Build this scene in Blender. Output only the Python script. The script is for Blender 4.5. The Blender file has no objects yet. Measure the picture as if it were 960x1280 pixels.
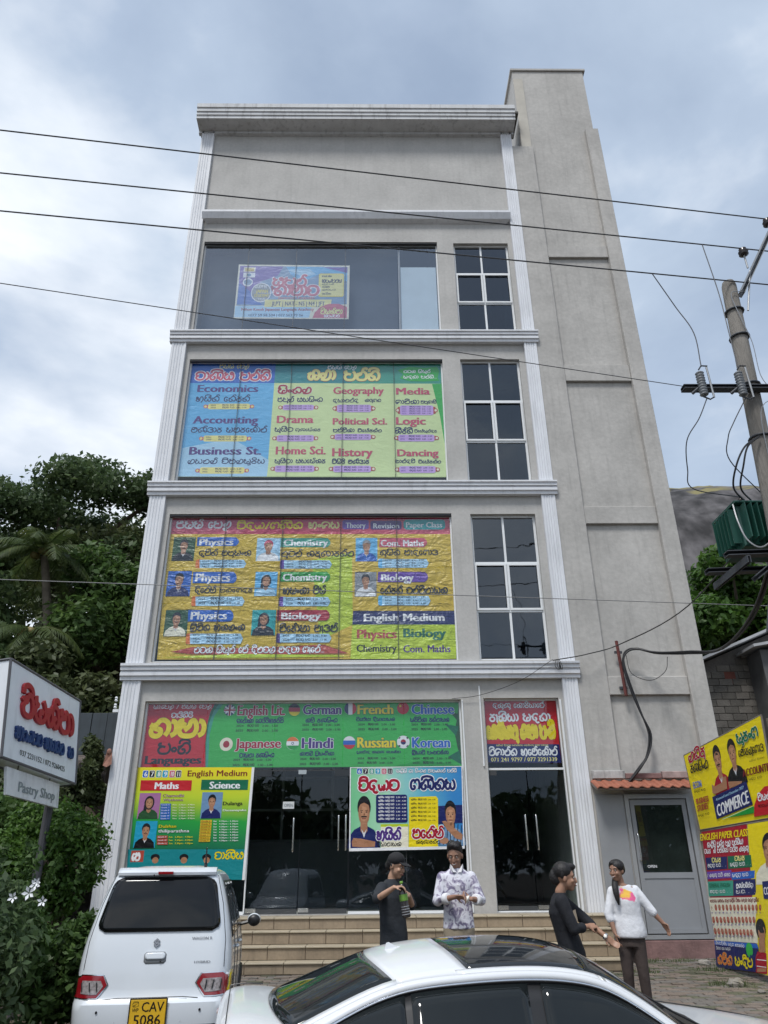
import bpy, bmesh, math, random
import numpy as np
from mathutils import Vector, Matrix, Euler
from math import sin, cos, pi, radians
rad = radians
scene = bpy.context.scene
COL = scene.collection
# ------------------------------------------------------------------ camera
cam_d = bpy.data.cameras.new("camera"); cam = bpy.data.objects.new("camera", cam_d); COL.objects.link(cam)
scene.camera = cam
cam_d.sensor_fit = 'VERTICAL'; cam_d.sensor_height = 24.0; cam_d.lens = 24.0*926/1280
cam_d.clip_start = .1; cam_d.clip_end = 3000
_p, _r, _y = rad(25.81), rad(-.54), rad(.87)
_f = Vector((sin(_y)*cos(_p), cos(_y)*cos(_p), sin(_p))); _rt = Vector((cos(_y), -sin(_y), 0)); _up = _rt.cross(_f)
_r2 = cos(_r)*_rt+sin(_r)*_up; _u2 = -sin(_r)*_rt+cos(_r)*_up
cam.matrix_world = Matrix(((_r2.x, _u2.x, -_f.x, 0), (_r2.y, _u2.y, -_f.y, 0), (_r2.z, _u2.z, -_f.z, 1.5), (0, 0, 0, 1)))
# ------------------------------------------------------------------ light
SUN_EL, SUN_AZ = rad(62), rad(205)      # azimuth clockwise from +Y (away from the camera)
W = bpy.data.worlds.new("World"); scene.world = W; W.use_nodes = True
nt = W.node_tree; nt.nodes.clear()
def _n(t, **k):
    n = nt.nodes.new(t)
    for a, b in k.items(): setattr(n, a, b)
    return n
out = _n('ShaderNodeOutputWorld'); bg = _n('ShaderNodeBackground'); bg2 = _n('ShaderNodeBackground'); mixs = _n('ShaderNodeMixShader')
sky = _n('ShaderNodeTexSky', sky_type='NISHITA', sun_disc=False, sun_elevation=SUN_EL, sun_rotation=SUN_AZ, air_density=1.0, dust_density=1.5)
bg.inputs[1].default_value = .11
nt.links.new(sky.outputs[0], bg.inputs[0])
tc = _n('ShaderNodeTexCoord')
mp = _n('ShaderNodeMapping'); mp.inputs['Scale'].default_value = (1.0, 1.0, 2.0); mp.inputs['Location'].default_value = (3.3, .7, 1.2)
nt.links.new(tc.outputs['Generated'], mp.inputs[0])
n1 = _n('ShaderNodeTexNoise'); n1.inputs['Scale'].default_value = 1.7; n1.inputs['Detail'].default_value = 7; n1.inputs['Roughness'].default_value = .52; n1.inputs['Distortion'].default_value = .25
n2 = _n('ShaderNodeTexNoise'); n2.inputs['Scale'].default_value = 4.2; n2.inputs['Detail'].default_value = 6; n2.inputs['Roughness'].default_value = .5
nt.links.new(mp.outputs[0], n1.inputs[0]); nt.links.new(mp.outputs[0], n2.inputs[0])
cov = _n('ShaderNodeMapRange'); cov.inputs[1].default_value = .36; cov.inputs[2].default_value = .62; cov.inputs[3].default_value = .62; cov.inputs[4].default_value = 1.0
nt.links.new(n1.outputs[0], cov.inputs[0])
cr = _n('ShaderNodeValToRGB')
e = cr.color_ramp.elements
e[0].position = .36; e[0].color = (.315, .385, .485, 1); e[1].position = .72; e[1].color = (.74, .77, .81, 1)
m_ = cr.color_ramp.elements.new(.52); m_.color = (.385, .46, .565, 1)
mx = _n('ShaderNodeMix', data_type='FLOAT'); mx.inputs[0].default_value = .45
nt.links.new(n1.outputs[0], mx.inputs[2]); nt.links.new(n2.outputs[0], mx.inputs[3])
# the cloud deck is thinner and brighter towards the left of the view (west)
sx = _n('ShaderNodeSeparateXYZ'); nt.links.new(tc.outputs['Generated'], sx.inputs[0])
wg = _n('ShaderNodeMapRange'); wg.inputs[1].default_value = .5; wg.inputs[2].default_value = -.6; wg.inputs[3].default_value = -.03; wg.inputs[4].default_value = .065
nt.links.new(sx.outputs[0], wg.inputs[0])
hz_ = _n('ShaderNodeMapRange'); hz_.inputs[1].default_value = .9; hz_.inputs[2].default_value = .3; hz_.inputs[3].default_value = -.02; hz_.inputs[4].default_value = .06
nt.links.new(sx.outputs[2], hz_.inputs[0])
ad = _n('ShaderNodeMath', operation='ADD'); ad2 = _n('ShaderNodeMath', operation='ADD')
nt.links.new(mx.outputs[0], ad.inputs[0]); nt.links.new(wg.outputs[0], ad.inputs[1])
nt.links.new(ad.outputs[0], ad2.inputs[0]); nt.links.new(hz_.outputs[0], ad2.inputs[1])
nt.links.new(ad2.outputs[0], cr.inputs[0])
nt.links.new(cr.outputs[0], bg2.inputs[0]); bg2.inputs[1].default_value = 1.0
nt.links.new(cov.outputs[0], mixs.inputs[0]); nt.links.new(bg.outputs[0], mixs.inputs[1]); nt.links.new(bg2.outputs[0], mixs.inputs[2])
nt.links.new(mixs.outputs[0], out.inputs[0])
sd = bpy.data.lights.new("sun", 'SUN'); sd.energy = 1.9; sd.angle = rad(14); sd.color = (1, .98, .95)
so = bpy.data.objects.new("sun", sd); COL.objects.link(so)
so.rotation_euler = Vector((sin(SUN_AZ)*cos(SUN_EL), cos(SUN_AZ)*cos(SUN_EL), sin(SUN_EL))).to_track_quat('Z', 'Y').to_euler()
scene.view_settings.view_transform = 'Standard'; scene.view_settings.look = 'None'
scene.view_settings.exposure = 0.55; scene.view_settings.gamma = 1
scene.cycles.max_bounces = 6; scene.cycles.transparent_max_bounces = 12; scene.cycles.caustics_reflective = False; scene.cycles.caustics_refractive = False
RND = random.Random(7)

# ------------------------------------------------------------------ materials
MATS = {}
def pm(name, col, rough=.7, var=.12, scale=2.5, bump=0, bscale=30, metal=0, spec=.5, streak=0, speck=0, coat=0, pos=False, stretch=None):
    """procedural material: base colour modulated by noise, fine relief, optional vertical dirt streaks"""
    if name in MATS: return MATS[name]
    m = bpy.data.materials.new(name); m.use_nodes = True; t = m.node_tree; N = t.nodes; L = t.links
    b = N['Principled BSDF']; b.inputs['Roughness'].default_value = rough; b.inputs['Metallic'].default_value = metal
    b.inputs['Specular IOR Level'].default_value = spec
    if coat: b.inputs['Coat Weight'].default_value = coat; b.inputs['Coat Roughness'].default_value = .06
    if pos: src = N.new('ShaderNodeNewGeometry').outputs['Position']
    else: src = N.new('ShaderNodeTexCoord').outputs['Object']
    if stretch:
        mp = N.new('ShaderNodeMapping'); mp.inputs['Scale'].default_value = stretch; L.new(src, mp.inputs[0]); src = mp.outputs[0]
    nz = N.new('ShaderNodeTexNoise'); nz.inputs['Scale'].default_value = scale; nz.inputs['Detail'].default_value = 8; nz.inputs['Roughness'].default_value = .62
    L.new(src, nz.inputs[0])
    mr = N.new('ShaderNodeMapRange'); mr.inputs[1].default_value = .3; mr.inputs[2].default_value = .7
    mr.inputs[3].default_value = 1-var; mr.inputs[4].default_value = 1+var; L.new(nz.outputs[0], mr.inputs[0])
    fac = mr.outputs[0]
    if speck:
        n3 = N.new('ShaderNodeTexNoise'); n3.inputs['Scale'].default_value = scale*14; n3.inputs['Detail'].default_value = 3; L.new(src, n3.inputs[0])
        m3 = N.new('ShaderNodeMapRange'); m3.inputs[1].default_value = .35; m3.inputs[2].default_value = .65; m3.inputs[3].default_value = 1-speck; m3.inputs[4].default_value = 1+speck; L.new(n3.outputs[0], m3.inputs[0])
        mm = N.new('ShaderNodeMath'); mm.operation = 'MULTIPLY'; L.new(fac, mm.inputs[0]); L.new(m3.outputs[0], mm.inputs[1]); fac = mm.outputs[0]
    if streak:
        mp2 = N.new('ShaderNodeMapping'); mp2.inputs['Scale'].default_value = (5, 5, .35); L.new(src, mp2.inputs[0])
        n4 = N.new('ShaderNodeTexNoise'); n4.inputs['Scale'].default_value = 1.6; n4.inputs['Detail'].default_value = 6; n4.inputs['Roughness'].default_value = .65; L.new(mp2.outputs[0], n4.inputs[0])
        m4 = N.new('ShaderNodeMapRange'); m4.inputs[1].default_value = .33; m4.inputs[2].default_value = .48; m4.inputs[3].default_value = 1-streak; m4.inputs[4].default_value = 1; L.new(n4.outputs[0], m4.inputs[0])
        mm = N.new('ShaderNodeMath'); mm.operation = 'MULTIPLY'; L.new(fac, mm.inputs[0]); L.new(m4.outputs[0], mm.inputs[1]); fac = mm.outputs[0]
    vm = N.new('ShaderNodeVectorMath'); vm.operation = 'SCALE'; vm.inputs[0].default_value = col[:3]; L.new(fac, vm.inputs['Scale'])
    L.new(vm.outputs[0], b.inputs['Base Color'])
    if bump:
        nb = N.new('ShaderNodeTexNoise'); nb.inputs['Scale'].default_value = bscale; nb.inputs['Detail'].default_value = 5; L.new(src, nb.inputs[0])
        bp = N.new('ShaderNodeBump'); bp.inputs['Strength'].default_value = bump; bp.inputs['Distance'].default_value = .02; L.new(nb.outputs[0], bp.inputs['Height']); L.new(bp.outputs[0], b.inputs['Normal'])
    MATS[name] = m; return m

def glass_mat(name, tint=(.75, .8, .8), ior=1.5, boost=.0, ripple=0):
    if name in MATS: return MATS[name]
    m = bpy.data.materials.new(name); m.use_nodes = True; t = m.node_tree; N = t.nodes; L = t.links; N.clear()
    o = N.new('ShaderNodeOutputMaterial'); tr = N.new('ShaderNodeBsdfTransparent'); tr.inputs[0].default_value = (*tint, 1)
    gl = N.new('ShaderNodeBsdfGlossy'); gl.inputs['Roughness'].default_value = .015; gl.inputs[0].default_value = (.80, .89, 1, 1)
    fr = N.new('ShaderNodeFresnel'); fr.inputs[0].default_value = ior
    ad = N.new('ShaderNodeMath'); ad.operation = 'ADD'; ad.inputs[1].default_value = boost; ad.use_clamp = True
    ge = N.new('ShaderNodeNewGeometry'); fb = N.new('ShaderNodeMath'); fb.operation = 'SUBTRACT'; fb.inputs[0].default_value = 1; L.new(ge.outputs['Backfacing'], fb.inputs[1])
    mu = N.new('ShaderNodeMath'); mu.operation = 'MULTIPLY'; L.new(fb.outputs[0], mu.inputs[1])   # only the outer face of a pane reflects
    mx = N.new('ShaderNodeMixShader'); L.new(fr.outputs[0], ad.inputs[0]); L.new(ad.outputs[0], mu.inputs[0]); L.new(mu.outputs[0], mx.inputs[0]); L.new(tr.outputs[0], mx.inputs[1]); L.new(gl.outputs[0], mx.inputs[2]); L.new(mx.outputs[0], o.inputs[0])
    if ripple:
        tcn = N.new('ShaderNodeTexCoord'); nb = N.new('ShaderNodeTexNoise'); nb.inputs['Scale'].default_value = 1.3; L.new(tcn.outputs['Object'], nb.inputs[0])
        bp = N.new('ShaderNodeBump'); bp.inputs['Strength'].default_value = ripple; bp.inputs['Distance'].default_value = .02; L.new(nb.outputs[0], bp.inputs['Height']); L.new(bp.outputs[0], gl.inputs['Normal'])
    MATS[name] = m; return m

def emis(name, col, s):
    if name in MATS: return MATS[name]
    m = bpy.data.materials.new(name); m.use_nodes = True; b = m.node_tree.nodes['Principled BSDF']
    b.inputs['Base Color'].default_value = (*col, 1); b.inputs['Emission Color'].default_value = (*col, 1); b.inputs['Emission Strength'].default_value = s
    MATS[name] = m; return m

def srgb(h):
    h = h.lstrip('#'); c = [int(h[i:i+2], 16)/255 for i in (0, 2, 4)]
    return tuple(x/12.92 if x <= .04045 else ((x+.055)/1.055)**2.4 for x in c)

# ------------------------------------------------------------------ objects
def tag(o, label=None, cat=None, group=None, kind=None):
    if label: o['label'] = label
    if cat: o['category'] = cat
    if group: o['group'] = group
    if kind: o['kind'] = kind
    return o
def thing(name, loc=(0, 0, 0), label=None, cat=None, group=None, rz=0):
    o = bpy.data.objects.new(name, None); o.empty_display_size = .1; o.location = loc; o.rotation_euler = (0, 0, rz)
    o['_o'] = tuple(loc); COL.objects.link(o); return tag(o, label, cat, group)
def origin_of(p):
    """world location of the top-level empty above p (parts are modelled in world metres, stored relative to it)"""
    while p is not None and p.parent is not None: p = p.parent
    if p is None: return Vector((0, 0, 0))
    return Vector(p.get('_o', (0, 0, 0)))

class MB:
    def __init__(s): s.v = []; s.f = []; s.mi = []
    def add(s, vs, fs, mi=0):
        n = len(s.v); s.v += [tuple(p) for p in vs]; s.f += [tuple(i+n for i in f) for f in fs]; s.mi += [mi]*len(fs); return s
    def box(s, x0, x1, y0, y1, z0, z1, mi=0):
        v = [(x0, y0, z0), (x1, y0, z0), (x1, y1, z0), (x0, y1, z0), (x0, y0, z1), (x1, y0, z1), (x1, y1, z1), (x0, y1, z1)]
        return s.add(v, [(0, 3, 2, 1), (4, 5, 6, 7), (0, 1, 5, 4), (1, 2, 6, 5), (2, 3, 7, 6), (3, 0, 4, 7)], mi)
    def bbox(s, x0, x1, y0, y1, z0, z1, b=.01, mi=0):
        """box with chamfered front (-y) edges"""
        v = [(x0, y1, z0), (x1, y1, z0), (x1, y1, z1), (x0, y1, z1), (x0, y0+b, z0), (x1, y0+b, z0), (x1, y0+b, z1), (x0, y0+b, z1),
             (x0+b, y0, z0+b), (x1-b, y0, z0+b), (x1-b, y0, z1-b), (x0+b, y0, z1-b)]
        return s.add(v, [(0, 3, 2, 1), (0, 1, 5, 4), (1, 2, 6, 5), (2, 3, 7, 6), (3, 0, 4, 7), (4, 5, 9, 8), (5, 6, 10, 9), (6, 7, 11, 10), (7, 4, 8, 11), (8, 9, 10, 11)], mi)
    def tube(s, pts, r, n=8, mi=0, caps=True):
        pts = [Vector(p) for p in pts]; rs = r if isinstance(r, (list, tuple)) else [r]*len(pts)
        base = len(s.v); up = None; rings = []
        for i, p in enumerate(pts):
            d = (pts[min(i+1, len(pts)-1)]-pts[max(i-1, 0)])
            if d.length < 1e-9: d = Vector((0, 0, 1))
            d.normalize()
            if up is None: up = Vector((0, 0, 1)) if abs(d.z) < .9 else Vector((1, 0, 0))
            a = d.cross(up).normalized(); b = a.cross(d).normalized(); up = b
            ring = []
            for k in range(n):
                t = 2*pi*k/n; ring.append(len(s.v)); s.v.append(tuple(p+(a*cos(t)+b*sin(t))*rs[i]))
            rings.append(ring)
        for i in range(len(rings)-1):
            for k in range(n):
                s.f.append((rings[i][k], rings[i][(k+1) % n], rings[i+1][(k+1) % n], rings[i+1][k])); s.mi.append(mi)
        if caps:
            s.f.append(tuple(reversed(rings[0]))); s.f.append(tuple(rings[-1])); s.mi += [mi, mi]
        return s
    def lathe(s, prof, c=(0, 0, 0), n=16, axis=(0, 0, 1), mi=0):
        """prof: (radius, height) pairs"""
        q = Vector((0, 0, 1)).rotation_difference(Vector(axis)); c = Vector(c); rings = []
        for (r, h) in prof:
            ring = []
            for k in range(n):
                t = 2*pi*k/n; ring.append(len(s.v)); s.v.append(tuple(c+q @ Vector((r*cos(t), r*sin(t), h))))
            rings.append(ring)
        for i in range(len(rings)-1):
            for k in range(n):
                s.f.append((rings[i][k], rings[i][(k+1) % n], rings[i+1][(k+1) % n], rings[i+1][k])); s.mi.append(mi)
        s.f.append(tuple(reversed(rings[0]))); s.f.append(tuple(rings[-1])); s.mi += [mi, mi]
        return s
    def sphere(s, c, r, n=12, m=8, mi=0, sc=(1, 1, 1)):
        rings = []; c = Vector(c); top = len(s.v); s.v.append((c.x, c.y, c.z+r*sc[2]))
        for i in range(1, m):
            ph = pi*i/m; ring = []
            for k in range(n):
                t = 2*pi*k/n; ring.append(len(s.v)); s.v.append((c.x+r*sc[0]*sin(ph)*cos(t), c.y+r*sc[1]*sin(ph)*sin(t), c.z+r*sc[2]*cos(ph)))
            rings.append(ring)
        bot = len(s.v); s.v.append((c.x, c.y, c.z-r*sc[2]))
        for k in range(n):
            s.f.append((top, rings[0][k], rings[0][(k+1) % n])); s.f.append((bot, rings[-1][(k+1) % n], rings[-1][k])); s.mi += [mi, mi]
        for i in range(len(rings)-1):
            for k in range(n):
                s.f.append((rings[i][k], rings[i+1][k], rings[i+1][(k+1) % n], rings[i][(k+1) % n])); s.mi.append(mi)
        return s
    def prism(s, poly, y0, y1, mi=0):
        """poly: (x, z) outline, extruded in y"""
        n = len(poly); v = [(x, y0, z) for x, z in poly]+[(x, y1, z) for x, z in poly]
        f = [tuple(range(n)), tuple(reversed(range(n, 2*n)))]+[(i, (i+1) % n, n+(i+1) % n, n+i)[::-1] for i in range(n)]
        return s.add(v, f, mi)
    def sweepx(s, prof, x0, x1, mi=0):
        """prof: closed (y, z) outline, extruded in x"""
        n = len(prof); v = [(x0, y, z) for y, z in prof]+[(x1, y, z) for y, z in prof]
        f = [tuple(range(n)), tuple(reversed(range(n, 2*n)))]+[(i, (i+1) % n, n+(i+1) % n, n+i)[::-1] for i in range(n)]
        return s.add(v, f, mi)
    def build(s, name, mat, parent=None, smooth=False, local=False, auto=None):
        me = bpy.data.meshes.new(name); O = Vector((0, 0, 0)) if local else origin_of(parent)
        vs = s.v if O.length == 0 else [(a-O.x, b-O.y, c-O.z) for a, b, c in s.v]
        me.from_pydata(vs, [], s.f)
        mats = mat if isinstance(mat, (list, tuple)) else [mat]
        for m in mats: me.materials.append(m)
        if len(mats) > 1: me.polygons.foreach_set('material_index', s.mi)
        if smooth: me.polygons.foreach_set('use_smooth', [True]*len(me.polygons))
        me.update()
        bm = bmesh.new(); bm.from_mesh(me); bmesh.ops.recalc_face_normals(bm, faces=bm.faces)
        if auto is not None:
            for e in bm.edges:
                if len(e.link_faces) == 2 and e.calc_face_angle(0) > auto: e.smooth = False
        bm.to_mesh(me); bm.free()
        o = bpy.data.objects.new(name, me); COL.objects.link(o)
        if parent is not None: o.parent = parent
        return o
def qmesh(name, V, F, mat, parent=None):
    """fast mesh from numpy arrays (quads), for foliage"""
    me = bpy.data.meshes.new(name); O = origin_of(parent); V = np.asarray(V, dtype=np.float32)-np.array(O, dtype=np.float32)
    F = np.asarray(F, dtype=np.int32); k = F.shape[1]
    me.vertices.add(len(V)); me.vertices.foreach_set('co', V.ravel())
    me.loops.add(F.size); me.loops.foreach_set('vertex_index', F.ravel())
    me.polygons.add(len(F)); me.polygons.foreach_set('loop_start', np.arange(0, F.size, k, dtype=np.int32))
    me.materials.append(mat); me.update(calc_edges=True); me.validate()
    o = bpy.data.objects.new(name, me); COL.objects.link(o)
    if parent is not None: o.parent = parent
    return o
def spline(pts, k=6):
    P = [Vector(p) for p in pts]; P = [P[0]*2-P[1]]+P+[P[-1]*2-P[-2]]; out = []
    for i in range(1, len(P)-2):
        for j in range(k):
            t = j/k; a, b, c, d = P[i-1:i+3]
            out.append(.5*((2*b)+(c-a)*t+(2*a-5*b+4*c-d)*t*t+(3*b-a-3*c+d)*t**3))
    out.append(P[-2]); return out

# ------------------------------------------------------------------ shared materials
M_plaster = pm('grey_cement_plaster', (.44, .425, .40), .85, .16, .7, .25, 14, speck=.05, streak=.11)
M_plaster2 = pm('light_wall_plaster', (.445, .435, .415), .82, .12, .9, .2, 18, speck=.04, streak=.07)
M_white = pm('white_painted_moulding', (.70, .715, .745), .6, .07, 1.2, .1, 20, streak=.13)
M_alu = pm('white_window_frame', (.75, .77, .78), .4, .04, 2)
M_dark = pm('dark_frame', (.05, .052, .055), .5, .1, 3)
M_steel = pm('brushed_steel', (.62, .62, .6), .22, .05, 6, metal=1)
M_glass = glass_mat('window_glass', (.97, .98, .985), 1.5, .02, ripple=.12)
M_glass_dark = glass_mat('tinted_window_glass', (.50, .56, .62), 1.5, .055, ripple=.25)
M_glass_top = glass_mat('top_window_glass', (.93, .95, .97), 1.5, .15, ripple=.3)
M_glass_door = glass_mat('door_glass', (.80, .85, .85), 1.5, .01, ripple=.08)
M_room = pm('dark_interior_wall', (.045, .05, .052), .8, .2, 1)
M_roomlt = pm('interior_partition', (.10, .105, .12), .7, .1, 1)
M_tile = pm('beige_step_tile', (.29, .228, .16), .5, .2, 1.8, speck=.06, streak=.2, pos=True)
M_tile_lip = pm('pale_step_nosing', (.39, .335, .245), .5, .1, 4, pos=True)
M_grout = pm('dark_grout', (.13, .10, .075), .9, .15, 8)
M_terra = pm('terracotta_roof_tile', (.30, .105, .062), .7, .22, 6, .2, 40, pos=True)
M_red = pm('reddish_concrete', (.23, .135, .125), .85, .3, 3, .4, 20, streak=.2)
M_panel = pm('grey_painted_panel', (.27, .28, .295), .5, .06, 2)

# ------------------------------------------------------------------ ground
def gz(y):
    P = [(-60, -.50), (4.6, -.50), (6.9, -.335), (8.2, -.16), (9.6, -.06), (11.5, -.01), (13.5, .03), (16, .03), (26, .6), (60, 6)]
    for (a, za), (b, zb) in zip(P, P[1:]):
        if y <= b: return za+(zb-za)*max(0, (y-a))/(b-a)
    return P[-1][1]
g = MB(); xs = [-400, -120, -40, -16, -8, -3, 3, 8, 16, 40, 120, 400]
ys = [-400, -120, -30, -5, 3, 4.6, 6.9, 8.2, 9.6, 11.5, 13.5, 16, 26, 60, 150, 500]
for y in ys:
    for x in xs: g.v.append((x, y, gz(y)-(.03 if y > 5 and y < 17 else .03)))
nx = len(xs)
for j in range(len(ys)-1):
    for i in range(nx-1): g.f.append((j*nx+i, j*nx+i+1, (j+1)*nx+i+1, (j+1)*nx+i)); g.mi.append(0)
tag(g.build('ground', pm('brown_earth', (.085, .062, .042), .95, .35, .8, .6, 9, speck=.15)), kind='structure')
r = MB(); r.add([(x, y, gz(y)-.018) for y in (-4, 4.6, 6.72) for x in (-80, 80)], [(0, 1, 3, 2), (2, 3, 5, 4)])
tag(r.build('road', pm('asphalt', (.055, .055, .056), .9, .2, 2, .5, 60, speck=.2)), kind='structure')

# paved apron of interlocking blocks between road and steps
apron = MB()
def quad_strip(mb, x0, x1, ylist, dz):
    b = len(mb.v)
    for y in ylist: mb.v += [(x0, y, gz(y)+dz), (x1, y, gz(y)+dz)]
    for i in range(len(ylist)-1): mb.f.append((b+2*i, b+2*i+1, b+2*i+3, b+2*i+2)); mb.mi.append(0)
quad_strip(apron, -2.9, 9.5, [6.75, 6.9, 8.2, 9.6, 11.5, 13.5, 15.9], -.012)
M_joint = pm('mossy_paving_joint', (.075, .075, .045), .95, .4, 3, .4, 30, pos=True)
ap = tag(apron.build('paving', M_joint), kind='structure')
pavm = [pm('paver_grey', (.15, .135, .12), .85, .25, 5, .3, 40, pos=True, speck=.1), pm('paver_brown', (.175, .14, .115), .85, .25, 5, .3, 40, pos=True, speck=.1), pm('paver_mossy', (.10, .10, .065), .9, .3, 5, .3, 40, pos=True, speck=.1)]
PL, PW = .24, .12
pav_me = []
for k in range(3):
    b = MB(); l, w = PL/2-.007, PW/2-.007; c = .008
    b.add([(-l, -w, -.03), (l, -w, -.03), (l, w, -.03), (-l, w, -.03), (-l, -w, 0), (l, -w, 0), (l, w, 0), (-l, w, 0), (-l+c, -w+c, c), (l-c, -w+c, c), (l-c, w-c, c), (-l+c, w-c, c)],
          [(0, 1, 5, 4), (1, 2, 6, 5), (2, 3, 7, 6), (3, 0, 4, 7), (4, 5, 9, 8), (5, 6, 10, 9), (6, 7, 11, 10), (7, 4, 8, 11), (8, 9, 10, 11)])
    o = b.build('paver', pavm[k]); pav_me.append(o.data); bpy.data.objects.remove(o)
stuff = MB(); single = []
j = 0; y = 6.95
while y < 15.6:
    off = (j % 2)*PL/2; x = -2.75+off
    while x < 9.2:
        if not (y > 13.62 and -4.9 < x < 4.05) and not (y > 15.3):
            k = RND.choice([0, 0, 1, 1, 1, 2]) if not (x > 4.6 and RND.random() < .3) else 2
            vis = (x > 2.3 and x < 6.0 and 8.6 < y < 14.6 and x < y*.47-.2) 
            rec = (x+RND.uniform(-.004, .004), y+RND.uniform(-.004, .004), gz(y)+RND.uniform(-.008, .006), RND.uniform(-.03, .03), k)
            if vis and y < 12.2: single.append(rec)
            else:
                X, Y_, Z, A, k = rec; l, w = PL/2-.007, PW/2-.007; sl = (gz(y+w)-gz(y-w))/2
                P = [(-l, -w, -sl-.02), (l, -w, -sl-.02), (l, w, sl-.02), (-l, w, sl-.02), (-l, -w, -sl), (l, -w, -sl), (l, w, sl), (-l, w, sl)]
                stuff.add([(X+p[0]*cos(A)-p[1]*sin(A), Y_+p[0]*sin(A)+p[1]*cos(A), Z+p[2]+.008) for p in P], [(4, 5, 6, 7), (0, 1, 5, 4), (1, 2, 6, 5), (2, 3, 7, 6), (3, 0, 4, 7)], k)
        x += PL
    y += PW; j += 1
single.sort(key=lambda r: r[1])
for i, (X, Y_, Z, A, k) in enumerate(single):
    if i < 300:
        o = bpy.data.objects.new('paver', pav_me[k]); COL.objects.link(o); o.parent = ap; o.location = (X, Y_, Z); o.rotation_euler = (math.atan((gz(Y_+.06)-gz(Y_-.06))/.12), 0, A)
    else:
        l, w = PL/2-.007, PW/2-.007
        P = [(-l, -w, -.02), (l, -w, -.02), (l, w, -.02), (-l, w, -.02), (-l, -w, 0), (l, -w, 0), (l, w, 0), (-l, w, 0)]
        stuff.add([(X+p[0]*cos(A)-p[1]*sin(A), Y_+p[0]*sin(A)+p[1]*cos(A), Z+p[2]+.008) for p in P], [(4, 5, 6, 7), (0, 1, 5, 4), (1, 2, 6, 5), (2, 3, 7, 6), (3, 0, 4, 7)], k)
so_ = stuff.build('paving_blocks', pavm, ap); tag(so_, kind='stuff')

# ------------------------------------------------------------------ the building
FY = 15.5            # wall face
B = thing('building', (0, 15.5, 0), 'tall narrow four storey grey cement building with white mouldings and a bare side tower', 'building')
# wall slab with real openings
openings = [(-4.74, 1.80, 14.22, 17.46), (2.26, 3.80, 14.22, 17.42), (-4.72, 1.78, 9.78, 13.38), (2.24, 3.77, 9.76, 13.38),
            (-4.72, 1.80, 5.50, 8.96), (2.24, 3.75, 5.50, 8.94), (-4.72, 1.79, .78, 4.68), (2.26, 3.82, .78, 4.70)]
def wall_with_openings(x0, x1, z0, z1, y0, y1, ops):
    mb = MB(); X = sorted({x0, x1, *[o[0] for o in ops], *[o[1] for o in ops]}); 
    # columns of boxes per level between openings
    zs = sorted({z0, z1, *[o[2] for o in ops], *[o[3] for o in ops]})
    for za, zb in zip(zs, zs[1:]):
        zm = (za+zb)/2; cuts = sorted([(o[0], o[1]) for o in ops if o[2] < zm < o[3]]); x = x0
        for a, b in cuts:
            if a-x > .001: mb.box(x, a, y0, y1, za, zb)
            x = b
        if x1-x > .001: mb.box(x, x1, y0, y1, za, zb)
    return mb
def weld_build(mb, name, mat, parent):
    o = mb.build(name, mat, parent); bm = bmesh.new(); bm.from_mesh(o.data); bmesh.ops.remove_doubles(bm, verts=bm.verts, dist=.0005)
    # drop interior duplicate faces
    seen = {}; kill = []
    for f in bm.faces:
        k = tuple(sorted(v.index for v in f.verts))
        if k in seen: kill += [f, seen[k]]
        else: seen[k] = f
    bmesh.ops.delete(bm, geom=list(set(kill)), context='FACES_ONLY'); bm.to_mesh(o.data); bm.free(); return o
wall = weld_build(wall_with_openings(-4.88, 3.96, 0, 22.0, FY, FY+.28, openings), 'wall', M_plaster2, B)
# side walls, back, floors, roof
mb = MB(); mb.box(-5.2, -4.86, 15.52, 30, 0, 22.3); mb.box(3.97, 4.22, 15.80, 30, 0, 22.0); mb.box(-4.86, 3.97, 29.8, 30, 0, 22.0); mb.build('side_wall', M_plaster, B)
for z in (5.1, 9.42, 13.86, 22.0): MB().box(-4.855, 3.965, 15.79, 29.79, z-.2, z).build('floor_slab', M_plaster, B)
mb = MB(); mb.box(-4.855, 3.965, 15.79, 29.79, .5, .77); mb.build('floor_slab', M_plaster, B)
# upper rooms: dark partitions set back behind the glass
mb = MB()
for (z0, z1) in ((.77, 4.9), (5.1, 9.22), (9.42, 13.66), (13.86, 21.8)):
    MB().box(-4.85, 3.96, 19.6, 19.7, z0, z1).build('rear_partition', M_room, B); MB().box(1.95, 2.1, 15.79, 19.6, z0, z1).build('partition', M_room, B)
# fluted white pilasters
def pilaster(x0, x1, z0, z1):
    mb = MB(); yb = FY-.10; n = 4; w = (x1-x0); prof = []
    prof.append((x0, FY+.019)); prof.append((x0, yb)); m = .045; cw = (w-2*m)/n
    for i in range(n):
        a = x0+m+i*cw
        prof += [(a+.008, yb), (a+.02, yb+.014), (a+cw-.02, yb+.014), (a+cw-.008, yb)]
    prof += [(x1, yb), (x1, FY+.019)]
    k = len(prof); v = [(x, y, z0) for x, y in prof]+[(x, y, z1) for x, y in prof]
    f = [(i, (i+1) % k, k+(i+1) % k, k+i) for i in range(k)]+[tuple(range(k))[::-1], tuple(range(k, 2*k))]
    mb.add(v, f); return mb
BZ = [(5.09, 5.42), (9.40, 9.72), (13.85, 14.17)]
for x0, x1 in ((-5.21, -4.84), (3.92, 4.24)):
    for z0, z1 in ((.1, 5.088), (5.422, 9.398), (9.722, 13.848), (14.172, 21.93)):
        pilaster(x0, x1, z0 if x0 < 0 else max(z0, .1), z1).build('pilaster', M_white, B)
    MB().bbox(x0-.04, x1+.04, FY-.15, FY-.102, .08, .5, .02).build('pilaster_base', M_white, B)
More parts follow.
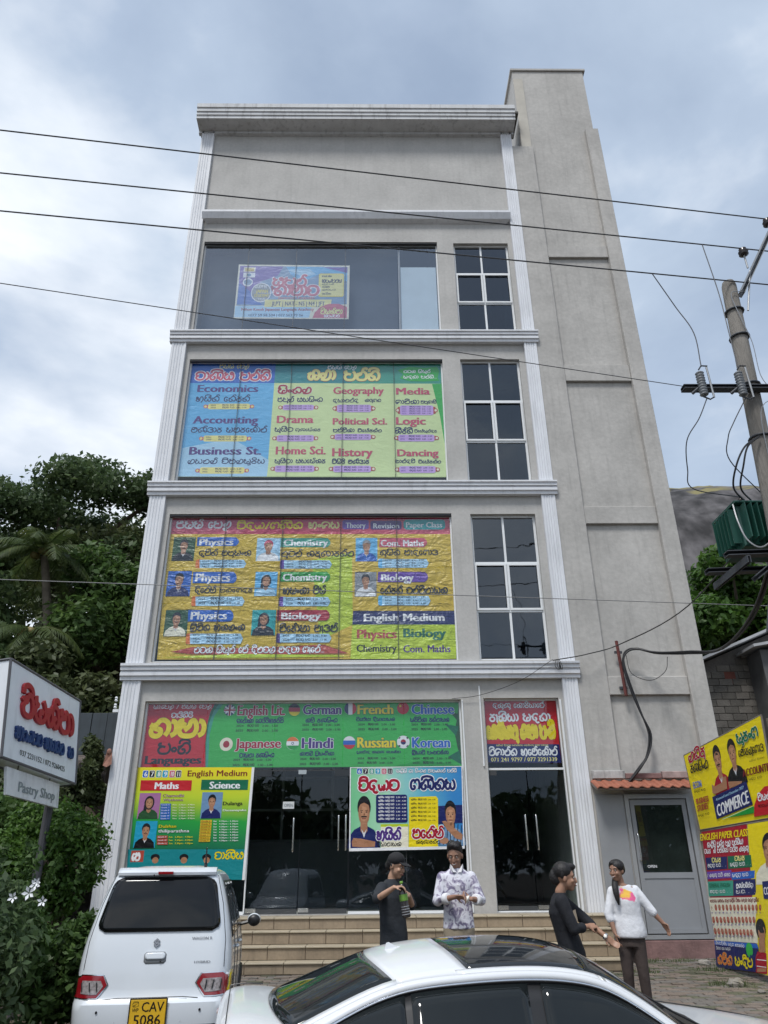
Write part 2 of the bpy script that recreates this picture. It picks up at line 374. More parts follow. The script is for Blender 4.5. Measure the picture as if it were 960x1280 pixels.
# string courses between storeys (ribbed)
for z0, z1 in BZ:
    h = z1-z0; y0 = FY-.20
    prof = [(FY-.001, z0), (y0+.07, z0), (y0+.07, z0+.07), (y0+.03, z0+.085), (y0+.03, z0+.15), (y0+.055, z0+.16), (y0+.055, z0+.185), (y0+.01, z0+.20), (y0+.01, z0+.27), (y0-.02, z0+.28), (y0-.02, z1), (FY-.001, z1)]
    MB().sweepx(prof, -5.27, 4.30).build('band_moulding', M_white, B)
# small sill ledge under the parapet panel
mb = MB(); prof = [(FY-.001, 18.16), (FY-.14, 18.22), (FY-.22, 18.40), (FY-.22, 18.47), (FY-.001, 18.50)]
n = len(prof); v = [(-4.86+(.12 if y > FY-.1 else 0), y, z) for y, z in prof]+[(3.93-(.12 if y > FY-.1 else 0), y, z) for y, z in prof]
mb.add(v, [tuple(range(n)), tuple(reversed(range(n, 2*n)))]+[(i, (i+1) % n, n+(i+1) % n, n+i)[::-1] for i in range(n)]); mb.build('ledge', M_white, B)
# big cornice
prof = [(FY-.001, 21.82), (FY-.10, 21.84), (FY-.10, 21.93), (FY-.50, 21.97), (FY-.50, 22.08), (FY-.53, 22.10), (FY-.53, 22.20), (FY-.56, 22.22), (FY-.56, 22.34), (FY-.59, 22.36), (FY-.59, 22.52), (FY+.30, 22.52), (FY+.30, 22.001), (FY-.001, 22.001)]
M_corn = pm('weathered_cornice_paint', (.58, .59, .60), .75, .12, 2.2, .2, 20, streak=.28)
MB().sweepx(prof, -5.32, 4.33).build('cornice', M_corn, B)
MB().box(3.75, 4.50, FY-.30, FY+.6, 22.53, 22.62).build('roof_slab_edge', pm('dark_roof_edge', (.08, .075, .07), .9), B)
# tower
T0, T1 = 4.243, 6.96
mb = MB(); mb.box(4.56, 6.87, FY+.02, 19.8, 0, 25.02)
mb.build('tower_wall', M_plaster, B)
mb = MB(); mb.bbox(T0, 4.89, FY-.07, FY+.018, 0, 21.35, .012); mb.build('tower_pier', M_plaster, B)
mb = MB(); mb.box(T0, 4.56, FY+.02, 18, 0, 21.35); mb.build('tower_return', M_plaster, B)
mb = MB(); mb.bbox(6.57, T1, FY-.12, FY+.018, 0, 22.1, .012); mb.box(6.872, T1, FY+.02, 19.6, 0, 22.1); mb.build('tower_pier', M_plaster, B)
for z0, z1 in ((16.85, 17.26), (12.66, 13.16), (8.66, 9.10), (4.74, 5.12)):
    MB().bbox(4.892, 6.568, FY-.06, FY+.018, z0, z1, .01).build('tower_beam', M_plaster, B)
    
MB().bbox(4.50, 6.95, FY-.03, 19.9, 25.022, 25.12, .01).build('tower_coping', M_plaster, B)
MB().box(4.563, 4.86, FY-.015, FY+.018, 21.38, 24.6).build('tower_patch', pm('pale_plaster_patch', (.50, .47, .41), .85, .1, 2), B)
# glazed strips
def big_window(x0, x1, z0, z1, joints, glass):
    fr = MB(); y = FY+.10; t = .035
    fr.box(x0, x0+t, y, y+.06, z0, z1); fr.box(x1-t, x1, y, y+.06, z0, z1); fr.box(x0+t, x1-t, y, y+.06, z0, z0+t); fr.box(x0+t, x1-t, y, y+.06, z1-t, z1)
    w = fr.build('window', M_alu, B)
    xs = [x0+t]+joints+[x1-t]
    for a, b in zip(xs, xs[1:]):
        MB().box(a+.004, b-.004, y+.02, y+.03, z0+t, z1-t).build('pane', glass, w)
    s = MB()
    for a in joints: s.box(a-.0045, a+.0045, y+.012, y+.038, z0+t, z1-t)
    s.build('silicone_joint', M_dark, w)
    h = MB(); h.box(x0, x1, FY+.02, y-.002, z1-.045, z1-.001); h.build('head_trim', M_dark, w)
    return w
w1 = big_window(-4.74, 1.80, 14.22, 17.46, [-3.49, -2.15, -.78, .72], M_glass_top)
big_window(-4.72, 1.78, 9.78, 13.38, [-3.41, -2.11, -.78, .52], M_glass)
big_window(-4.72, 1.80, 5.50, 8.96, [-3.43, -2.11, -.77, .52], M_glass)
# white sliding sash and pale blind in the top-floor strip
mb = MB(); mb.box(.70, .745, FY+.145, FY+.175, 14.26, 17.42); mb.build('sash_stile', M_alu, w1)
mb = MB(); mb.box(.76, 1.75, FY+.19, FY+.20, 14.27, 16.70); mb.build('blind', pm('pale_blind', (.62, .72, .76), .8, .05, 2), w1)
MB().box(-4.70, .68, FY+.5, FY+.52, 14.0, 17.5).build('added_dark_sheet', pm('room_shade_slate', (.05, .065, .085), .9, .2, 2), w1)  # dark sheet added so the glass reads dark and its reflections show
def small_window(x0, x1, z0, z1, zt):
    fr = MB(); y = FY+.10; t = .05; xm = (x0+x1)/2
    fr.box(x0, x0+t, y, y+.06, z0, z1); fr.box(x1-t, x1, y, y+.06, z0, z1)
    fr.box(x0+t, x1-t, y, y+.06, z0, z0+t); fr.box(x0+t, x1-t, y, y+.06, z1-t, z1)
    fr.box(xm-t/2, xm+t/2, y+.002, y+.058, z0+t, z1-t)
    for z in zt:
        fr.box(x0+t, x1-t, y-.006, y+.056, z-.035, z+.035)
    w = fr.build('window', M_alu, B)
    # opening sashes in the middle row, proud of the frame
    s = MB()
    for a, b in ((x0+.03, xm-.012), (xm+.012, x1-.03)):
        za, zb = zt[1]+.012, zt[0]-.012; q = .045; yy = y-.03
        s.box(a, a+q, yy, yy+.023, za, zb); s.box(b-q, b, yy, yy+.023, za, zb); s.box(a+q, b-q, yy, yy+.023, za, za+q); s.box(a+q, b-q, yy, yy+.023, zb-q, zb)
    s.build('sash', M_alu, w)
    zz = [z0+t]+sorted([z for z in zt])+[z1-t]
    for za, zb in zip(zz, zz[1:]):
        for a, b in ((x0+t, xm-t/2), (xm+t/2, x1-t)):
            MB().box(a, b, y+.02+RND.uniform(0, .004), y+.03, za+.03, zb-.03).build('pane', M_glass_dark, w)
    return w
small_window(2.26, 3.80, 14.22, 17.42, [16.36, 15.32])
small_window(2.24, 3.77, 9.76, 13.38, [12.13, 10.96])
small_window(2.24, 3.75, 5.50, 8.94, [7.74, 6.62])
# ground floor shop front
y = FY+.10
fr = MB()
fr.box(-4.72, -4.685, y, y+.06, .78, 4.68); fr.box(1.755, 1.79, y, y+.06, .78, 4.68); fr.box(-4.685, 1.755, y, y+.06, 4.645, 4.68)
fr.box(-4.685, -2.44, y, y+.06, .78, .83); fr.box(-.50, 1.755, y, y+.05, .78, .82)
sf = fr.build('shopfront', M_alu, B)
for a, b, z0, z1 in ((-4.68, -2.43, .835, 3.3), (-.49, .60, .825, 3.3), (.605, 1.75, .825, 3.3)):
    MB().box(a, b, y+.02, y+.03, z0, z1).build('pane', M_glass_door, sf)
for a, b in ((-4.68, -3.45), (-3.44, -2.05), (-2.04, -.65), (-.64, .60), (.61, 1.75)):
    MB().box(a, b, y+.02, y+.03, 3.33, 4.64).build('pane', M_glass, sf)
MB().box(-2.45, -2.425, y-.004, y+.05, .80, 3.32).build('mullion', M_alu, sf)
MB().box(.598, .608, y+.012, y+.04, .82, 3.3).build('mullion', M_dark, sf)
def glass_door(x0, x1, z0, z1, handles):
    w = MB().box(x0+.006, x1-.006, y+.015, y+.027, z0+.09, z1).build('door', M_glass_door, B)
    r = MB(); r.box(x0+.006, x1-.006, y+.005, y+.037, z0+.005, z0+.088)
    r.build('bottom_rail', pm('dull_steel_rail', (.12, .125, .13), .35, .1, 5, metal=.8), w)
    p = MB(); p.box(x0+.006, x0+.20, y+.003, y+.039, z0+.03, z0+.10); p.build('patch_fitting', M_steel, w)
    for hx, za, zb, d in handles:
        h = MB(); c = .05
        for sgn in (-1,):
            yy = y+.02
            h.tube(spline([(hx, yy-.01, za), (hx, yy-.07, za+.0), (hx, yy-.09, za+.05), (hx, yy-.09, zb-.05), (hx, yy-.07, zb), (hx, yy-.01, zb)], 4), .016, 8)
        h.build('handle', M_steel, w, True)
    return w
glass_door(-2.42, -1.45, .78, 3.30, [(-1.57, 1.84, 2.42, 0)])
glass_door(-1.44, -.52, .78, 3.30, [(-.70, 1.86, 2.46, 0)])
h = MB(); h.tube(spline([(-.56, y, 1.86), (-.56, y-.07, 1.86), (-.56, y-.09, 1.91), (-.56, y-.09, 2.41), (-.56, y-.07, 2.46), (-.56, y, 2.46)], 4), .016, 8); h.build('handle', M_steel, sf, True)
for a, b in ((-2.42, -2.05), (-.80, -.45)): MB().box(a, b, y+.0, y+.04, 3.20, 3.31).build('patch_fitting', pm('dark_patch', (.06, .065, .07), .3, .1, 4, metal=.6), sf)
MB().box(-1.52, -1.36, y-.002, y+.045, 3.24, 3.32).build('patch_fitting', M_steel, sf)
MB().box(-2.42, -.50, y+.045, y+.055, 3.305, 3.33).build('transom', M_dark, sf)
# right shop door
fr = MB(); fr.box(2.26, 2.285, y, y+.06, .78, 4.70); fr.box(3.795, 3.82, y, y+.06, .78, 4.70); fr.box(2.285, 3.795, y, y+.06, 4.665, 4.70); fr.box(2.285, 3.795, y, y+.06, 3.29, 3.33); fr.box(2.285, 3.795, y, y+.05, .78, .80)
sf2 = fr.build('shopfront', M_alu, B)
MB().box(2.29, 3.79, y+.02, y+.03, 3.335, 4.66).build('pane', M_glass, sf2)
glass_door(2.29, 3.04, .79, 3.28, [(2.93, 1.84, 2.44, 0)])
glass_door(3.045, 3.79, .79, 3.28, [(3.14, 1.84, 2.44, 0)])
MB().box(2.29, 2.44, y-.002, y+.04, 3.19, 3.28).build('patch_fitting', M_dark, sf2)
# white corner strip left of the right banner and beside the shop front
MB().bbox(2.17, 2.20, FY-.03, FY-.001, 3.35, 4.95, .006).build('corner_bead', M_alu, B)
MB().bbox(1.80, 1.83, FY-.02, FY-.001, .78, 4.66, .006).build('corner_bead', M_alu, B)
MB().bbox(3.83, 3.87, FY-.02, FY-.001, .78, 4.66, .006).build('corner_bead', M_alu, B)
# room contents seen through the doors
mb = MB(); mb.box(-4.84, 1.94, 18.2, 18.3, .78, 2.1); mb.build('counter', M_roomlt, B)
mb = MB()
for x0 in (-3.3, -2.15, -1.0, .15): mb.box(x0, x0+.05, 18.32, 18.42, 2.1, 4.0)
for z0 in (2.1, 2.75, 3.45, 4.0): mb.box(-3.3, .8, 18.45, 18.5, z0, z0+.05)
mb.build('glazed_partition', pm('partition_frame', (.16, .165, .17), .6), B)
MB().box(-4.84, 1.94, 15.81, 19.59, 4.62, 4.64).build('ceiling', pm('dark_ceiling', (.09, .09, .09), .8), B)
MB().lathe([(.0, 0), (.11, 0), (.11, .02), (0, .02)], (-1.98, 17.2, 4.59), 16).build('downlight', emis('lit_lamp', (1, .98, .9), 3.0), B)
# entrance steps with tiled risers
st = MB(); SE = [(13.70, .195), (14.05, .39), (14.40, .585), (14.75, .77)]
for i, (yy, z) in enumerate(SE):
    st.box(-4.86, 4.06 if i < 3 else 4.20, yy+.012, (SE[i+1][0]+.012 if i < 3 else FY+.099), 0 if i == 0 else SE[i-1][1]-.19, z-.03)
steps = st.build('entrance_steps', M_grout, B)
tile_cache = {}
for i, (yy, z) in enumerate(SE):
    z0 = (SE[i-1][1] if i else gz(yy)+.0)+.004; x1 = 4.06 if i < 3 else 4.20
    x = -4.86 + (.0 if i % 2 else -.31); tw = .62
    while x < x1:
        a, b = max(x, -4.86)+.005, min(x+tw, x1)-.005
        if b-a > .05:
            MB().bbox(a, b, yy+RND.uniform(-.001, .002), yy+.014, z0, z-.034, .004).build('tile', M_tile, steps)
            MB().bbox(a, b, yy-.022, (SE[i+1][0] if i < 3 else 15.38)-.002, z-.028, z+RND.uniform(-.001, .001), .006).build('nosing_tile', M_tile_lip, steps)
        x += tw
    # side cheek at the right end of each step
# tower ground floor: plinth, grey partition, door, small tiled awning
MB().bbox(4.36, 6.56, FY-.10, FY-.072+.09, .0, .32, .02).build('plinth', M_red, B)
MB().bbox(4.30, 4.845, FY-.105, FY-.073, .33, 2.80, .006).build('metal_panel', M_panel, B)
D = MB(); D.bbox(4.90, 6.14, FY-.06, FY-.01, .33, 2.80, .01)
door = MB()
yy = FY-.10; door.box(4.87, 4.95, yy, yy+.06, .33, 2.80); door.box(6.08, 6.16, yy, yy+.06, .33, 2.80); door.box(4.95, 6.08, yy, yy+.06, 2.72, 2.80); door.box(4.95, 6.08, yy, yy+.06, .33, .40)
dr = door.build('door', pm('aluminium_door_frame', (.36, .37, .38), .4, .06, 3, metal=.3), B)
q = MB(); a, b = 4.97, 6.06; yy = FY-.08; q.box(a, a+.08, yy, yy+.04, .42, 2.70); q.box(b-.08, b, yy, yy+.04, .42, 2.70); q.box(a+.08, b-.08, yy, yy+.04, 2.60, 2.70); q.box(a+.08, b-.08, yy, yy+.04, 1.32, 1.42); q.box(a+.08, b-.08, yy, yy+.04, .42, .50)
q.build('door_leaf', M_panel, dr)
MB().box(a+.08, b-.08, yy+.012, yy+.02, .50, 1.32).build('lower_panel', M_panel, dr)
MB().box(a+.08, b-.08, yy+.015, yy+.02, 1.42, 2.60).build('pane', glass_mat('smoked_glass', (.55, .58, .57), 1.5, .02), dr)
MB().box(a+.1, b-.1, yy+.03, yy+.035, 1.42, 2.60).build('backing', pm('dim_backing', (.20, .22, .21), .7, .3, 2), dr)
h = MB(); h.tube(spline([(5.02, yy, 1.62), (5.02, yy-.06, 1.62), (5.02, yy-.07, 1.68), (5.02, yy-.07, 2.02), (5.02, yy-.06, 2.08), (5.02, yy, 2.08)], 4), .014, 8); h.build('handle', M_steel, dr, True)
aw = MB(); aw.add([(4.26, FY-.07, 3.03), (6.24, FY-.07, 3.03), (6.24, FY-.46, 2.885), (4.26, FY-.46, 2.885), (4.26, FY-.07, 2.99), (6.24, FY-.07, 2.99), (6.24, FY-.46, 2.85), (4.26, FY-.46, 2.85)],
    [(0, 1, 2, 3), (4, 5, 6, 7), (0, 1, 5, 4), (1, 2, 6, 5), (2, 3, 7, 6), (3, 0, 4, 7)])
awn = aw.build('awning', pm('awning_board', (.20, .17, .15), .8), B)
nt_ = 10; tw = 1.98/nt_; tile_me = None
for i in range(nt_):
    x0 = 4.26+i*tw; t = MB(); prof = [(0, 0), (.03, .028), (.07, .038), (.11, .022), (.15, .008), (tw+.006, .004)]
    v = []
    for (px, pz) in prof:
        v += [(x0+px, FY-.075, 3.045+pz), (x0+px, FY-.50, 2.885+pz), (x0+px, FY-.50, 2.868+pz), (x0+px, FY-.075, 3.034+pz)]
    n = len(prof); f = []
    for k in range(n-1):
        for s_ in range(4): f.append((k*4+s_, k*4+(s_+1) % 4, (k+1)*4+(s_+1) % 4, (k+1)*4+s_))
    f += [(0, 1, 2, 3), ((n-1)*4+3, (n-1)*4+2, (n-1)*4+1, (n-1)*4)]
    t.add(v, f); t.build('roof_tile', M_terra, awn)
MB().bbox(4.30, 4.95, FY-.12, FY-.073, 3.09, 3.24, .01).build('flashing', pm('pale_flashing', (.42, .41, .40), .8, .3, 5, streak=.4), awn)
MB().bbox(4.96, 5.68, FY-.11, FY-.03, 3.09, 3.19, .01).build('flashing', M_red, awn)
MB().bbox(5.69, 6.22, FY-.12, FY-.03, 3.09, 3.22, .01).build('flashing', pm('pinkish_flashing', (.36, .27, .25), .8, .3, 5), awn)

# mossy tufts and loose stones by the plinth
R = np.random.default_rng(3)
gt = []
for i in range(900):
    cl = [(4.6, 14.9, .5), (5.3, 14.9, .7), (4.2, 13.5, .25), (5.3, 13.6, .35), (5.0, 12.2, .3), (5.9, 14.2, .4)][i % 6]
    x, y = cl[0]+R.normal()*cl[2]*.5, cl[1]+R.normal()*.12; a = R.random()*6.28; h_ = .03+.05*R.random(); w_ = .006
    gt += [(x-w_*cos(a), y-w_*sin(a), gz(y)), (x+w_*cos(a), y+w_*sin(a), gz(y)), (x+.02*cos(a*3), y+.02*sin(a*2), gz(y)+h_)]
gt = [p for i in range(0, len(gt), 3) for p in gt[i:i+3] if gt[i][1] < 15.35]
tuf = qmesh('grass_tufts', gt, np.arange(len(gt)).reshape(-1, 3), pm('short_moss_grass', (.06, .09, .025), .9, .4, 9))
tag(tuf, 'scattered green grass tufts growing between pavers below the grey side door', 'grass', kind='stuff')
for i, (x, y, s_, lab) in enumerate(((5.02, 12.1, .10, 'largest pale stone lying on the pavers before the billboard'), (5.22, 12.45, .06, 'small grey stone just behind the largest one'), (5.5, 14.35, .09, 'rough stone against the foot of the billboard'), (5.12, 11.55, .05, 'small dark stone nearest the camera on the paving'))):
    b = MB().sphere((x, y, gz(y)+s_*.35), s_, 9, 6, sc=(1.2, .9, .6)); rr = random.Random(i); b.v = [(a+rr.uniform(-1, 1)*s_*.13, c+rr.uniform(-1, 1)*s_*.13, d+rr.uniform(-1, 1)*s_*.1) for a, c, d in b.v]
    o = b.build('stone', pm('pale_stone', (.26, .24, .21), .9, .3, 6, .4, 20)); tag(o, lab, 'stone', 'loose stones on the paving')
# ------------------------------------------------------------------ lettering
# A small stroke alphabet for the Sinhala script (no such font ships with Blender): every
# letter is one or more pen paths on a grid with baseline 0 and body height 100.
SI = {
'අ': (118, "4,62 16,50 30,60 34,78 20,90 10,80 18,66 34,60 20,40 8,24 18,4 42,0 60,16 60,44 46,52 38,38 48,26|60,30 66,70 84,96 104,80 110,40 98,4 82,-22"),
'ආ': (118, "4,62 16,50 30,60 34,78 20,90 10,80 18,66 34,60 20,40 8,24 18,4 42,0 60,16 60,44 46,52 38,38 48,26|60,30 66,70 84,96 104,80 110,40 98,4 82,-22"),
'ඇ': (118, "4,62 16,50 30,60 34,78 20,90 10,80 18,66 34,60 20,40 8,24 18,4 42,0 60,16 60,44 46,52 38,38 48,26|60,30 66,70 84,96 104,80 110,40 98,4 82,-22"),
'ඉ': (96, "20,30 8,44 4,70 24,96 60,98 86,80 92,40 76,6 44,-2 24,14 28,40 46,46 56,32"),
'උ': (100, "22,98 8,90 12,74 40,74 72,78 78,94 60,102 50,88 40,74 14,64 4,36 18,8 50,-2 84,6 96,26 92,46 78,50"),
'එ': (100, "30,52 12,56 4,76 22,97 60,100 92,82 98,42 80,8 44,-2 12,10 6,36 22,52 48,50 52,34"),
'ඒ': (100, "30,52 12,56 4,76 22,97 60,100 92,82 98,42 80,8 44,-2 12,10 6,36 22,52 48,50 52,34|70,96 80,124 96,122"),
'ක': (120, "0,70 12,60 24,66 36,74 22,56 8,34 16,6 38,0 54,20 54,60 58,88 80,100 106,86 114,48 104,12 86,0 68,12 66,34 78,44 88,34"),
'ඛ': (100, "30,52 12,56 4,76 22,97 60,100 92,82 98,42 80,8 44,-2 12,10 6,36 22,52 48,50 52,34"),
'ග': (104, "30,26 42,34 48,20 36,2 16,4 4,30 8,70 28,96 48,88 50,66|50,78 64,98 86,98 98,72 100,36 92,2"),
'ච': (100, "10,84 26,98 48,90 52,72 84,76 96,50 88,12 56,-2 20,4 4,28 12,52 36,54 46,40"),
'ජ': (108, "18,98 6,88 14,72 36,76 16,60 4,34 16,6 40,2 54,24 56,52|54,24 66,2 90,6 102,36 98,76 80,98 66,84 78,68 98,70"),
'ඤ': (120, "0,70 12,60 24,66 36,74 22,56 8,34 16,6 38,0 54,20 54,60 58,88 80,100 106,86 114,48 104,12 86,0"),
'ට': (96, "86,84 60,100 24,92 4,60 8,20 36,-2 70,2 92,26 86,54 60,62 44,48"),
'ඩ': (96, "4,76 20,98 56,100 86,80 76,58 44,54 74,48 92,28 78,4 40,-2 8,10 4,30"),
'ණ': (150, "0,70 12,60 24,66 36,74 20,54 8,30 18,4 40,0 56,16 54,40 40,44|36,74 54,98 76,96 86,66 84,10|84,60 96,94 122,98 142,76 144,34 128,2 108,8 104,30 118,38"),
'ත': (108, "0,70 12,60 26,68 38,76 20,56 6,32 14,6 38,-2 58,10 60,32 46,42 34,32|38,76 54,98 82,98 102,70 102,30 86,4 70,0"),
'ථ': (96, "30,58 12,66 12,88 34,100 70,96 92,66 90,24 62,-2 26,2 6,30 14,54 36,58 46,44"),
'ද': (94, "84,86 56,100 20,88 4,54 14,18 42,8 58,24 50,44 36,40|42,8 56,-18 78,-26 92,-12"),
'ඳ': (110, "0,68 10,60 20,66 24,56|98,86 72,100 36,88 20,54 30,18 58,8 74,24 66,44 52,40|58,8 72,-18 94,-26 106,-12"),
'ධ': (100, "20,96 6,84 14,68 38,72 72,78 92,60 92,20 66,-2 28,0 6,22 8,50 24,66"),
'න': (100, "0,74 12,64 26,70 38,80 38,62 20,54 6,34 14,6 44,-2 78,4 94,32 90,72 66,96 46,86"),
'ප': (106, "28,98 8,94 8,76 34,70 14,58 4,32 20,4 54,-2 86,6 102,36 98,76 82,98|34,70 62,62"),
'බ': (100, "52,50 44,68 54,84 76,80 80,62|52,50 26,58 10,76 24,96 58,100 90,84 96,44 80,8 44,-2 10,10 4,38 12,60"),
'භ': (112, "0,72 14,64 28,68 40,76 22,60 8,34 16,6 42,-2 62,12 62,36 44,44 38,28|40,76 56,98 84,98 106,72 106,32 90,2"),
'ම': (102, "36,98 14,94 8,78 36,68 14,54 4,28 22,2 54,-2 88,10 98,44 88,84 66,98 54,82 60,66 36,68"),
'ය': (112, "28,98 10,92 14,72 34,68 12,56 4,28 20,2 44,8 56,40 56,66|56,34 68,4 92,4 106,34 100,76 86,98"),
'ර': (82, "10,98 34,82 66,88 74,100|34,82 44,68 40,58 14,48 4,24 22,0 54,0 72,22 66,48 40,58"),
'ල': (106, "50,40 34,62 12,60 4,38 14,18 36,18 50,40 56,70 74,98 98,84 104,50 92,12 62,-6 28,-4 8,4"),
'ව': (100, "34,50 12,56 4,76 22,97 60,100 92,82 98,42 80,8 44,-2 12,10 6,34 20,48 34,50"),
'ශ': (112, "4,30 16,4 38,6 44,26 30,36 18,26|4,30 4,70 28,98 68,100 100,80 108,40 96,2|44,26 58,48 78,48"),
'ෂ': (106, "28,98 8,94 8,76 34,70 14,58 4,32 20,4 54,-2 86,6 102,36 98,76 82,98 66,86 60,60 34,34"),
'ස': (110, "28,98 8,94 8,76 34,70 14,58 4,32 20,4 54,-2 88,6 104,36 100,76 84,98|54,-2 50,24 62,46 84,40"),
'හ': (108, "0,70 12,60 26,68 38,76 20,56 6,32 14,6 38,-2 56,12 52,34 36,34|38,76 54,98 82,98 102,70 102,30 86,4 68,12"),
'ළ': (100, "46,44 30,58 14,46 22,28 44,34 54,60 66,90 86,96 98,70 92,26 66,2 34,-4 10,-14 20,-34 56,-32"),
'ඥ': (120, "0,70 12,60 24,66 36,74 22,56 8,34 16,6 38,0 54,20 54,60 58,88 80,100 106,86 114,48 104,12 86,0"),
'ා': (40, "2,94 22,88 34,56 28,18 4,0"), 'ං': (44, "22,16 6,30 12,52 32,52 38,30 22,16"),
'ැ': (34, "2,72 14,88 20,60 20,-6 30,-14"), 'ෑ': (40, "2,72 14,88 20,60 20,-6 30,-14|20,40 34,40"),
'ෙ': (62, "52,72 34,88 12,74 4,38 14,6 36,0 50,18 44,36 28,34"),
'_y': (70, "4,60 10,20 26,0 42,12 46,44|46,24 58,2 66,20 64,60"),
}
# signs drawn over / under the letter they follow, in units of that letter's width
SUP = {'ි': "10,92 16,124 50,136 84,124 92,96", 'ී': "10,92 16,124 50,136 84,124 92,96 80,104 86,116", '්': "58,98 66,128 90,134 100,116",
       'ු': "70,0 92,-6 96,-28 76,-36", 'ූ': "70,0 92,-6 96,-28 70,-40 56,-30", 'r': "96,4 60,-22 14,-20 4,4"}
def si_layout(txt):
    """-> list of (path, width) in grid units"""
    out = []; x = 0; i = 0; s = list(txt.replace('්\u200dර', '\u0001').replace('්\u200dය', '\u0002'))
    def put(g, X):
        for p in SI[g][1].split('|'): out.append([(X+float(a.split(',')[0]), float(a.split(',')[1])) for a in p.split()])
        return SI[g][0]
    while i < len(s):
        c = s[i]; i += 1
        if c == ' ': x += 62; continue
        if c == '.': out.append([(x+6, 2), (x+14, 2)]); x += 24; continue
        if c == ',': out.append([(x+10, 6), (x+4, -14)]); x += 24; continue
        if c == '/': out.append([(x+4, -10), (x+50, 110)]); x += 60; continue
        if c == '(': out.append([(x+30, 112), (x+8, 50), (x+30, -12)]); x += 36; continue
        if c == ')': out.append([(x+6, 112), (x+28, 50), (x+6, -12)]); x += 36; continue
        if c not in SI: continue
        mods = []
        while i < len(s) and (s[i] in 'ාැෑිීුූෙේොෝ්\u0001\u0002ෛෞ'): mods.append(s[i]); i += 1
        if any(m in 'ෙේොෝ' for m in mods): x += put('ෙ', x)+6
        w = put(c, x)
        def sup(k):
            out.append([(x+float(a.split(',')[0])*w/100, float(a.split(',')[1])) for a in SUP[k].split()])
        for m in mods:
            if m in SUP: sup(m)
            if m in 'ේෝ': sup('්')
            if m == '\u0001': sup('r')
        x += w+9
        for m in mods:
            if m in 'ාොෝ': x += put('ා', x-3)+4
            if m in 'ැෑ': x += put(m, x-3)+4
            if m == '\u0002': x += put('_y', x-4)+4
    return out, max(x-9, 1)
def ribbon(mb, pts, w, wy, z0, mi=0):
    """flat pen stroke in (u, v, d): w, wy half widths along u and v"""
    n = len(pts); b = len(mb.v)
    for i, (x, y) in enumerate(pts):
        x0, y0 = pts[max(i-1, 0)]; x1, y1 = pts[min(i+1, n-1)]
        dx, dy = (x1-x0)/w, (y1-y0)/wy; L = math.hypot(dx, dy) or 1; nx_, ny_ = -dy/L*w, dx/L*wy
        z = z0+i*1.2e-5
        mb.v += [(x+nx_, y+ny_, z), (x-nx_, y-ny_, z)]
    for i in range(n-1): mb.f.append((b+2*i, b+2*i+1, b+2*i+3, b+2*i+2)); mb.mi.append(mi)
def cr2(P, k=4):
    if len(P) < 3: return P
    return [(v.x, v.y) for v in spline([(a, b, 0) for a, b in P], k)]
_glyph = {}
def latin(txt, bold):
    """triangulated outline of a line of Latin text, normalised: x 0..1, cap height 0..1"""
    key = (txt, bold)
    if key in _glyph: return _glyph[key]
    cu = bpy.data.curves.new('t', 'FONT'); cu.body = txt; cu.resolution_u = 2; cu.offset = bold; cu.space_character = 1+bold*2.0
    o = bpy.data.objects.new('t', cu); COL.objects.link(o)
    dg = bpy.context.evaluated_depsgraph_get(); me = o.evaluated_get(dg).to_mesh()
    V = [(v.co.x, v.co.y) for v in me.vertices]; F = [tuple(p.vertices) for p in me.polygons]
    o.to_mesh_clear(); bpy.data.objects.remove(o); bpy.data.curves.remove(cu)
    _glyph[key] = (V, F); return V, F
def is_si(t): return any('\u0d80' <= c <= '\u0dff' for c in t)
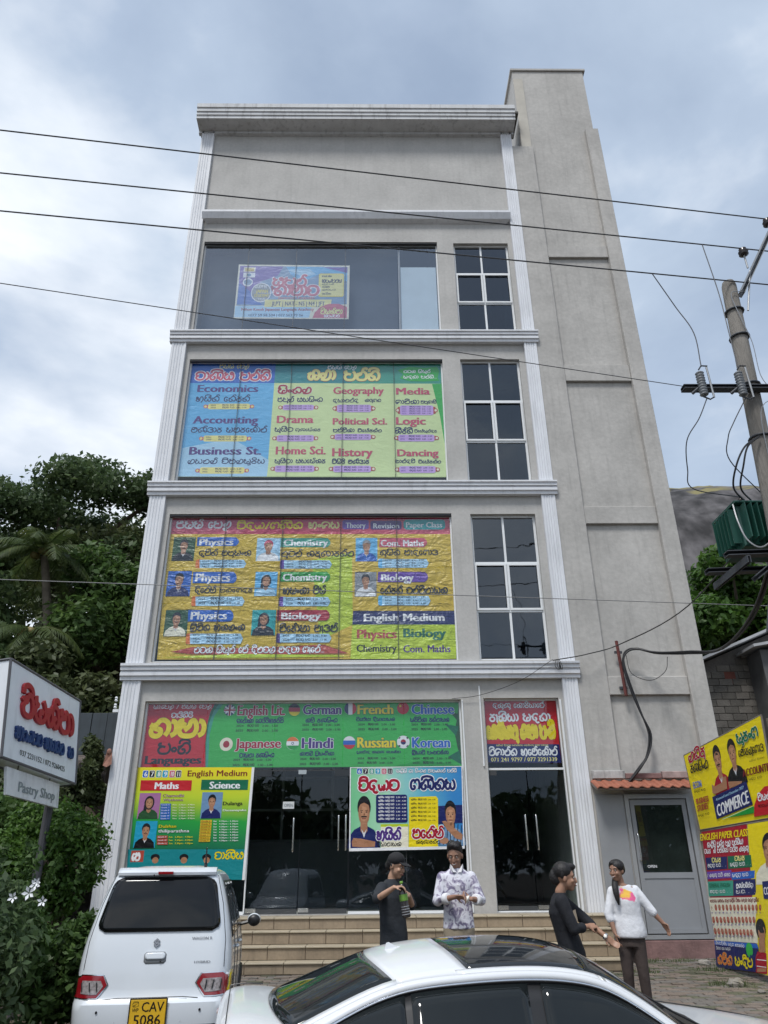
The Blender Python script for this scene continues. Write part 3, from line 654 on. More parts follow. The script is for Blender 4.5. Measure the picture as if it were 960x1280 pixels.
class Print:
    """flat print on one board: shapes in board coordinates (u, v) lifted by d towards the viewer"""
    def __init__(s, mapf): s.map = mapf; s.mb = {}; s.lift = .002
    def m(s, col):
        if col not in s.mb: s.mb[col] = MB()
        return s.mb[col]
    def poly(s, col, pts, lift=None):
        lift = s.lift if lift is None else lift; s.lift += .0003
        s.m(col).add([(u, v, lift) for u, v in pts], [tuple(range(len(pts)))])
    def rect(s, col, u0, v0, u1, v1, rr=0):
        if rr:
            P = []; ru = rr; rv = rr*s.asp if hasattr(s, 'asp') else rr
            for cx_, cy_, a0 in ((u1-ru, v1-rv, 0), (u0+ru, v1-rv, 90), (u0+ru, v0+rv, 180), (u1-ru, v0+rv, 270)):
                for k in range(5):
                    t = rad(a0+k*22.5); P.append((cx_+ru*cos(t), cy_+rv*sin(t)))
            s.poly(col, P)
        else: s.poly(col, [(u0, v0), (u1, v0), (u1, v1), (u0, v1)])
    def disc(s, col, u, v, ru, rv, n=20): s.poly(col, [(u+ru*cos(2*pi*k/n), v+rv*sin(2*pi*k/n)) for k in range(n)])
    def text(s, txt, A, Bp, Cp, col, outl=None, wt=1.0, ow=.10):
        """A baseline-left, Bp baseline-right, Cp top-left (cap height / body height)"""
        A, Bp, Cp = Vector(A), Vector(Bp), Vector(Cp); U = Bp-A; Vv = Cp-A
        lift = s.lift+.0015
        if is_si(txt):
            st, w = si_layout(txt)
            hw = 8.5*wt
            for pas, c in ((0, outl), (1, col)):
                if c is None: continue
                mb = s.m(c); z = lift+(.0012 if pas else 0)
                ex = ow*62 if not pas else 0
                for j, P in enumerate(st):
                    q = cr2(P, 3 if len(st) > 40 else 4)
                    tmp = MB(); asp = 1.0
                    # keep the pen even in real size
                    su, sv = U.length/w, Vv.length/100
                    uw = (hw+ex)*sv/su
                    # round ends: extend slightly
                    ribbon(tmp, q, uw, hw+ex, 0)
                    o = A+U*0
                    mb.add([tuple((A+U*(a/w)+Vv*(b/100)).to_tuple())+(z+d+j*2e-5,) for a, b, d in tmp.v], tmp.f)
        else:
            V, F = latin(txt, 0); x0 = min(a for a, b in V); x1 = max(a for a, b in V); H = .73; big = Vv.length > .09
            q = .034*wt; e = .28*ow
            def put(c, du, dv, z):
                s.m(c).add([tuple((A+U*(q/(x1-x0)+(a-x0+du)/(x1-x0)*(1-2*q/(x1-x0)))+Vv*((b+dv)/H)).to_tuple())+(z,) for a, b in V], F)
            if outl is not None:
                for j, (du, dv) in enumerate(((-1, 0), (1, 0), (0, 1), (0, -1), (-.7, .7), (.7, .7), (.7, -.7), (-.7, -.7)) if big else ((-1, 0), (1, 0))): put(outl, du*(e+q), dv*e, lift+j*4e-5)
            for j, du in enumerate((0, -q, q, -q*.5, q*.5) if big else (-q*.5, q*.5)): put(col, du, 0, lift+.0012+j*4e-5)
    def face(s, u0, v0, u1, v1, bgc, hair, shirt, skin='skin', kind=0, frame=True):
        """a printed head-and-shoulders portrait"""
        w, h = u1-u0, v1-v0; X = lambda a: u0+w*a; Y = lambda a: v0+h*a
        if bgc: s.rect(bgc, u0, v0, u1, v1)
        s.poly(shirt, [(X(.03), Y(0)), (X(.97), Y(0)), (X(.93), Y(.2)), (X(.78), Y(.32)), (X(.6), Y(.38)), (X(.4), Y(.38)), (X(.22), Y(.32)), (X(.07), Y(.2))])
        s.poly(skin, [(X(.40), Y(.30)), (X(.5), Y(.22)), (X(.60), Y(.30)), (X(.60), Y(.50)), (X(.40), Y(.50))])
        if kind == 1: s.disc(hair, X(.5), Y(.62), w*.235, h*.27); s.poly(hair, [(X(.28), Y(.6)), (X(.25), Y(.34)), (X(.38), Y(.3)), (X(.38), Y(.6))])
        else: s.disc(hair, X(.5), Y(.72), w*.195, h*.20)
        s.disc(skin, X(.5), Y(.62), w*.165, h*.22)
        s.poly('skin_light', [(X(.42), Y(.50)), (X(.50), Y(.46)), (X(.57), Y(.50)), (X(.60), Y(.60)), (X(.57), Y(.72)), (X(.45), Y(.73)), (X(.40), Y(.60))])
        s.poly(hair, [(X(.335), Y(.70)), (X(.38), Y(.84)), (X(.5), Y(.89)), (X(.63), Y(.84)), (X(.67), Y(.70)), (X(.62), Y(.76)), (X(.5), Y(.80)), (X(.40), Y(.77))])
        for sx_ in (-1, 1):
            s.rect('ink', X(.5+sx_*.07-.035), Y(.655), X(.5+sx_*.07+.035), Y(.665)); s.disc('ink', X(.5+sx_*.07), Y(.63), w*.022, h*.012, 8)
        s.poly('skin_dark', [(X(.48), Y(.57)), (X(.53), Y(.57)), (X(.505), Y(.63))])
        if kind == 2: s.rect('ink', X(.42), Y(.535), X(.58), Y(.56))
        s.rect('lips', X(.44), Y(.505), X(.56), Y(.522))
        if kind in (0, 2): s.poly('collar', [(X(.42), Y(.33)), (X(.5), Y(.18)), (X(.58), Y(.33)), (X(.5), Y(.26))])
    def build(s, parent, mats, grid=None):
        for c, mb in s.mb.items():
            if grid:      # follow a slightly twisted board: cut the print along a grid before bending it
                m0 = bpy.data.meshes.new('g'); m0.from_pydata(mb.v, [], mb.f); bm = bmesh.new(); bm.from_mesh(m0)
                for ax, L_ in ((0, grid[0]), (1, grid[1])):
                    for k in range(1, 8):
                        co = [0, 0, 0]; no = [0, 0, 0]; co[ax] = L_*k/8; no[ax] = 1
                        bmesh.ops.bisect_plane(bm, geom=bm.verts[:]+bm.edges[:]+bm.faces[:], dist=1e-5, plane_co=co, plane_no=no)
                bm.verts.index_update(); mb.v = [tuple(v.co) for v in bm.verts]; mb.f = [tuple(v.index for v in f_.verts) for f_ in bm.faces]; bm.free(); bpy.data.meshes.remove(m0)
            v = [s.map(u, v_, d) for u, v_, d in mb.v]
            me = bpy.data.meshes.new('print'); O = origin_of(parent)
            me.from_pydata([(a-O.x, b-O.y, c_-O.z) for a, b, c_ in v], [], mb.f); me.materials.append(mats(c)); me.update()
            ob = bpy.data.objects.new('printing', me); COL.objects.link(ob); ob.parent = parent; ob['kind'] = 'stuff'
PAL = {'white': '#e9ebee', 'ink': '#15151a', 'skin': '#a97a5c', 'skin_dark': '#7d543c', 'skin_light': '#bd8d6c', 'lips': '#7c3c36', 'collar': '#d9dde4', 'red': '#c2202a', 'crimson': '#a3122c',
 'pink': '#c9405e', 'yellow': '#e9d414', 'paleyellow': '#e8e08c', 'lime': '#b9cf2b', 'green': '#1f9a3c', 'dgreen': '#0d6a4a', 'lgreen': '#35b04a', 'teal': '#15858c', 'aqua': '#2aa5a8',
 'blue': '#1f62c0', 'navy': '#16215f', 'sky': '#62b4e6', 'lblue': '#a8d3ef', 'purple': '#4b2a7c', 'violet': '#6a45a8', 'lilac': '#c9a6e4', 'orange': '#e0762a', 'grey': '#8b9096', 'black': '#101014',
 'mustard': '#cfb02c', 'darkred': '#7c1420', 'rose': '#c8506a', 'palegreen': '#d3e5a6', 'cyan': '#1f9fc4', 'mauve': '#a8709e', 'midgreen': '#2f9f35', 'bluegreen': '#3c9c86', 'cream': '#e6e2cc', 'hedge': '#24512c', 'brick': '#b04a3c', 'steelblue': '#6f93b8'}
def print_mat(wrinkle, gloss):
    def f(c):
        nm = 'print_%s_%s' % (c, int(wrinkle*100))
        if nm in MATS: return MATS[nm]
        m = bpy.data.materials.new(nm); m.use_nodes = True; t = m.node_tree; N = t.nodes; L = t.links; b = N['Principled BSDF']
        b.inputs['Roughness'].default_value = gloss; b.inputs['Specular IOR Level'].default_value = .4
        g_ = N.new('ShaderNodeNewGeometry'); nz = N.new('ShaderNodeTexNoise'); nz.inputs['Scale'].default_value = 1.4; nz.inputs['Detail'].default_value = 5
        L.new(g_.outputs['Position'], nz.inputs[0]); mr = N.new('ShaderNodeMapRange'); mr.inputs[3].default_value = .86 if wrinkle else .78; mr.inputs[4].default_value = 1.02 if wrinkle else .94; L.new(nz.outputs[0], mr.inputs[0])
        vm = N.new('ShaderNodeVectorMath'); vm.operation = 'SCALE'; vm.inputs[0].default_value = srgb(PAL[c]); L.new(mr.outputs[0], vm.inputs['Scale']); L.new(vm.outputs[0], b.inputs['Base Color'])
        if wrinkle:
            mp_ = N.new('ShaderNodeMapping'); mp_.inputs['Rotation'].default_value = (0, rad(38), 0); mp_.inputs['Scale'].default_value = (1.2, 1, 4.5); L.new(g_.outputs['Position'], mp_.inputs[0])
            n2_ = N.new('ShaderNodeTexNoise'); n2_.inputs['Scale'].default_value = 1.1; n2_.inputs['Detail'].default_value = 4; n2_.inputs['Distortion'].default_value = 1.6; L.new(mp_.outputs[0], n2_.inputs[0])
            n3_ = N.new('ShaderNodeTexNoise'); n3_.inputs['Scale'].default_value = 2.6; n3_.inputs['Detail'].default_value = 2; n3_.inputs['Distortion'].default_value = 2.5; L.new(g_.outputs['Position'], n3_.inputs[0])
            ad_ = N.new('ShaderNodeMath'); L.new(n2_.outputs[0], ad_.inputs[0]); L.new(n3_.outputs[0], ad_.inputs[1])
            bp = N.new('ShaderNodeBump'); bp.inputs['Strength'].default_value = 1; bp.inputs['Distance'].default_value = wrinkle; L.new(ad_.outputs[0], bp.inputs['Height']); L.new(bp.outputs[0], b.inputs['Normal'])
        MATS[nm] = m; return m
    return f
def board_mesh(name, mapf, u0, v0, u1, v1, mat, parent, nu=8, nv=8, th=.004, poly=None):
    """thin real sheet"""
    mb = MB(); k = (nu+1)*(nv+1)
    for d in (0, -th):
        for j in range(nv+1):
            for i in range(nu+1): mb.v.append(mapf(u0+(u1-u0)*i/nu, v0+(v1-v0)*j/nv, d))
    for j in range(nv):
        for i in range(nu):
            a = j*(nu+1)+i; mb.f.append((a, a+1, a+nu+2, a+nu+1)); mb.f.append((k+a, k+a+nu+1, k+a+nu+2, k+a+1)); mb.mi += [0, 0]
    rim = [i for i in range(nu+1)]+[j*(nu+1)+nu for j in range(1, nv+1)]+[nv*(nu+1)+i for i in range(nu-1, -1, -1)]+[j*(nu+1) for j in range(nv-1, 0, -1)]
    for i in range(len(rim)):
        a, b = rim[i], rim[(i+1) % len(rim)]; mb.f.append((a, k+a, k+b, b)); mb.mi.append(0)
    return mb.build(name, mat, parent)
def gradient_mat(name, stops, axis='Z', lo=0, hi=1, noise=.08, wrinkle=.0, gloss=.35):
    """print with a colour gradient across the sheet (the artwork's own gradient)"""
    if name in MATS: return MATS[name]
    m = bpy.data.materials.new(name); m.use_nodes = True; t = m.node_tree; N = t.nodes; L = t.links; b = N['Principled BSDF']; b.inputs['Roughness'].default_value = gloss
    g_ = N.new('ShaderNodeNewGeometry'); sp = N.new('ShaderNodeSeparateXYZ'); L.new(g_.outputs['Position'], sp.inputs[0])
    nz = N.new('ShaderNodeTexNoise'); nz.inputs['Scale'].default_value = 1.5; nz.inputs['Detail'].default_value = 4; L.new(g_.outputs['Position'], nz.inputs[0])
    mr = N.new('ShaderNodeMapRange'); mr.inputs[1].default_value = lo; mr.inputs[2].default_value = hi
    L.new(sp.outputs[axis], mr.inputs[0])
    ad_ = N.new('ShaderNodeMath'); ad_.operation = 'MULTIPLY_ADD'; ad_.inputs[1].default_value = noise*2; L.new(nz.outputs[0], ad_.inputs[0]); 
    sb = N.new('ShaderNodeMath'); sb.operation = 'SUBTRACT'; sb.inputs[1].default_value = noise; L.new(mr.outputs[0], sb.inputs[0]); L.new(sb.outputs[0], ad_.inputs[2])
    r_ = N.new('ShaderNodeValToRGB'); L.new(ad_.outputs[0], r_.inputs[0]); el = r_.color_ramp.elements
    el[0].position = stops[0][0]; el[0].color = (*srgb(PAL.get(stops[0][1], stops[0][1])), 1); el[1].position = stops[-1][0]; el[1].color = (*srgb(PAL.get(stops[-1][1], stops[-1][1])), 1)
    for p, c in stops[1:-1]: x = el.new(p); x.color = (*srgb(PAL.get(c, c)), 1)
    L.new(r_.outputs[0], b.inputs['Base Color'])
    if wrinkle:
        bp = N.new('ShaderNodeBump'); bp.inputs['Strength'].default_value = 1; bp.inputs['Distance'].default_value = wrinkle
        n3_ = N.new('ShaderNodeTexNoise'); n3_.inputs['Scale'].default_value = 2.2; n3_.inputs['Detail'].default_value = 2; n3_.inputs['Distortion'].default_value = 2.5; L.new(g_.outputs['Position'], n3_.inputs[0]); L.new(n3_.outputs[0], bp.inputs['Height']); L.new(bp.outputs[0], b.inputs['Normal'])
    MATS[name] = m; return m
BOARDS = {
'A': (15.66, [
('C',(-3.745,14.854),(-.662,14.833),(-.654,16.732),(-3.751,16.767)),
('P','cream',((-3.751,16.767),(-.654,16.732),(-.662,14.833),(-3.745,14.854))),
('P','steelblue',((-3.707,16.714),(-.716,16.679),(-.722,15.346),(-1.742,15.296),(-3.703,15.293))),
('P','violet',((-3.707,16.714),(-2.503,16.696),(-2.642,16.353),(-3.099,16.147),(-3.358,15.392),(-3.684,15.392))),
('P','blue',((-3.68,16.095),(-3.367,15.791),(-3.008,15.319),(-3.699,15.343))),
('P','sky',((-2.424,16.691),(-.716,16.669),(-.725,16.151),(-1.43,16.459),(-1.929,16.149),(-2.292,16.405))),
('P','lblue',((-2.378,16.561),(-1.789,16.614),(-1.586,16.407),(-1.935,16.303))),
('P','violet',((-1.396,16.667),(-.716,16.669),(-.729,16.46))),
('P','lblue',((-3.733,15.283),(-1.665,15.286),(-1.727,14.876),(-3.732,14.893))),
('R','cream',-3.599,16.496,-3.276,16.663,0),
('R','mustard',-3.559,16.517,-3.315,16.631,0),
('R','white',-3.6,16.29,-3.271,16.465,0),
('D','steelblue',-3.436,16.382,.055,.062),
('D','white',-3.456,16.121,.14,.153),
('D','steelblue',-3.456,16.121,.109,.102),
('D','white',-3.066,15.752,.278,.344),
('D','grey',-3.066,15.752,.255,.313),
('L','STUDY IN',-3.258,15.903,-2.929,16.019,'white'),
('L','JAPAN',-3.209,15.741,-2.88,15.862,'yellow'),
('L','STUDENT',-3.249,15.591,-2.841,15.701,'yellow'),
('L','VISA',-3.142,15.482,-2.942,15.561,'white'),
('P','crimson',((-2.816,15.969),(-2.736,16.066),(-2.71,15.602))),
('L','ජපන්',-2.76,16.005,-1.846,16.281,'rose','white',1.5,.13),
('L','භාෂාව',-2.714,15.667,-1.504,15.985,'rose','white',1.5,.13),
('L','Japanese Language',-2.598,15.532,-1.597,15.622,'crimson','white'),
('R','yellow',-1.503,15.604,-.809,16.439,.06),
('R','paleyellow',-1.48,15.634,-.833,16.408,.05),
('L','ජපානයේ රැකියා',-1.418,16.314,-1.151,16.363,'ink',None,1.2),
('L','අධ්\u200dයාපනය',-1.412,16.109,-.873,16.232,'ink',None,1.2),
('L','සඳහා පංති',-1.41,16.027,-1.086,16.068,'ink',None,1.2),
('L','නවතම',-1.407,15.926,-1.201,15.987,'ink',None,1.2),
('L','ක්\u200dරමයට',-1.404,15.827,-1.024,15.875,'ink',None,1.2),
('L','ඉගෙනීමට',-1.4,15.684,-1.157,15.74,'ink',None,1.2),
('P','paleyellow',((-2.943,15.502),(-1.133,15.505),(-1.158,15.247),(-2.95,15.245))),
('L','JLPT | NAT - N5 | N4 | JFT',-2.758,15.294,-1.313,15.443,'ink','white'),
('P','rose',((-1.632,14.866),(-1.581,15.051),(-1.434,15.247),(-1.207,15.356),(-.938,15.356),(-.713,15.248),(-.716,14.867))),
('L','නිසක්මා',-1.42,15.012,-.836,15.16,'paleyellow','ink',1.2,.05),
('L','අධ්\u200dයාපන',-1.329,14.895,-.91,14.983,'white',None,1.2),
('L','Nihon Kensh Japanese Language Academy',-3.56,15.117,-1.602,15.215,'crimson'),
('L','+077 59 58 504 | 077 563 73 06',-3.371,14.922,-1.889,15.01,'navy'),
]),
'B': (15.66, [
('C',(-4.683,10.027),(1.743,10),(1.815,13.348),(-4.709,13.436)),
('P','sky',((-4.708,13.421),(-2.532,13.41),(-2.566,10.03),(-4.68,10.035))),
('P','blue',((-4.708,13.421),(-2.532,13.41),(-2.54,12.75),(-4.703,12.751))),
('P','palegreen',((-2.532,13.41),(1.815,13.348),(1.74,10.011),(-2.566,10.03))),
('P','teal',((-2.532,13.41),(1.815,13.348),(1.806,12.725),(-2.54,12.75))),
('P','bluegreen',((-.766,13.387),(1.815,13.348),(1.806,12.725),(-.551,12.736))),
('P','lblue',((-4.672,10.826),(-3.485,11.098),(-2.545,10.485),(-2.566,10.03),(-4.677,10.035))),
('P','lgreen',((1.5,12.718),(1.806,12.725),(1.756,10.814),(1.665,11.745))),
('L','උසස් පෙළ',-3.975,13.213,-3.222,13.326,'paleyellow'),
('L','වාණිජ',-4.559,12.854,-3.582,13.086,'rose','white',1.35,.14),
('L','පන්ති',-3.416,12.845,-2.657,13.084,'rose','white',1.35,.14),
('L','Economics',-4.483,12.475,-2.932,12.705,'purple',None,1.25),
('L','අජිත් හේරත්',-4.492,12.192,-3.133,12.336,'navy',None,1.15),
('R','rose',-4.261,11.985,-3.016,12.077,.05),
('R','paleyellow',-4.164,11.952,-3.114,12.119,.05),
('D','rose',-4.224,12.036,.053,.058),
('D','paleyellow',-4.224,12.036,.034,.036),
('D','rose',-3.054,12.035,.053,.058),
('D','paleyellow',-3.054,12.035,.034,.036),
('L','2025',-4.102,12.056,-3.97,12.095,'navy'),
('L','බදාදා ප.ව.',-3.807,12.062,-3.498,12.098,'navy',None,1.3),
('L','2.30 - 5.30',-3.451,12.056,-3.198,12.094,'navy'),
('L','2025',-4.096,11.987,-3.964,12.025,'navy'),
('L','බදාදා ප.ව.',-3.801,11.992,-3.493,12.028,'navy',None,1.3),
('L','8.00 - 11.00',-3.446,11.986,-3.193,12.025,'navy'),
('L','Accounting',-4.499,11.531,-2.87,11.761,'purple',None,1.25),
('L','බණ්ඩාර සමරකෝන්',-4.509,11.278,-2.643,11.41,'navy',None,1.15),
('R','rose',-4.281,11.044,-3.026,11.138,.05),
('R','paleyellow',-4.185,11.009,-3.122,11.181,.05),
('D','rose',-4.244,11.096,.051,.056),
('D','paleyellow',-4.244,11.096,.033,.035),
('D','rose',-3.063,11.094,.052,.056),
('D','paleyellow',-3.063,11.094,.033,.035),
('L','2025',-4.125,11.118,-3.996,11.157,'navy'),
('L','බදාදා ප.ව.',-3.823,11.123,-3.512,11.16,'navy',None,1.3),
('L','2.30 - 5.30',-3.464,11.116,-3.204,11.156,'navy'),
('L','2025',-4.118,11.046,-3.989,11.085,'navy'),
('L','බදාදා ප.ව.',-3.816,11.051,-3.506,11.088,'navy',None,1.3),
('L','8.00 - 11.00',-3.458,11.045,-3.199,11.084,'navy'),
('L','Business St.',-4.497,10.637,-2.739,10.87,'purple',None,1.25),
('L','ලයනල් විමලසූරිය',-4.504,10.391,-2.642,10.506,'navy',None,1.15),
('R','rose',-4.281,10.142,-3.017,10.24,.05),
('R','paleyellow',-4.188,10.107,-3.111,10.284,.05),
('D','rose',-4.245,10.197,.05,.054),
('D','paleyellow',-4.245,10.197,.032,.033),
('D','rose',-3.053,10.194,.05,.054),
('D','paleyellow',-3.053,10.194,.032,.033),
('L','2025',-4.129,10.219,-4.003,10.26,'navy'),
('L','බදාදා ප.ව.',-3.82,10.224,-3.506,10.263,'navy',None,1.3),
('L','2.30 - 5.30',-3.458,10.217,-3.192,10.258,'navy'),
('L','2025',-4.122,10.145,-3.996,10.186,'navy'),
('L','බදාදා ප.ව.',-3.813,10.151,-3.5,10.189,'navy',None,1.3),
('L','8.00 - 11.00',-3.452,10.143,-3.186,10.184,'navy'),
('L','සිංහල',-2.427,12.436,-1.59,12.612,'crimson','white',1.6,.08),
('L','උපුල් ජයසිංහ',-2.424,12.178,-1.29,12.296,'navy',None,1.2),
('R','brick',-2.346,11.959,-1.443,12.045,.03),
('R','lilac',-2.286,11.921,-1.504,12.084,.05),
('D','brick',-2.346,12.003,.052,.057),
('D','cream',-2.346,12.003,.032,.036),
('D','brick',-1.443,12.002,.052,.057),
('D','cream',-1.443,12.002,.032,.036),
('L','2025',-2.247,12.026,-2.126,12.064,'violet'),
('L','බදාදා ප.ව.',-2.065,12.031,-1.801,12.064,'navy',None,1.4),
('L','2.30 - 5.30',-1.764,12.026,-1.565,12.063,'navy'),
('L','2025',-2.243,11.958,-2.123,11.996,'violet'),
('L','බදාදා ප.ව.',-2.062,11.963,-1.799,11.995,'navy',None,1.4),
('L','8.00 - 11.00',-1.761,11.958,-1.562,11.995,'navy'),
('L','Drama',-2.417,11.542,-1.495,11.774,'rose',None,1.25),
('L','සුජීව',-2.45,11.297,-1.999,11.406,'navy',None,1.2),
('L','ගුණසේකර',-1.941,11.307,-1.318,11.378,'navy',None,1.2),
('R','brick',-2.446,11.042,-1.415,11.151,.03),
('R','lilac',-2.387,11.006,-1.474,11.187,.05),
('D','brick',-2.446,11.097,.051,.056),
('D','cream',-2.446,11.097,.031,.035),
('D','brick',-1.415,11.096,.051,.055),
('D','cream',-1.415,11.096,.032,.034),
('L','2025',-2.349,11.124,-2.231,11.165,'violet'),
('L','බදාදා ප.ව.',-2.124,11.128,-1.825,11.165,'navy',None,1.4),
('L','2.30 - 5.30',-1.782,11.123,-1.534,11.164,'navy'),
('L','2025',-2.345,11.048,-2.227,11.09,'violet'),
('L','බදාදා ප.ව.',-2.121,11.053,-1.821,11.089,'navy',None,1.4),
('L','8.00 - 11.00',-1.779,11.047,-1.531,11.089,'navy'),
('L','Home Sci.',-2.393,10.641,-1.167,10.877,'rose',None,1.25),
('L','සුජීවා ජයසේකර',-2.4,10.399,-1.17,10.499,'navy',None,1.2),
('R','brick',-2.442,10.186,-1.377,10.292,.03),
('R','lilac',-2.385,10.151,-1.434,10.328,.05),
('D','brick',-2.442,10.24,.05,.053),
('D','cream',-2.442,10.24,.03,.034),
('D','brick',-1.377,10.238,.051,.053),
('D','cream',-1.377,10.238,.031,.033),
('L','2025',-2.348,10.266,-2.232,10.307,'violet'),
('L','බදාදා ප.ව.',-2.11,10.271,-1.8,10.306,'navy',None,1.4),
('L','2.30 - 5.30',-1.756,10.265,-1.493,10.305,'navy'),
('L','2025',-2.344,10.193,-2.228,10.233,'violet'),
('L','බදාදා ප.ව.',-2.106,10.197,-1.797,10.232,'navy',None,1.4),
('L','8.00 - 11.00',-1.753,10.191,-1.491,10.232,'navy'),
('L','උසස් පෙළ',-1.182,13.184,-.446,13.294,'white'),
('L','කලා',-1.684,12.861,-.988,13.145,'paleyellow','crimson',1.6,.05),
('L','පන්ති',-.751,12.843,.155,13.113,'paleyellow','crimson',1.6,.05),
('P','lgreen',((.624,13.145),(.938,13.259),(1.311,13.221),(1.645,13.256),(1.701,13.119),(1.652,12.917),(1.689,12.817),(1.297,12.793),(.927,12.805),(.682,12.893),(.767,13.018))),
('L','නවක සිසුන්',.776,13.068,1.471,13.144,'white',None,1.3),
('L','සඳහා පන්ති...',.772,12.894,1.621,12.972,'white',None,1.3),
('L','Geography',-1.03,12.413,.266,12.635,'rose',None,1.25),
('L','දයානන්ද',-1.024,12.164,-.383,12.254,'navy',None,1.2),
('L','කටුගහ',-.222,12.175,.189,12.252,'navy',None,1.2),
('R','brick',-.982,11.898,-.004,12.044,.03),
('R','lilac',-.922,11.859,-.064,12.082,.05),
('D','brick',-.982,11.971,.052,.058),
('D','cream',-.982,11.971,.032,.036),
('D','brick',-.004,11.97,.053,.058),
('D','cream',-.004,11.97,.033,.036),
('L','2025',-.882,12.027,-.761,12.063,'violet'),
('L','බදාදා ප.ව.',-.677,12.031,-.391,12.063,'navy',None,1.4),
('L','2.30 - 5.30',-.351,12.026,-.124,12.062,'navy'),
('L','2025',-.881,11.961,-.76,11.997,'violet'),
('L','බදාදා ප.ව.',-.676,11.966,-.391,11.997,'navy',None,1.4),
('L','8.00 - 11.00',-.35,11.961,-.124,11.997,'navy'),
('L','2025',-.88,11.896,-.759,11.932,'violet'),
('L','බදාදා ප.ව.',-.675,11.9,-.39,11.931,'navy',None,1.4),
('L','2.30 - 5.30',-.35,11.895,-.124,11.931,'navy'),
('L','Media',.571,12.393,1.443,12.609,'rose',None,1.25),
('L','ශානිකා',.559,12.115,1.154,12.219,'navy',None,1.2),
('L','මධුභාෂි',1.194,12.126,1.591,12.205,'navy',None,1.2),
('R','brick',.604,11.807,1.563,12.018,.03),
('R','lilac',.664,11.769,1.503,12.057,.05),
('D','brick',.604,11.913,.052,.058),
('D','cream',.604,11.913,.032,.036),
('D','brick',1.563,11.912,.053,.058),
('D','cream',1.563,11.912,.032,.036),
('L','2025',.706,12.001,.828,12.037,'violet'),
('L','බදාදා ප.ව.',.906,12.006,1.186,12.037,'navy',None,1.4),
('L','2.30 - 5.30',1.226,12.001,1.445,12.037,'navy'),
('L','2025',.705,11.936,.826,11.972,'violet'),
('L','බදාදා ප.ව.',.904,11.94,1.184,11.972,'navy',None,1.4),
('L','8.00 - 11.00',1.224,11.935,1.443,11.971,'navy'),
('L','2025',.704,11.871,.825,11.906,'violet'),
('L','බදාදා ප.ව.',.903,11.875,1.182,11.906,'navy',None,1.4),
('L','2.30 - 5.30',1.222,11.87,1.441,11.906,'navy'),
('L','2025',.703,11.805,.823,11.841,'violet'),
('L','බදාදා ප.ව.',.901,11.81,1.18,11.841,'navy',None,1.4),
('L','8.00 - 11.00',1.22,11.805,1.438,11.841,'navy'),
('L','Political Sci.',-1.022,11.496,.344,11.694,'rose',None,1.25),
('L','ධම්මිකා',-1.005,11.279,-.477,11.371,'navy',None,1.2),
('L','විජේරත්න',-.397,11.278,.201,11.352,'navy',None,1.2),
('R','brick',-1.02,11.084,-.005,11.183,.03),
('R','lilac',-.961,11.047,-.065,11.22,.05),
('D','brick',-1.02,11.134,.051,.055),
('D','cream',-1.02,11.134,.032,.035),
('D','brick',-.005,11.132,.051,.056),
('D','cream',-.005,11.132,.031,.035),
('L','2025',-.922,11.159,-.803,11.199,'violet'),
('L','බදාදා ප.ව.',-.703,11.164,-.408,11.198,'navy',None,1.4),
('L','2.30 - 5.30',-.365,11.158,-.124,11.198,'navy'),
('L','2025',-.92,11.087,-.802,11.127,'violet'),
('L','බදාදා ප.ව.',-.702,11.092,-.407,11.126,'navy',None,1.4),
('L','8.00 - 11.00',-.365,11.086,-.124,11.126,'navy'),
('L','Logic',.557,11.493,1.305,11.722,'rose',None,1.25),
('L','කීර්ති',.534,11.241,.97,11.362,'navy',None,1.2),
('L','විජේසුන්දර',1.01,11.268,1.565,11.329,'navy',None,1.2),
('R','brick',.551,11.037,1.559,11.159,.03),
('R','lilac',.61,11.001,1.5,11.196,.05),
('D','brick',.551,11.099,.052,.055),
('D','cream',.551,11.099,.032,.035),
('D','brick',1.559,11.097,.052,.056),
('D','cream',1.559,11.097,.032,.035),
('L','2025',.65,11.128,.769,11.173,'violet'),
('L','බදාදා ප.ව.',.867,11.133,1.16,11.172,'navy',None,1.4),
('L','2.30 - 5.30',1.203,11.127,1.442,11.172,'navy'),
('L','2025',.649,11.046,.767,11.091,'violet'),
('L','බදාදා ප.ව.',.865,11.052,1.158,11.09,'navy',None,1.4),
('L','8.00 - 11.00',1.2,11.045,1.439,11.09,'navy'),
('L','History',-1.016,10.587,-.022,10.824,'rose',None,1.25),
('L','විසිරි බණ්ඩාර',-1.011,10.383,-.114,10.479,'navy',None,1.2),
('R','brick',-1.037,10.176,-.008,10.282,.03),
('R','lilac',-.979,10.141,-.066,10.318,.05),
('D','brick',-1.037,10.231,.05,.053),
('D','cream',-1.037,10.231,.031,.033),
('D','brick',-.008,10.228,.051,.053),
('D','cream',-.008,10.228,.031,.033),
('L','2025',-.941,10.256,-.825,10.297,'violet'),
('L','බදාදා ප.ව.',-.715,10.261,-.416,10.296,'navy',None,1.4),
('L','2.30 - 5.30',-.373,10.255,-.123,10.295,'navy'),
('L','2025',-.939,10.183,-.824,10.223,'violet'),
('L','බදාදා ප.ව.',-.714,10.187,-.415,10.223,'navy',None,1.4),
('L','8.00 - 11.00',-.373,10.181,-.123,10.222,'navy'),
('L','Dancing',.572,10.584,1.586,10.787,'rose',None,1.25),
('L','චාන්දනී',.521,10.401,1.006,10.48,'navy',None,1.2),
('L','විජේරත්න',1.084,10.388,1.634,10.459,'navy',None,1.2),
('R','brick',.557,10.151,1.551,10.268,.03),
('R','lilac',.615,10.116,1.493,10.303,.05),
('D','brick',.557,10.21,.05,.053),
('D','cream',.557,10.21,.031,.034),
('D','brick',1.551,10.208,.05,.053),
('D','cream',1.551,10.208,.031,.033),
('L','2025',.654,10.238,.77,10.281,'violet'),
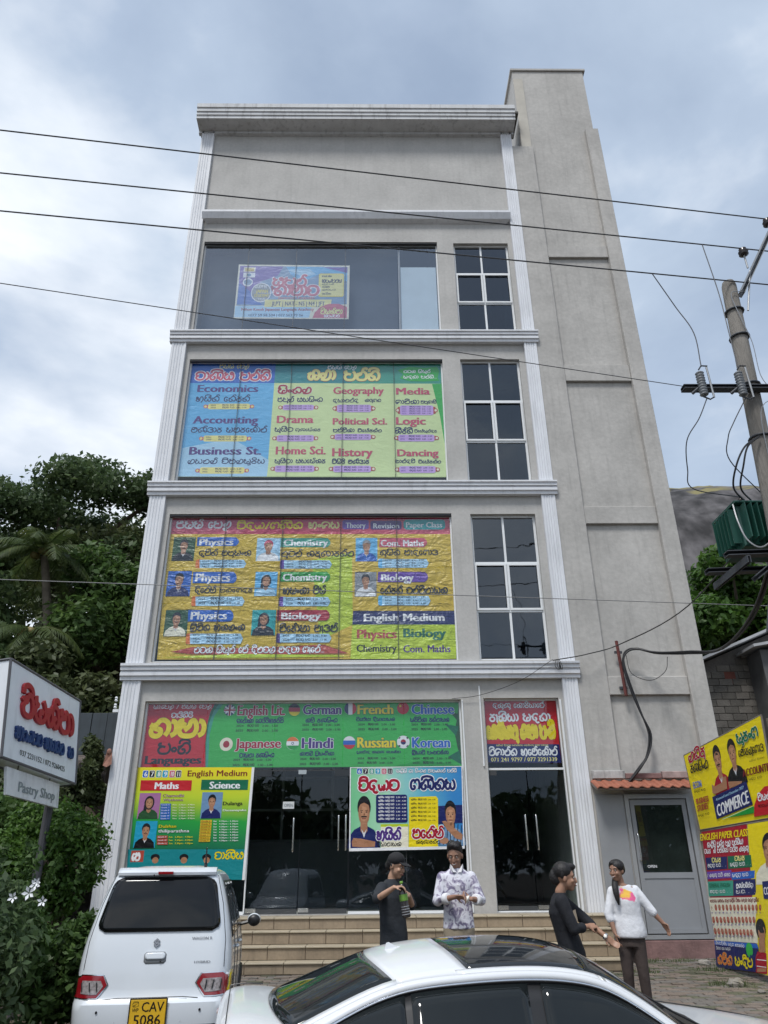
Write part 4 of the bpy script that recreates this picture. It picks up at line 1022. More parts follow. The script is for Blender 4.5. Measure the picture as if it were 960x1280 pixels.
('L','බදාදා ප.ව.',.868,10.243,1.158,10.28,'navy',None,1.4),
('L','2.30 - 5.30',1.199,10.236,1.436,10.279,'navy'),
('L','2025',.652,10.159,.768,10.202,'violet'),
('L','බදාදා ප.ව.',.866,10.165,1.155,10.202,'navy',None,1.4),
('L','8.00 - 11.00',1.197,10.158,1.433,10.201,'navy'),
]),
'C': (15.66, [
('C',(-4.642,5.588),(1.763,5.566),(1.8,8.978),(-4.748,9.009)),
('P','mustard',((-4.747,8.999),(1.8,8.966),(1.76,5.57),(-4.636,5.595))),
('P','rose',((-4.747,8.999),(1.8,8.966),(1.796,8.501),(-4.741,8.524))),
('P','pink',((-2.569,8.988),(.237,8.971),(.604,8.505),(-3.093,8.518))),
('P','lime',((-1.41,7.867),(-.503,8.06),(-.468,6.337),(-1.174,6))),
('L','උසස් පෙළ',-4.585,8.679,-3.324,8.841,'white',None,1.4),
('L','විද්\u200dයා/ගණිත',-3.175,8.66,-1.658,8.809,'yellow',None,1.5),
('L','අංශය',-1.526,8.668,-.81,8.817,'paleyellow',None,1.5),
('R','violet',-.733,8.633,-.119,8.869,.05),
('L','Theory',-.658,8.665,-.193,8.808,'white'),
('R','purple',-.082,8.621,.645,8.846,.05),
('L','Revision',-.017,8.654,.591,8.789,'white'),
('R','aqua',.692,8.617,1.662,8.874,.08),
('L','Paper Class',.746,8.672,1.594,8.814,'white'),
('F',-4.6,7.853,-4.095,8.442,'hedge','ink','black','skin',2),
('P','blue',((-4.063,8.441),(-3.181,8.438),(-3.121,8.377),(-3.099,8.328),(-3.113,8.279),(-3.164,8.22),(-4.056,8.223))),
('L','Physics',-4.008,8.243,-3.226,8.413,'white',None,1.25),
('L','දුමිත් මධුසංක',-3.987,7.986,-2.801,8.103,'ink',None,1.25),
('R','orange',-4.04,7.679,-3.878,7.891,.04),
('P','lblue',((-3.96,7.881),(-2.957,7.877),(-2.896,7.78),(-2.943,7.68),(-3.94,7.684))),
('L','2025',-3.901,7.836,-3.738,7.871,'ink'),
('L','බදාදා ප.ව.',-3.633,7.839,-3.335,7.87,'ink',None,1.4),
('L','2.30 - 5.30',-3.289,7.833,-3.008,7.869,'ink'),
('L','2026',-3.895,7.771,-3.732,7.807,'ink'),
('L','බදාදා ප.ව.',-3.627,7.775,-3.33,7.806,'ink',None,1.4),
('L','8.00 - 11.00',-3.284,7.769,-3.004,7.804,'ink'),
('L','2027',-3.888,7.707,-3.726,7.742,'ink'),
('L','බදාදා ප.ව.',-3.621,7.711,-3.324,7.741,'ink',None,1.4),
('L','5.30 - 8.30',-3.279,7.705,-2.999,7.74,'ink'),
('F',-2.686,7.845,-2.143,8.415,'lblue','rose','white','skin',0),
('P','bluegreen',((-2.142,8.414),(-1.073,8.41),(-1.016,8.35),(-.996,8.295),(-1.014,8.241),(-1.067,8.182),(-2.144,8.186))),
('L','Chemistry',-2.076,8.216,-1.051,8.386,'white',None,1.25),
('L','නුවන් කරුණාරත්න',-2.113,7.961,-.456,8.084,'ink',None,1.25),
('R','violet',-2.131,7.655,-1.968,7.87,.04),
('P','lblue',((-2.046,7.86),(-1.01,7.856),(-.953,7.758),(-1.005,7.657),(-2.036,7.661))),
('L','2025',-1.989,7.814,-1.826,7.85,'ink'),
('L','බදාදා ප.ව.',-1.709,7.817,-1.403,7.849,'ink',None,1.4),
('L','2.30 - 5.30',-1.356,7.811,-1.063,7.847,'ink'),
('L','2026',-1.986,7.749,-1.823,7.785,'ink'),
('L','බදාදා ප.ව.',-1.707,7.752,-1.401,7.783,'ink',None,1.4),
('L','8.00 - 11.00',-1.354,7.746,-1.062,7.782,'ink'),
('L','2027',-1.983,7.684,-1.82,7.72,'ink'),
('L','බදාදා ප.ව.',-1.704,7.688,-1.398,7.719,'ink',None,1.4),
('L','5.30 - 8.30',-1.351,7.681,-1.06,7.717,'ink'),
('F',-.419,7.829,.077,8.409,'sky','grey','blue','skin',0),
('P','rose',((.136,8.408),(1.157,8.404),(1.21,8.344),(1.227,8.288),(1.206,8.233),(1.149,8.173),(.12,8.177))),
('L','Com. Maths',.153,8.197,1.15,8.366,'white',None,1.25),
('L','තුසිත මැදගොඩ',.133,7.988,1.466,8.099,'ink',None,1.25),
('R','sky',.094,7.665,.258,7.89,.04),
('P','lblue',((.186,7.88),(1.194,7.876),(1.246,7.773),(1.187,7.667),(.184,7.671))),
('L','2025',.24,7.832,.404,7.869,'ink'),
('L','බදාදා ප.ව.',.509,7.835,.809,7.868,'ink',None,1.4),
('L','2.30 - 5.30',.855,7.829,1.138,7.867,'ink'),
('L','2026',.239,7.764,.403,7.801,'ink'),
('L','බදාදා ප.ව.',.508,7.767,.807,7.8,'ink',None,1.4),
('L','8.00 - 11.00',.854,7.761,1.136,7.799,'ink'),
('L','2027',.239,7.696,.402,7.733,'ink'),
('L','බදාදා ප.ව.',.507,7.699,.806,7.732,'ink',None,1.4),
('L','5.30 - 8.30',.852,7.693,1.134,7.73,'ink'),
('F',-4.628,7.009,-4.098,7.607,'blue','ink','navy','skin',0),
('P','blue',((-4.074,7.586),(-3.166,7.583),(-3.107,7.525),(-3.083,7.448),(-3.095,7.371),(-3.145,7.314),(-4.061,7.318))),
('L','Physics',-4.007,7.356,-3.226,7.557,'white',None,1.25),
('L','දිනේෂ්',-3.985,7.094,-3.523,7.211,'ink',None,1.25),
('L','මහගෙදර',-3.446,7.108,-2.705,7.183,'ink',None,1.2),
('R','orange',-4.038,6.78,-3.879,7.009,.04),
('P','lblue',((-3.96,7),(-2.928,6.995),(-2.867,6.889),(-2.912,6.781),(-3.939,6.786))),
('L','2025',-3.9,6.924,-3.741,6.979,'ink'),
('L','බදාදා ප.ව.',-3.619,6.93,-3.314,6.977,'ink',None,1.4),
('L','2.30 - 5.30',-3.268,6.921,-2.975,6.976,'ink'),
('L','2026',-3.89,6.825,-3.731,6.879,'ink'),
('L','බදාදා ප.ව.',-3.61,6.83,-3.306,6.878,'ink',None,1.4),
('L','8.00 - 11.00',-3.259,6.822,-2.968,6.876,'ink'),
('F',-2.666,7.009,-2.171,7.58,'sky','ink','lblue','skin',1),
('P','green',((-2.114,7.578),(-1.058,7.574),(-1.002,7.516),(-.983,7.458),(-.999,7.4),(-1.052,7.343),(-2.117,7.348))),
('L','Chemistry',-2.057,7.367,-1.052,7.539,'white',None,1.25),
('L','අසංකා මිස්',-2.036,7.064,-1.08,7.199,'ink',None,1.25),
('R','violet',-2.102,6.766,-1.943,6.989,.04),
('P','lblue',((-2.019,6.979),(-1.025,6.975),(-.969,6.872),(-1.02,6.766),(-2.009,6.771))),
('L','2025',-1.962,6.906,-1.803,6.959,'ink'),
('L','බදාදා ප.ව.',-1.696,6.912,-1.401,6.958,'ink',None,1.4),
('L','2.30 - 5.30',-1.356,6.903,-1.076,6.956,'ink'),
('L','2026',-1.957,6.809,-1.798,6.862,'ink'),
('L','බදාදා ප.ව.',-1.692,6.815,-1.398,6.861,'ink',None,1.4),
('L','8.00 - 11.00',-1.352,6.806,-1.074,6.859,'ink'),
('F',-.432,6.988,.054,7.57,'grey','ink','white','skin',0),
('P','violet',((.093,7.569),(1.148,7.564),(1.2,7.506),(1.216,7.442),(1.196,7.378),(1.14,7.32),(.077,7.325))),
('L','Biology',.16,7.344,.897,7.524,'white',None,1.25),
('L','හේරත් වන්නිනායක',.146,7.058,1.642,7.19,'ink',None,1.25),
('R','sky',.09,6.774,.249,7.005,.04),
('P','lblue',((.179,6.996),(1.206,6.991),(1.255,6.884),(1.198,6.774),(.178,6.779))),
('L','2025',.232,6.945,.392,6.984,'ink'),
('L','බදාදා ප.ව.',.51,6.949,.813,6.982,'ink',None,1.4),
('L','2.30 - 5.30',.86,6.942,1.151,6.981,'ink'),
('L','2026',.232,6.875,.391,6.913,'ink'),
('L','බදාදා ප.ව.',.509,6.879,.812,6.912,'ink',None,1.4),
('L','8.00 - 11.00',.859,6.872,1.148,6.91,'ink'),
('L','2027',.231,6.805,.39,6.843,'ink'),
('L','බදාදා ප.ව.',.508,6.809,.81,6.842,'ink',None,1.4),
('L','5.30 - 8.30',.857,6.802,1.146,6.84,'ink'),
('F',-4.57,6.1,-4.071,6.69,'hedge','ink','cream','skin',2),
('P','blue',((-4.085,6.689),(-3.165,6.684),(-3.107,6.629),(-3.084,6.553),(-3.095,6.477),(-3.143,6.423),(-4.071,6.428))),
('L','Physics',-4.02,6.473,-3.222,6.661,'white',None,1.25),
('L','ශ්\u200dරීනිත අකලංක',-3.999,6.233,-2.816,6.351,'ink',None,1.25),
('R','orange',-4.068,5.923,-3.913,6.163,.04),
('P','lblue',((-3.994,6.154),(-2.899,6.148),(-2.839,6.037),(-2.882,5.923),(-3.97,5.929))),
('L','2025',-3.936,6.101,-3.781,6.141,'ink'),
('L','බදාදා ප.ව.',-3.631,6.104,-3.311,6.139,'ink',None,1.4),
('L','2.30 - 5.30',-3.262,6.097,-2.947,6.137,'ink'),
('L','2026',-3.929,6.028,-3.773,6.068,'ink'),
('L','බදාදා ප.ව.',-3.624,6.032,-3.305,6.066,'ink',None,1.4),
('L','8.00 - 11.00',-3.256,6.024,-2.942,6.064,'ink'),
('L','2027',-3.921,5.955,-3.766,5.995,'ink'),
('L','බදාදා ප.ව.',-3.617,5.959,-3.298,5.994,'ink',None,1.4),
('L','5.30 - 8.30',-3.25,5.952,-2.936,5.992,'ink'),
('F',-2.675,6.108,-2.157,6.681,'aqua','ink','black','skin',1),
('P','crimson',((-2.138,6.679),(-1.047,6.674),(-.993,6.619),(-.974,6.554),(-.99,6.489),(-1.041,6.434),(-2.139,6.44))),
('L','Biology',-2.04,6.465,-1.161,6.629,'white',None,1.25),
('L','නිරෝෂා මැඩම්',-2.059,6.192,-.802,6.328,'ink',None,1.25),
('R','purple',-2.127,5.943,-1.972,6.148,.04),
('P','lblue',((-2.046,6.139),(-.98,6.133),(-.926,6.039),(-.975,5.943),(-2.036,5.948))),
('L','2025',-1.99,6.071,-1.835,6.12,'ink'),
('L','බදාදා ප.ව.',-1.696,6.076,-1.383,6.119,'ink',None,1.4),
('L','2.30 - 5.30',-1.335,6.068,-1.03,6.117,'ink'),
('L','2026',-1.986,5.982,-1.83,6.031,'ink'),
('L','බදාදා ප.ව.',-1.692,5.987,-1.38,6.03,'ink',None,1.4),
('L','8.00 - 11.00',-1.332,5.979,-1.028,6.028,'ink'),
('P','lime',((-.478,6.337),(1.774,6.326),(1.758,5.57),(-.512,5.579))),
('P','navy',((-.462,6.651),(1.777,6.64),(1.774,6.326),(-.478,6.337))),
('L','English Medium',-.23,6.412,1.549,6.591,'white',None,1.3),
('L','Physics',-.378,6.026,.495,6.241,'brick',None,1.4),
('L','Biology',.629,6.044,1.568,6.256,'dgreen',None,1.4),
('L','Chemistry',-.383,5.732,.485,5.9,'ink'),
('L','Com. Maths',.622,5.712,1.644,5.881,'purple'),
('P','brick',((-4.355,5.753),(-3.921,5.856),(-2.888,5.824),(-1.085,5.894),(-.547,5.697),(-1.508,5.694),(-2.364,5.673),(-3.905,5.699))),
('P','lime',((-4.579,5.633),(-2.879,5.702),(-.821,5.664),(-.546,5.628),(-2.873,5.615))),
('L','නවක සිසුන් මේ දිනවල බඳවා ගැනේ...',-3.862,5.729,-1.079,5.851,'white','ink',1.2,.08),
]),
'D': (15.66, [
('C',(-4.743,3.388),(1.762,3.368),(1.792,4.697),(-4.781,4.704)),
('P','lgreen',((-4.78,4.698),(1.792,4.687),(1.761,3.372),(-4.741,3.393))),
('P','dgreen',((-3.634,4.697),(-3.202,4.695),(-3.334,4.499),(-3.408,4.24),(-3.427,3.922),(-3.393,3.394),(-3.505,3.395))),
('P','bluegreen',((-3.202,4.695),(-3.119,4.694),(-3.308,4.401),(-3.373,4.032),(-3.345,3.393),(-3.393,3.394),(-3.427,3.922),(-3.408,4.24),(-3.334,4.499))),
('P','red',((-4.78,4.698),(-3.301,4.69),(-3.398,4.483),(-3.441,4.241),(-3.444,3.844),(-3.398,3.394),(-4.741,3.394))),
('P','hedge',((1.79,4.683),(1.764,3.496),(1.692,3.73),(1.642,4.047),(1.704,4.288),(1.563,4.451),(1.727,4.417))),
('P','dgreen',((1.761,3.403),(1.488,3.56),(1.722,3.683))),
('P','dgreen',((1.671,3.967),(1.452,4.208),(1.731,4.158))),
('P','green',((.351,3.385),(1,3.501),(1.759,3.38))),
('L','සා.පෙළ / උසස් පෙළ,',-4.583,4.558,-3.37,4.629,'white',None,1.2),
('L','වැඩිහිටි',-4.193,4.38,-3.753,4.462,'white',None,1.4),
('L','භාෂා',-4.603,4.009,-3.484,4.323,'yellow','ink',1.9,.035),
('L','පංති',-4.391,3.663,-3.733,3.864,'ink',None,1.35),
('L','Languages',-4.628,3.464,-3.484,3.628,'ink',None,1.6),
('D','navy',-3.002,4.521,.122,.115),
('P','white',((-3.109,4.579),(-3.089,4.601),(-2.895,4.463),(-2.916,4.442))),
('P','white',((-2.904,4.578),(-2.928,4.6),(-3.099,4.465),(-3.075,4.443))),
('R','white',-3.032,4.407,-2.971,4.633,0),
('R','white',-3.12,4.488,-2.883,4.548,0),
('R','crimson',-3.018,4.404,-2.985,4.636,0),
('R','crimson',-3.123,4.502,-2.88,4.535,0),
('L','English Lit.',-2.841,4.409,-1.85,4.629,'crimson','white',1.3,.11),
('L','ඉනෝකා හෙට්ටිආරච්චි',-2.838,4.258,-1.878,4.335,'navy',None,1.5),
('L','2024',-2.845,4.178,-2.69,4.223,'ink'),
('L','බදාදා ප.ව.',-2.613,4.185,-2.372,4.222,'ink',None,1.5),
('L','2.00 - 5.00',-2.311,4.174,-1.984,4.22,'ink'),
('L','2025',-2.852,4.082,-2.694,4.13,'ink'),
('L','බදාදා ප.ව.',-2.616,4.09,-2.371,4.128,'ink',None,1.5),
('L','2.00 - 5.00',-2.31,4.078,-1.978,4.126,'ink'),
('D','cream',-3.016,3.835,.133,.132),
('D','crimson',-3.016,3.835,.065,.069),
('L','Japanese',-2.839,3.756,-1.901,3.958,'crimson','white',1.3,.11),
('L','වාසනා රණසිංහ',-2.731,3.579,-2.032,3.653,'navy',None,1.5),
('L','2024',-2.852,3.51,-2.714,3.554,'ink'),
('L','බදාදා ප.ව.',-2.644,3.518,-2.429,3.552,'ink',None,1.5),
('L','2.00 - 5.00',-2.375,3.507,-2.082,3.551,'ink'),
('L','2025',-2.86,3.41,-2.714,3.456,'ink'),
('L','බදාදා ප.ව.',-2.641,3.418,-2.414,3.455,'ink',None,1.5),
('L','2.00 - 5.00',-2.358,3.407,-2.049,3.453,'ink'),
('D','crimson',-1.662,4.518,.122,.126),
('P','ink',((-1.55,4.56),(-1.561,4.583),(-1.577,4.604),(-1.597,4.621),(-1.619,4.633),(-1.643,4.641),(-1.668,4.644),(-1.692,4.641),(-1.716,4.634),(-1.737,4.621),(-1.755,4.605),(-1.769,4.585),(-1.779,4.562))),
('P','yellow',((-1.546,4.474),(-1.556,4.452),(-1.57,4.432),(-1.588,4.415),(-1.609,4.403),(-1.632,4.395),(-1.657,4.393),(-1.681,4.396),(-1.705,4.404),(-1.727,4.416),(-1.747,4.433),(-1.763,4.453),(-1.774,4.476))),
('L','German',-1.487,4.422,-.686,4.629,'purple','white',1.3,.11),
('L','කෞෂි රණසිංහ',-1.42,4.262,-.766,4.333,'navy',None,1.5),
('L','2024',-1.491,4.188,-1.351,4.233,'ink'),
('L','බදාදා ප.ව.',-1.28,4.195,-1.062,4.232,'ink',None,1.5),
('L','2.00 - 5.00',-1.007,4.184,-.71,4.23,'ink'),
('L','2025',-1.488,4.094,-1.345,4.139,'ink'),
('L','බදාදා ප.ව.',-1.274,4.102,-1.052,4.138,'ink',None,1.5),
('L','2.00 - 5.00',-.996,4.091,-.695,4.136,'ink'),
('D','white',-1.668,3.844,.128,.127),
('P','orange',((-1.55,3.887),(-1.562,3.91),(-1.579,3.93),(-1.599,3.947),(-1.622,3.96),(-1.647,3.968),(-1.673,3.971),(-1.699,3.968),(-1.724,3.961),(-1.746,3.948),(-1.765,3.932),(-1.779,3.911),(-1.79,3.888))),
('P','green',((-1.546,3.801),(-1.556,3.778),(-1.571,3.758),(-1.59,3.741),(-1.612,3.729),(-1.636,3.721),(-1.662,3.719),(-1.688,3.722),(-1.713,3.73),(-1.736,3.742),(-1.756,3.759),(-1.773,3.779),(-1.785,3.802))),
('D','navy',-1.668,3.844,.027,.027),
('D','white',-1.668,3.844,.017,.016),
('L','Hindi',-1.487,3.744,-.838,3.962,'purple','white',1.3,.11),
('L','කාමලි ප්\u200dරියංගිකා',-1.514,3.607,-.821,3.668,'navy',None,1.5),
('L','2024',-1.505,3.519,-1.375,3.562,'ink'),
('L','බදාදා ප.ව.',-1.309,3.526,-1.106,3.561,'ink',None,1.5),
('L','2.00 - 5.00',-1.055,3.515,-.779,3.559,'ink'),
('L','2025',-1.515,3.421,-1.375,3.467,'ink'),
('L','බදාදා ප.ව.',-1.305,3.429,-1.087,3.466,'ink',None,1.5),
('L','2.00 - 5.00',-1.032,3.418,-.737,3.464,'ink'),
('D','white',-.5,4.532,.128,.126),
('P','navy',((-.542,4.415),(-.565,4.426),(-.586,4.442),(-.603,4.461),(-.616,4.484),(-.624,4.508),(-.627,4.533),(-.625,4.559),(-.618,4.583),(-.605,4.605),(-.588,4.625),(-.568,4.64),(-.545,4.651))),
('P','red',((-.455,4.415),(-.432,4.425),(-.411,4.441),(-.395,4.46),(-.382,4.482),(-.375,4.506),(-.372,4.532),(-.375,4.557),(-.383,4.582),(-.396,4.604),(-.413,4.623),(-.434,4.639),(-.457,4.651))),
('L','French',-.355,4.42,.397,4.627,'yellow','navy',1.3,.11),
('L','නිමේෂා දිසානායක',-.376,4.284,.423,4.34,'navy',None,1.5),
('L','2024',-.339,4.191,-.201,4.234,'ink'),
('L','බදාදා ප.ව.',-.132,4.198,.084,4.232,'ink',None,1.5),
('L','2.00 - 5.00',.138,4.188,.43,4.23,'ink'),
('L','2025',-.339,4.094,-.196,4.14,'ink'),
('L','බදාදා ප.ව.',-.124,4.102,.098,4.138,'ink',None,1.5),
('L','2.00 - 5.00',.154,4.091,.456,4.137,'ink'),
('D','blue',-.514,3.85,.128,.126),
('P','white',((-.394,3.892),(-.406,3.915),(-.422,3.936),(-.442,3.953),(-.464,3.966),(-.489,3.973),(-.515,3.976),(-.541,3.974),(-.566,3.966),(-.589,3.954),(-.608,3.937),(-.624,3.917),(-.635,3.894))),
('P','red',((-.393,3.806),(-.404,3.783),(-.42,3.763),(-.439,3.746),(-.462,3.734),(-.487,3.727),(-.512,3.724),(-.538,3.727),(-.563,3.735),(-.586,3.747),(-.605,3.764),(-.622,3.784),(-.633,3.807))),
('L','Russian',-.355,3.749,.437,3.967,'yellow','navy',1.3,.11),
('L','ප්\u200dරමෝද කලණ පෙරේරා',-.363,3.642,.53,3.682,'navy',None,1.5),
('L','2024',-.348,3.523,-.21,3.562,'ink'),
('L','බදාදා ප.ව.',-.141,3.53,.074,3.561,'ink',None,1.5),
('L','2.00 - 5.00',.128,3.52,.42,3.559,'ink'),
('L','2025',-.348,3.439,-.22,3.477,'ink'),
('L','බදාදා ප.ව.',-.155,3.445,.044,3.476,'ink',None,1.5),
('L','2.00 - 5.00',.094,3.435,.365,3.474,'ink'),
('D','red',.596,4.534,.125,.123),
('D','yellow',.539,4.581,.025,.024),
('L','Chinese',.766,4.413,1.66,4.626,'blue','white',1.3,.11),
('L','සචිනිකා රත්නායක',.74,4.259,1.548,4.33,'navy',None,1.5),
('L','2024',.76,4.183,.896,4.226,'ink'),
('L','බදාදා ප.ව.',.964,4.191,1.176,4.225,'ink',None,1.5),
('L','2.00 - 5.00',1.229,4.18,1.517,4.223,'ink'),
('L','2025',.758,4.087,.891,4.133,'ink'),
('L','බදාදා ප.ව.',.958,4.095,1.165,4.131,'ink',None,1.5),
('L','2.00 - 5.00',1.217,4.084,1.499,4.13,'ink'),
('D','white',.588,3.855,.131,.127),
('D','crimson',.588,3.855,.055,.053),
('P','navy',((.534,3.856),(.643,3.855),(.629,3.821),(.587,3.8),(.547,3.821))),
('P','ink',((.481,3.925),(.519,3.956),(.535,3.94),(.502,3.914))),
('P','ink',((.645,3.945),(.683,3.955),(.699,3.928),(.666,3.913))),
('P','ink',((.478,3.788),(.517,3.798),(.532,3.772),(.5,3.756))),
('P','ink',((.641,3.766),(.68,3.797),(.696,3.781),(.662,3.755))),
('L','Korean',.763,3.741,1.545,3.96,'blue','white',1.3,.11),
('L','ශ්\u200dරියානි පංචවර්ණ',.759,3.616,1.503,3.674,'navy',None,1.5),
('L','2024',.771,3.515,.911,3.554,'ink'),
('L','බදාදා ප.ව.',.982,3.522,1.201,3.553,'ink',None,1.5),
('L','2.00 - 5.00',1.256,3.512,1.553,3.551,'ink'),
('L','2025',.768,3.431,.909,3.472,'ink'),
('L','බදාදා ප.ව.',.979,3.437,1.198,3.47,'ink',None,1.5),
('L','2.00 - 5.00',1.252,3.427,1.549,3.468,'ink'),
]),
'E': (15.58, [
('C',(-4.665,1.377),(-2.496,1.358),(-2.45,3.375),(-4.721,3.391)),
('R','white',-4.612,3.198,-4.501,3.334,.02),
('R','blue',-4.606,3.206,-4.506,3.327,.02),
('L','6',-4.578,3.219,-4.52,3.314,'white'),
('R','white',-4.479,3.198,-4.368,3.333,.02),
('R','ink',-4.474,3.205,-4.374,3.326,.02),
('L','7',-4.446,3.218,-4.388,3.313,'white'),
('R','white',-4.347,3.197,-4.236,3.333,.02),
('R','bluegreen',-4.342,3.204,-4.242,3.325,.02),
('L','8',-4.314,3.217,-4.256,3.313,'white'),
('R','white',-4.22,3.196,-4.109,3.332,.02),
('R','cyan',-4.215,3.203,-4.115,3.324,.02),
('L','9',-4.187,3.216,-4.129,3.312,'white'),
('R','white',-4.083,3.195,-3.972,3.331,.02),
('R','rose',-4.078,3.202,-3.977,3.323,.02),
('L','10',-4.05,3.215,-3.992,3.311,'white'),
('R','white',-3.956,3.194,-3.845,3.33,.02),
('R','ink',-3.951,3.201,-3.85,3.322,.02),
('L','11',-3.923,3.214,-3.865,3.31,'white'),
('L','English Medium',-3.721,3.215,-2.536,3.331,'darkred',None,.5),
('P','red',((-4.63,3.147),(-3.621,3.139),(-3.616,2.945),(-4.622,2.953))),
('L','Maths',-4.346,2.98,-3.866,3.112,'white',None,1.3),
('P','dgreen',((-3.432,3.148),(-2.505,3.141),(-2.508,2.952),(-3.429,2.959))),
('L','Science',-3.268,2.98,-2.659,3.117,'white',None,1.3),
('F',-4.616,2.436,-4.2,2.907,'mauve','ink','hedge','skin',1),
('L','Chamodhi',-4.163,2.831,-3.745,2.888,'darkred','white',1,.05),
('L','Wijekoon',-4.149,2.758,-3.758,2.809,'darkred','white',1,.05),
('F',-3.39,2.436,-2.987,2.913,'steelblue','ink','navy','skin',0),
('L','Dulanga',-2.975,2.676,-2.584,2.744,'ink',None,1.2),
('L','Dassanayake',-2.965,2.564,-2.503,2.603,'white'),
('F',-4.618,1.922,-4.204,2.398,'cyan','ink','black','skin',2),
('L','Dulshan',-4.173,2.277,-3.834,2.331,'yellow','hedge',1,.05),
('L','thiliparathna',-4.175,2.192,-3.573,2.248,'white','hedge',1,.05),
('R','blue',-4.185,2.667,-3.984,2.711,0),
('L','Grade 6',-4.17,2.678,-4.009,2.702,'white'),
('L','Mon   2.30pm - 4.30pm',-3.952,2.676,-3.52,2.7,'cream'),
('R','blue',-4.181,2.617,-3.981,2.661,0),
('L','Grade 7',-4.167,2.628,-4.006,2.652,'white'),
('L','Mon   2.30pm - 4.30pm',-3.946,2.626,-3.515,2.65,'cream'),
('R','blue',-4.178,2.568,-3.978,2.611,0),
('L','Grade 8',-4.163,2.578,-4.003,2.602,'white'),
('L','Mon   2.30pm - 4.30pm',-3.94,2.576,-3.51,2.601,'cream'),
('R','blue',-4.174,2.518,-3.975,2.562,0),
('L','Grade 9',-4.16,2.529,-3.999,2.553,'white'),
('L','Mon   2.30pm - 4.30pm',-3.935,2.527,-3.505,2.551,'cream'),
('R','blue',-4.171,2.469,-3.972,2.512,0),
('L','Grade 10',-4.156,2.479,-3.996,2.503,'white'),
('L','Mon   2.30pm - 4.30pm',-3.929,2.478,-3.5,2.502,'cream'),
('R','blue',-4.167,2.42,-3.969,2.463,0),
('L','Grade 11',-4.153,2.43,-3.993,2.454,'white'),
('L','Mon   2.30pm - 4.30pm',-3.923,2.428,-3.495,2.452,'cream'),
('R','mustard',-3.375,2.365,-3.156,2.408,0),
('L','Grade 6',-3.361,2.375,-3.186,2.399,'darkred'),
('L','Sat   4.30pm - 6.30pm',-3.129,2.373,-2.649,2.399,'white'),
('R','mustard',-3.375,2.315,-3.156,2.358,0),
('L','Grade 7',-3.361,2.325,-3.186,2.349,'darkred'),
('L','Sat   4.30pm - 6.30pm',-3.124,2.324,-2.645,2.35,'white'),
('R','mustard',-3.376,2.266,-3.157,2.309,0),
('L','Grade 8',-3.361,2.276,-3.187,2.3,'darkred'),
('L','Sat   4.30pm - 6.30pm',-3.12,2.274,-2.641,2.3,'white'),
('R','mustard',-3.376,2.216,-3.157,2.259,0),
('L','Grade 9',-3.362,2.227,-3.187,2.25,'darkred'),
('L','Sat   4.30pm - 6.30pm',-3.115,2.225,-2.638,2.251,'white'),
('R','mustard',-3.376,2.167,-3.158,2.21,0),
('L','Grade 10',-3.362,2.178,-3.188,2.201,'darkred'),
('L','Sat   4.30pm - 6.30pm',-3.111,2.176,-2.634,2.202,'white'),
('R','mustard',-3.376,2.118,-3.159,2.161,0),
('L','Grade 11',-3.362,2.129,-3.188,2.152,'darkred'),
('L','Sat   4.30pm - 6.30pm',-3.106,2.126,-2.63,2.152,'white'),
('R','mustard',-3.376,2.07,-3.159,2.112,0),
('L','Grade 6',-3.362,2.08,-3.189,2.103,'darkred'),
('L','Sat   4.30pm - 6.30pm',-3.102,2.078,-2.626,2.103,'white'),
('R','mustard',-3.377,2.021,-3.16,2.063,0),
('L','Grade 7',-3.363,2.031,-3.189,2.054,'darkred'),
('L','Sat   4.30pm - 6.30pm',-3.097,2.029,-2.623,2.055,'white'),
('R','brick',-4.183,2.09,-3.979,2.137,0),
('L','Grade 9',-4.166,2.102,-4.003,2.126,'white'),
('L','Sun   2.30pm - 4.30pm',-3.957,2.098,-3.497,2.126,'yellow'),
('R','brick',-4.176,2.033,-3.972,2.08,0),
('L','Grade 10',-4.159,2.046,-3.996,2.069,'white'),
('L','Sun   2.30pm - 4.30pm',-3.95,2.042,-3.491,2.07,'yellow'),
('R','brick',-4.169,1.977,-3.965,2.024,0),
('L','Grade 11',-4.152,1.99,-3.989,2.013,'white'),
('L','Sun   2.30pm - 4.30pm',-3.943,1.986,-3.485,2.014,'yellow'),
('P','teal',((-4.704,1.901),(-2.464,1.883),(-2.491,1.363),(-4.665,1.381))),
('R','brick',-4.636,1.681,-4.394,1.877,0),
('L','මෙ',-4.607,1.712,-4.465,1.836,'white',None,1.6),
('L','වාණිජ',-3.044,1.722,-2.5,1.835,'yellow','hedge',1.2,.05),
('D','ink',-4.172,1.759,.086,.059),
('D','skin',-4.165,1.708,.06,.055),
('D','ink',-3.628,1.754,.086,.06),
('D','skin',-3.623,1.704,.061,.055),
('D','ink',-3.198,1.75,.086,.06),
('D','skin',-3.193,1.7,.06,.055),
]),
'F': (15.57, [
('C',(-.492,1.832),(1.721,1.86),(1.76,3.369),(-.492,3.36)),
('R','white',-.355,3.227,-.249,3.343,.02),
('R','blue',-.35,3.234,-.254,3.336,.02),
('L','6',-.329,3.247,-.273,3.323,'white'),
('R','white',-.233,3.226,-.126,3.342,.02),
('R','ink',-.228,3.233,-.132,3.335,.02),
('L','7',-.206,3.246,-.151,3.322,'white'),
('R','white',-.111,3.225,-.004,3.341,.02),
('R','bluegreen',-.105,3.233,-.009,3.334,.02),
('L','8',-.084,3.245,-.029,3.321,'white'),
('R','white',.012,3.224,.118,3.34,.02),
('R','cyan',.017,3.232,.113,3.333,.02),
('L','9',.038,3.245,.094,3.32,'white'),
('R','white',.134,3.223,.241,3.34,.02),
('R','rose',.14,3.231,.236,3.332,.02),
('L','10',.161,3.244,.216,3.32,'white'),
('R','white',.257,3.222,.363,3.339,.02),
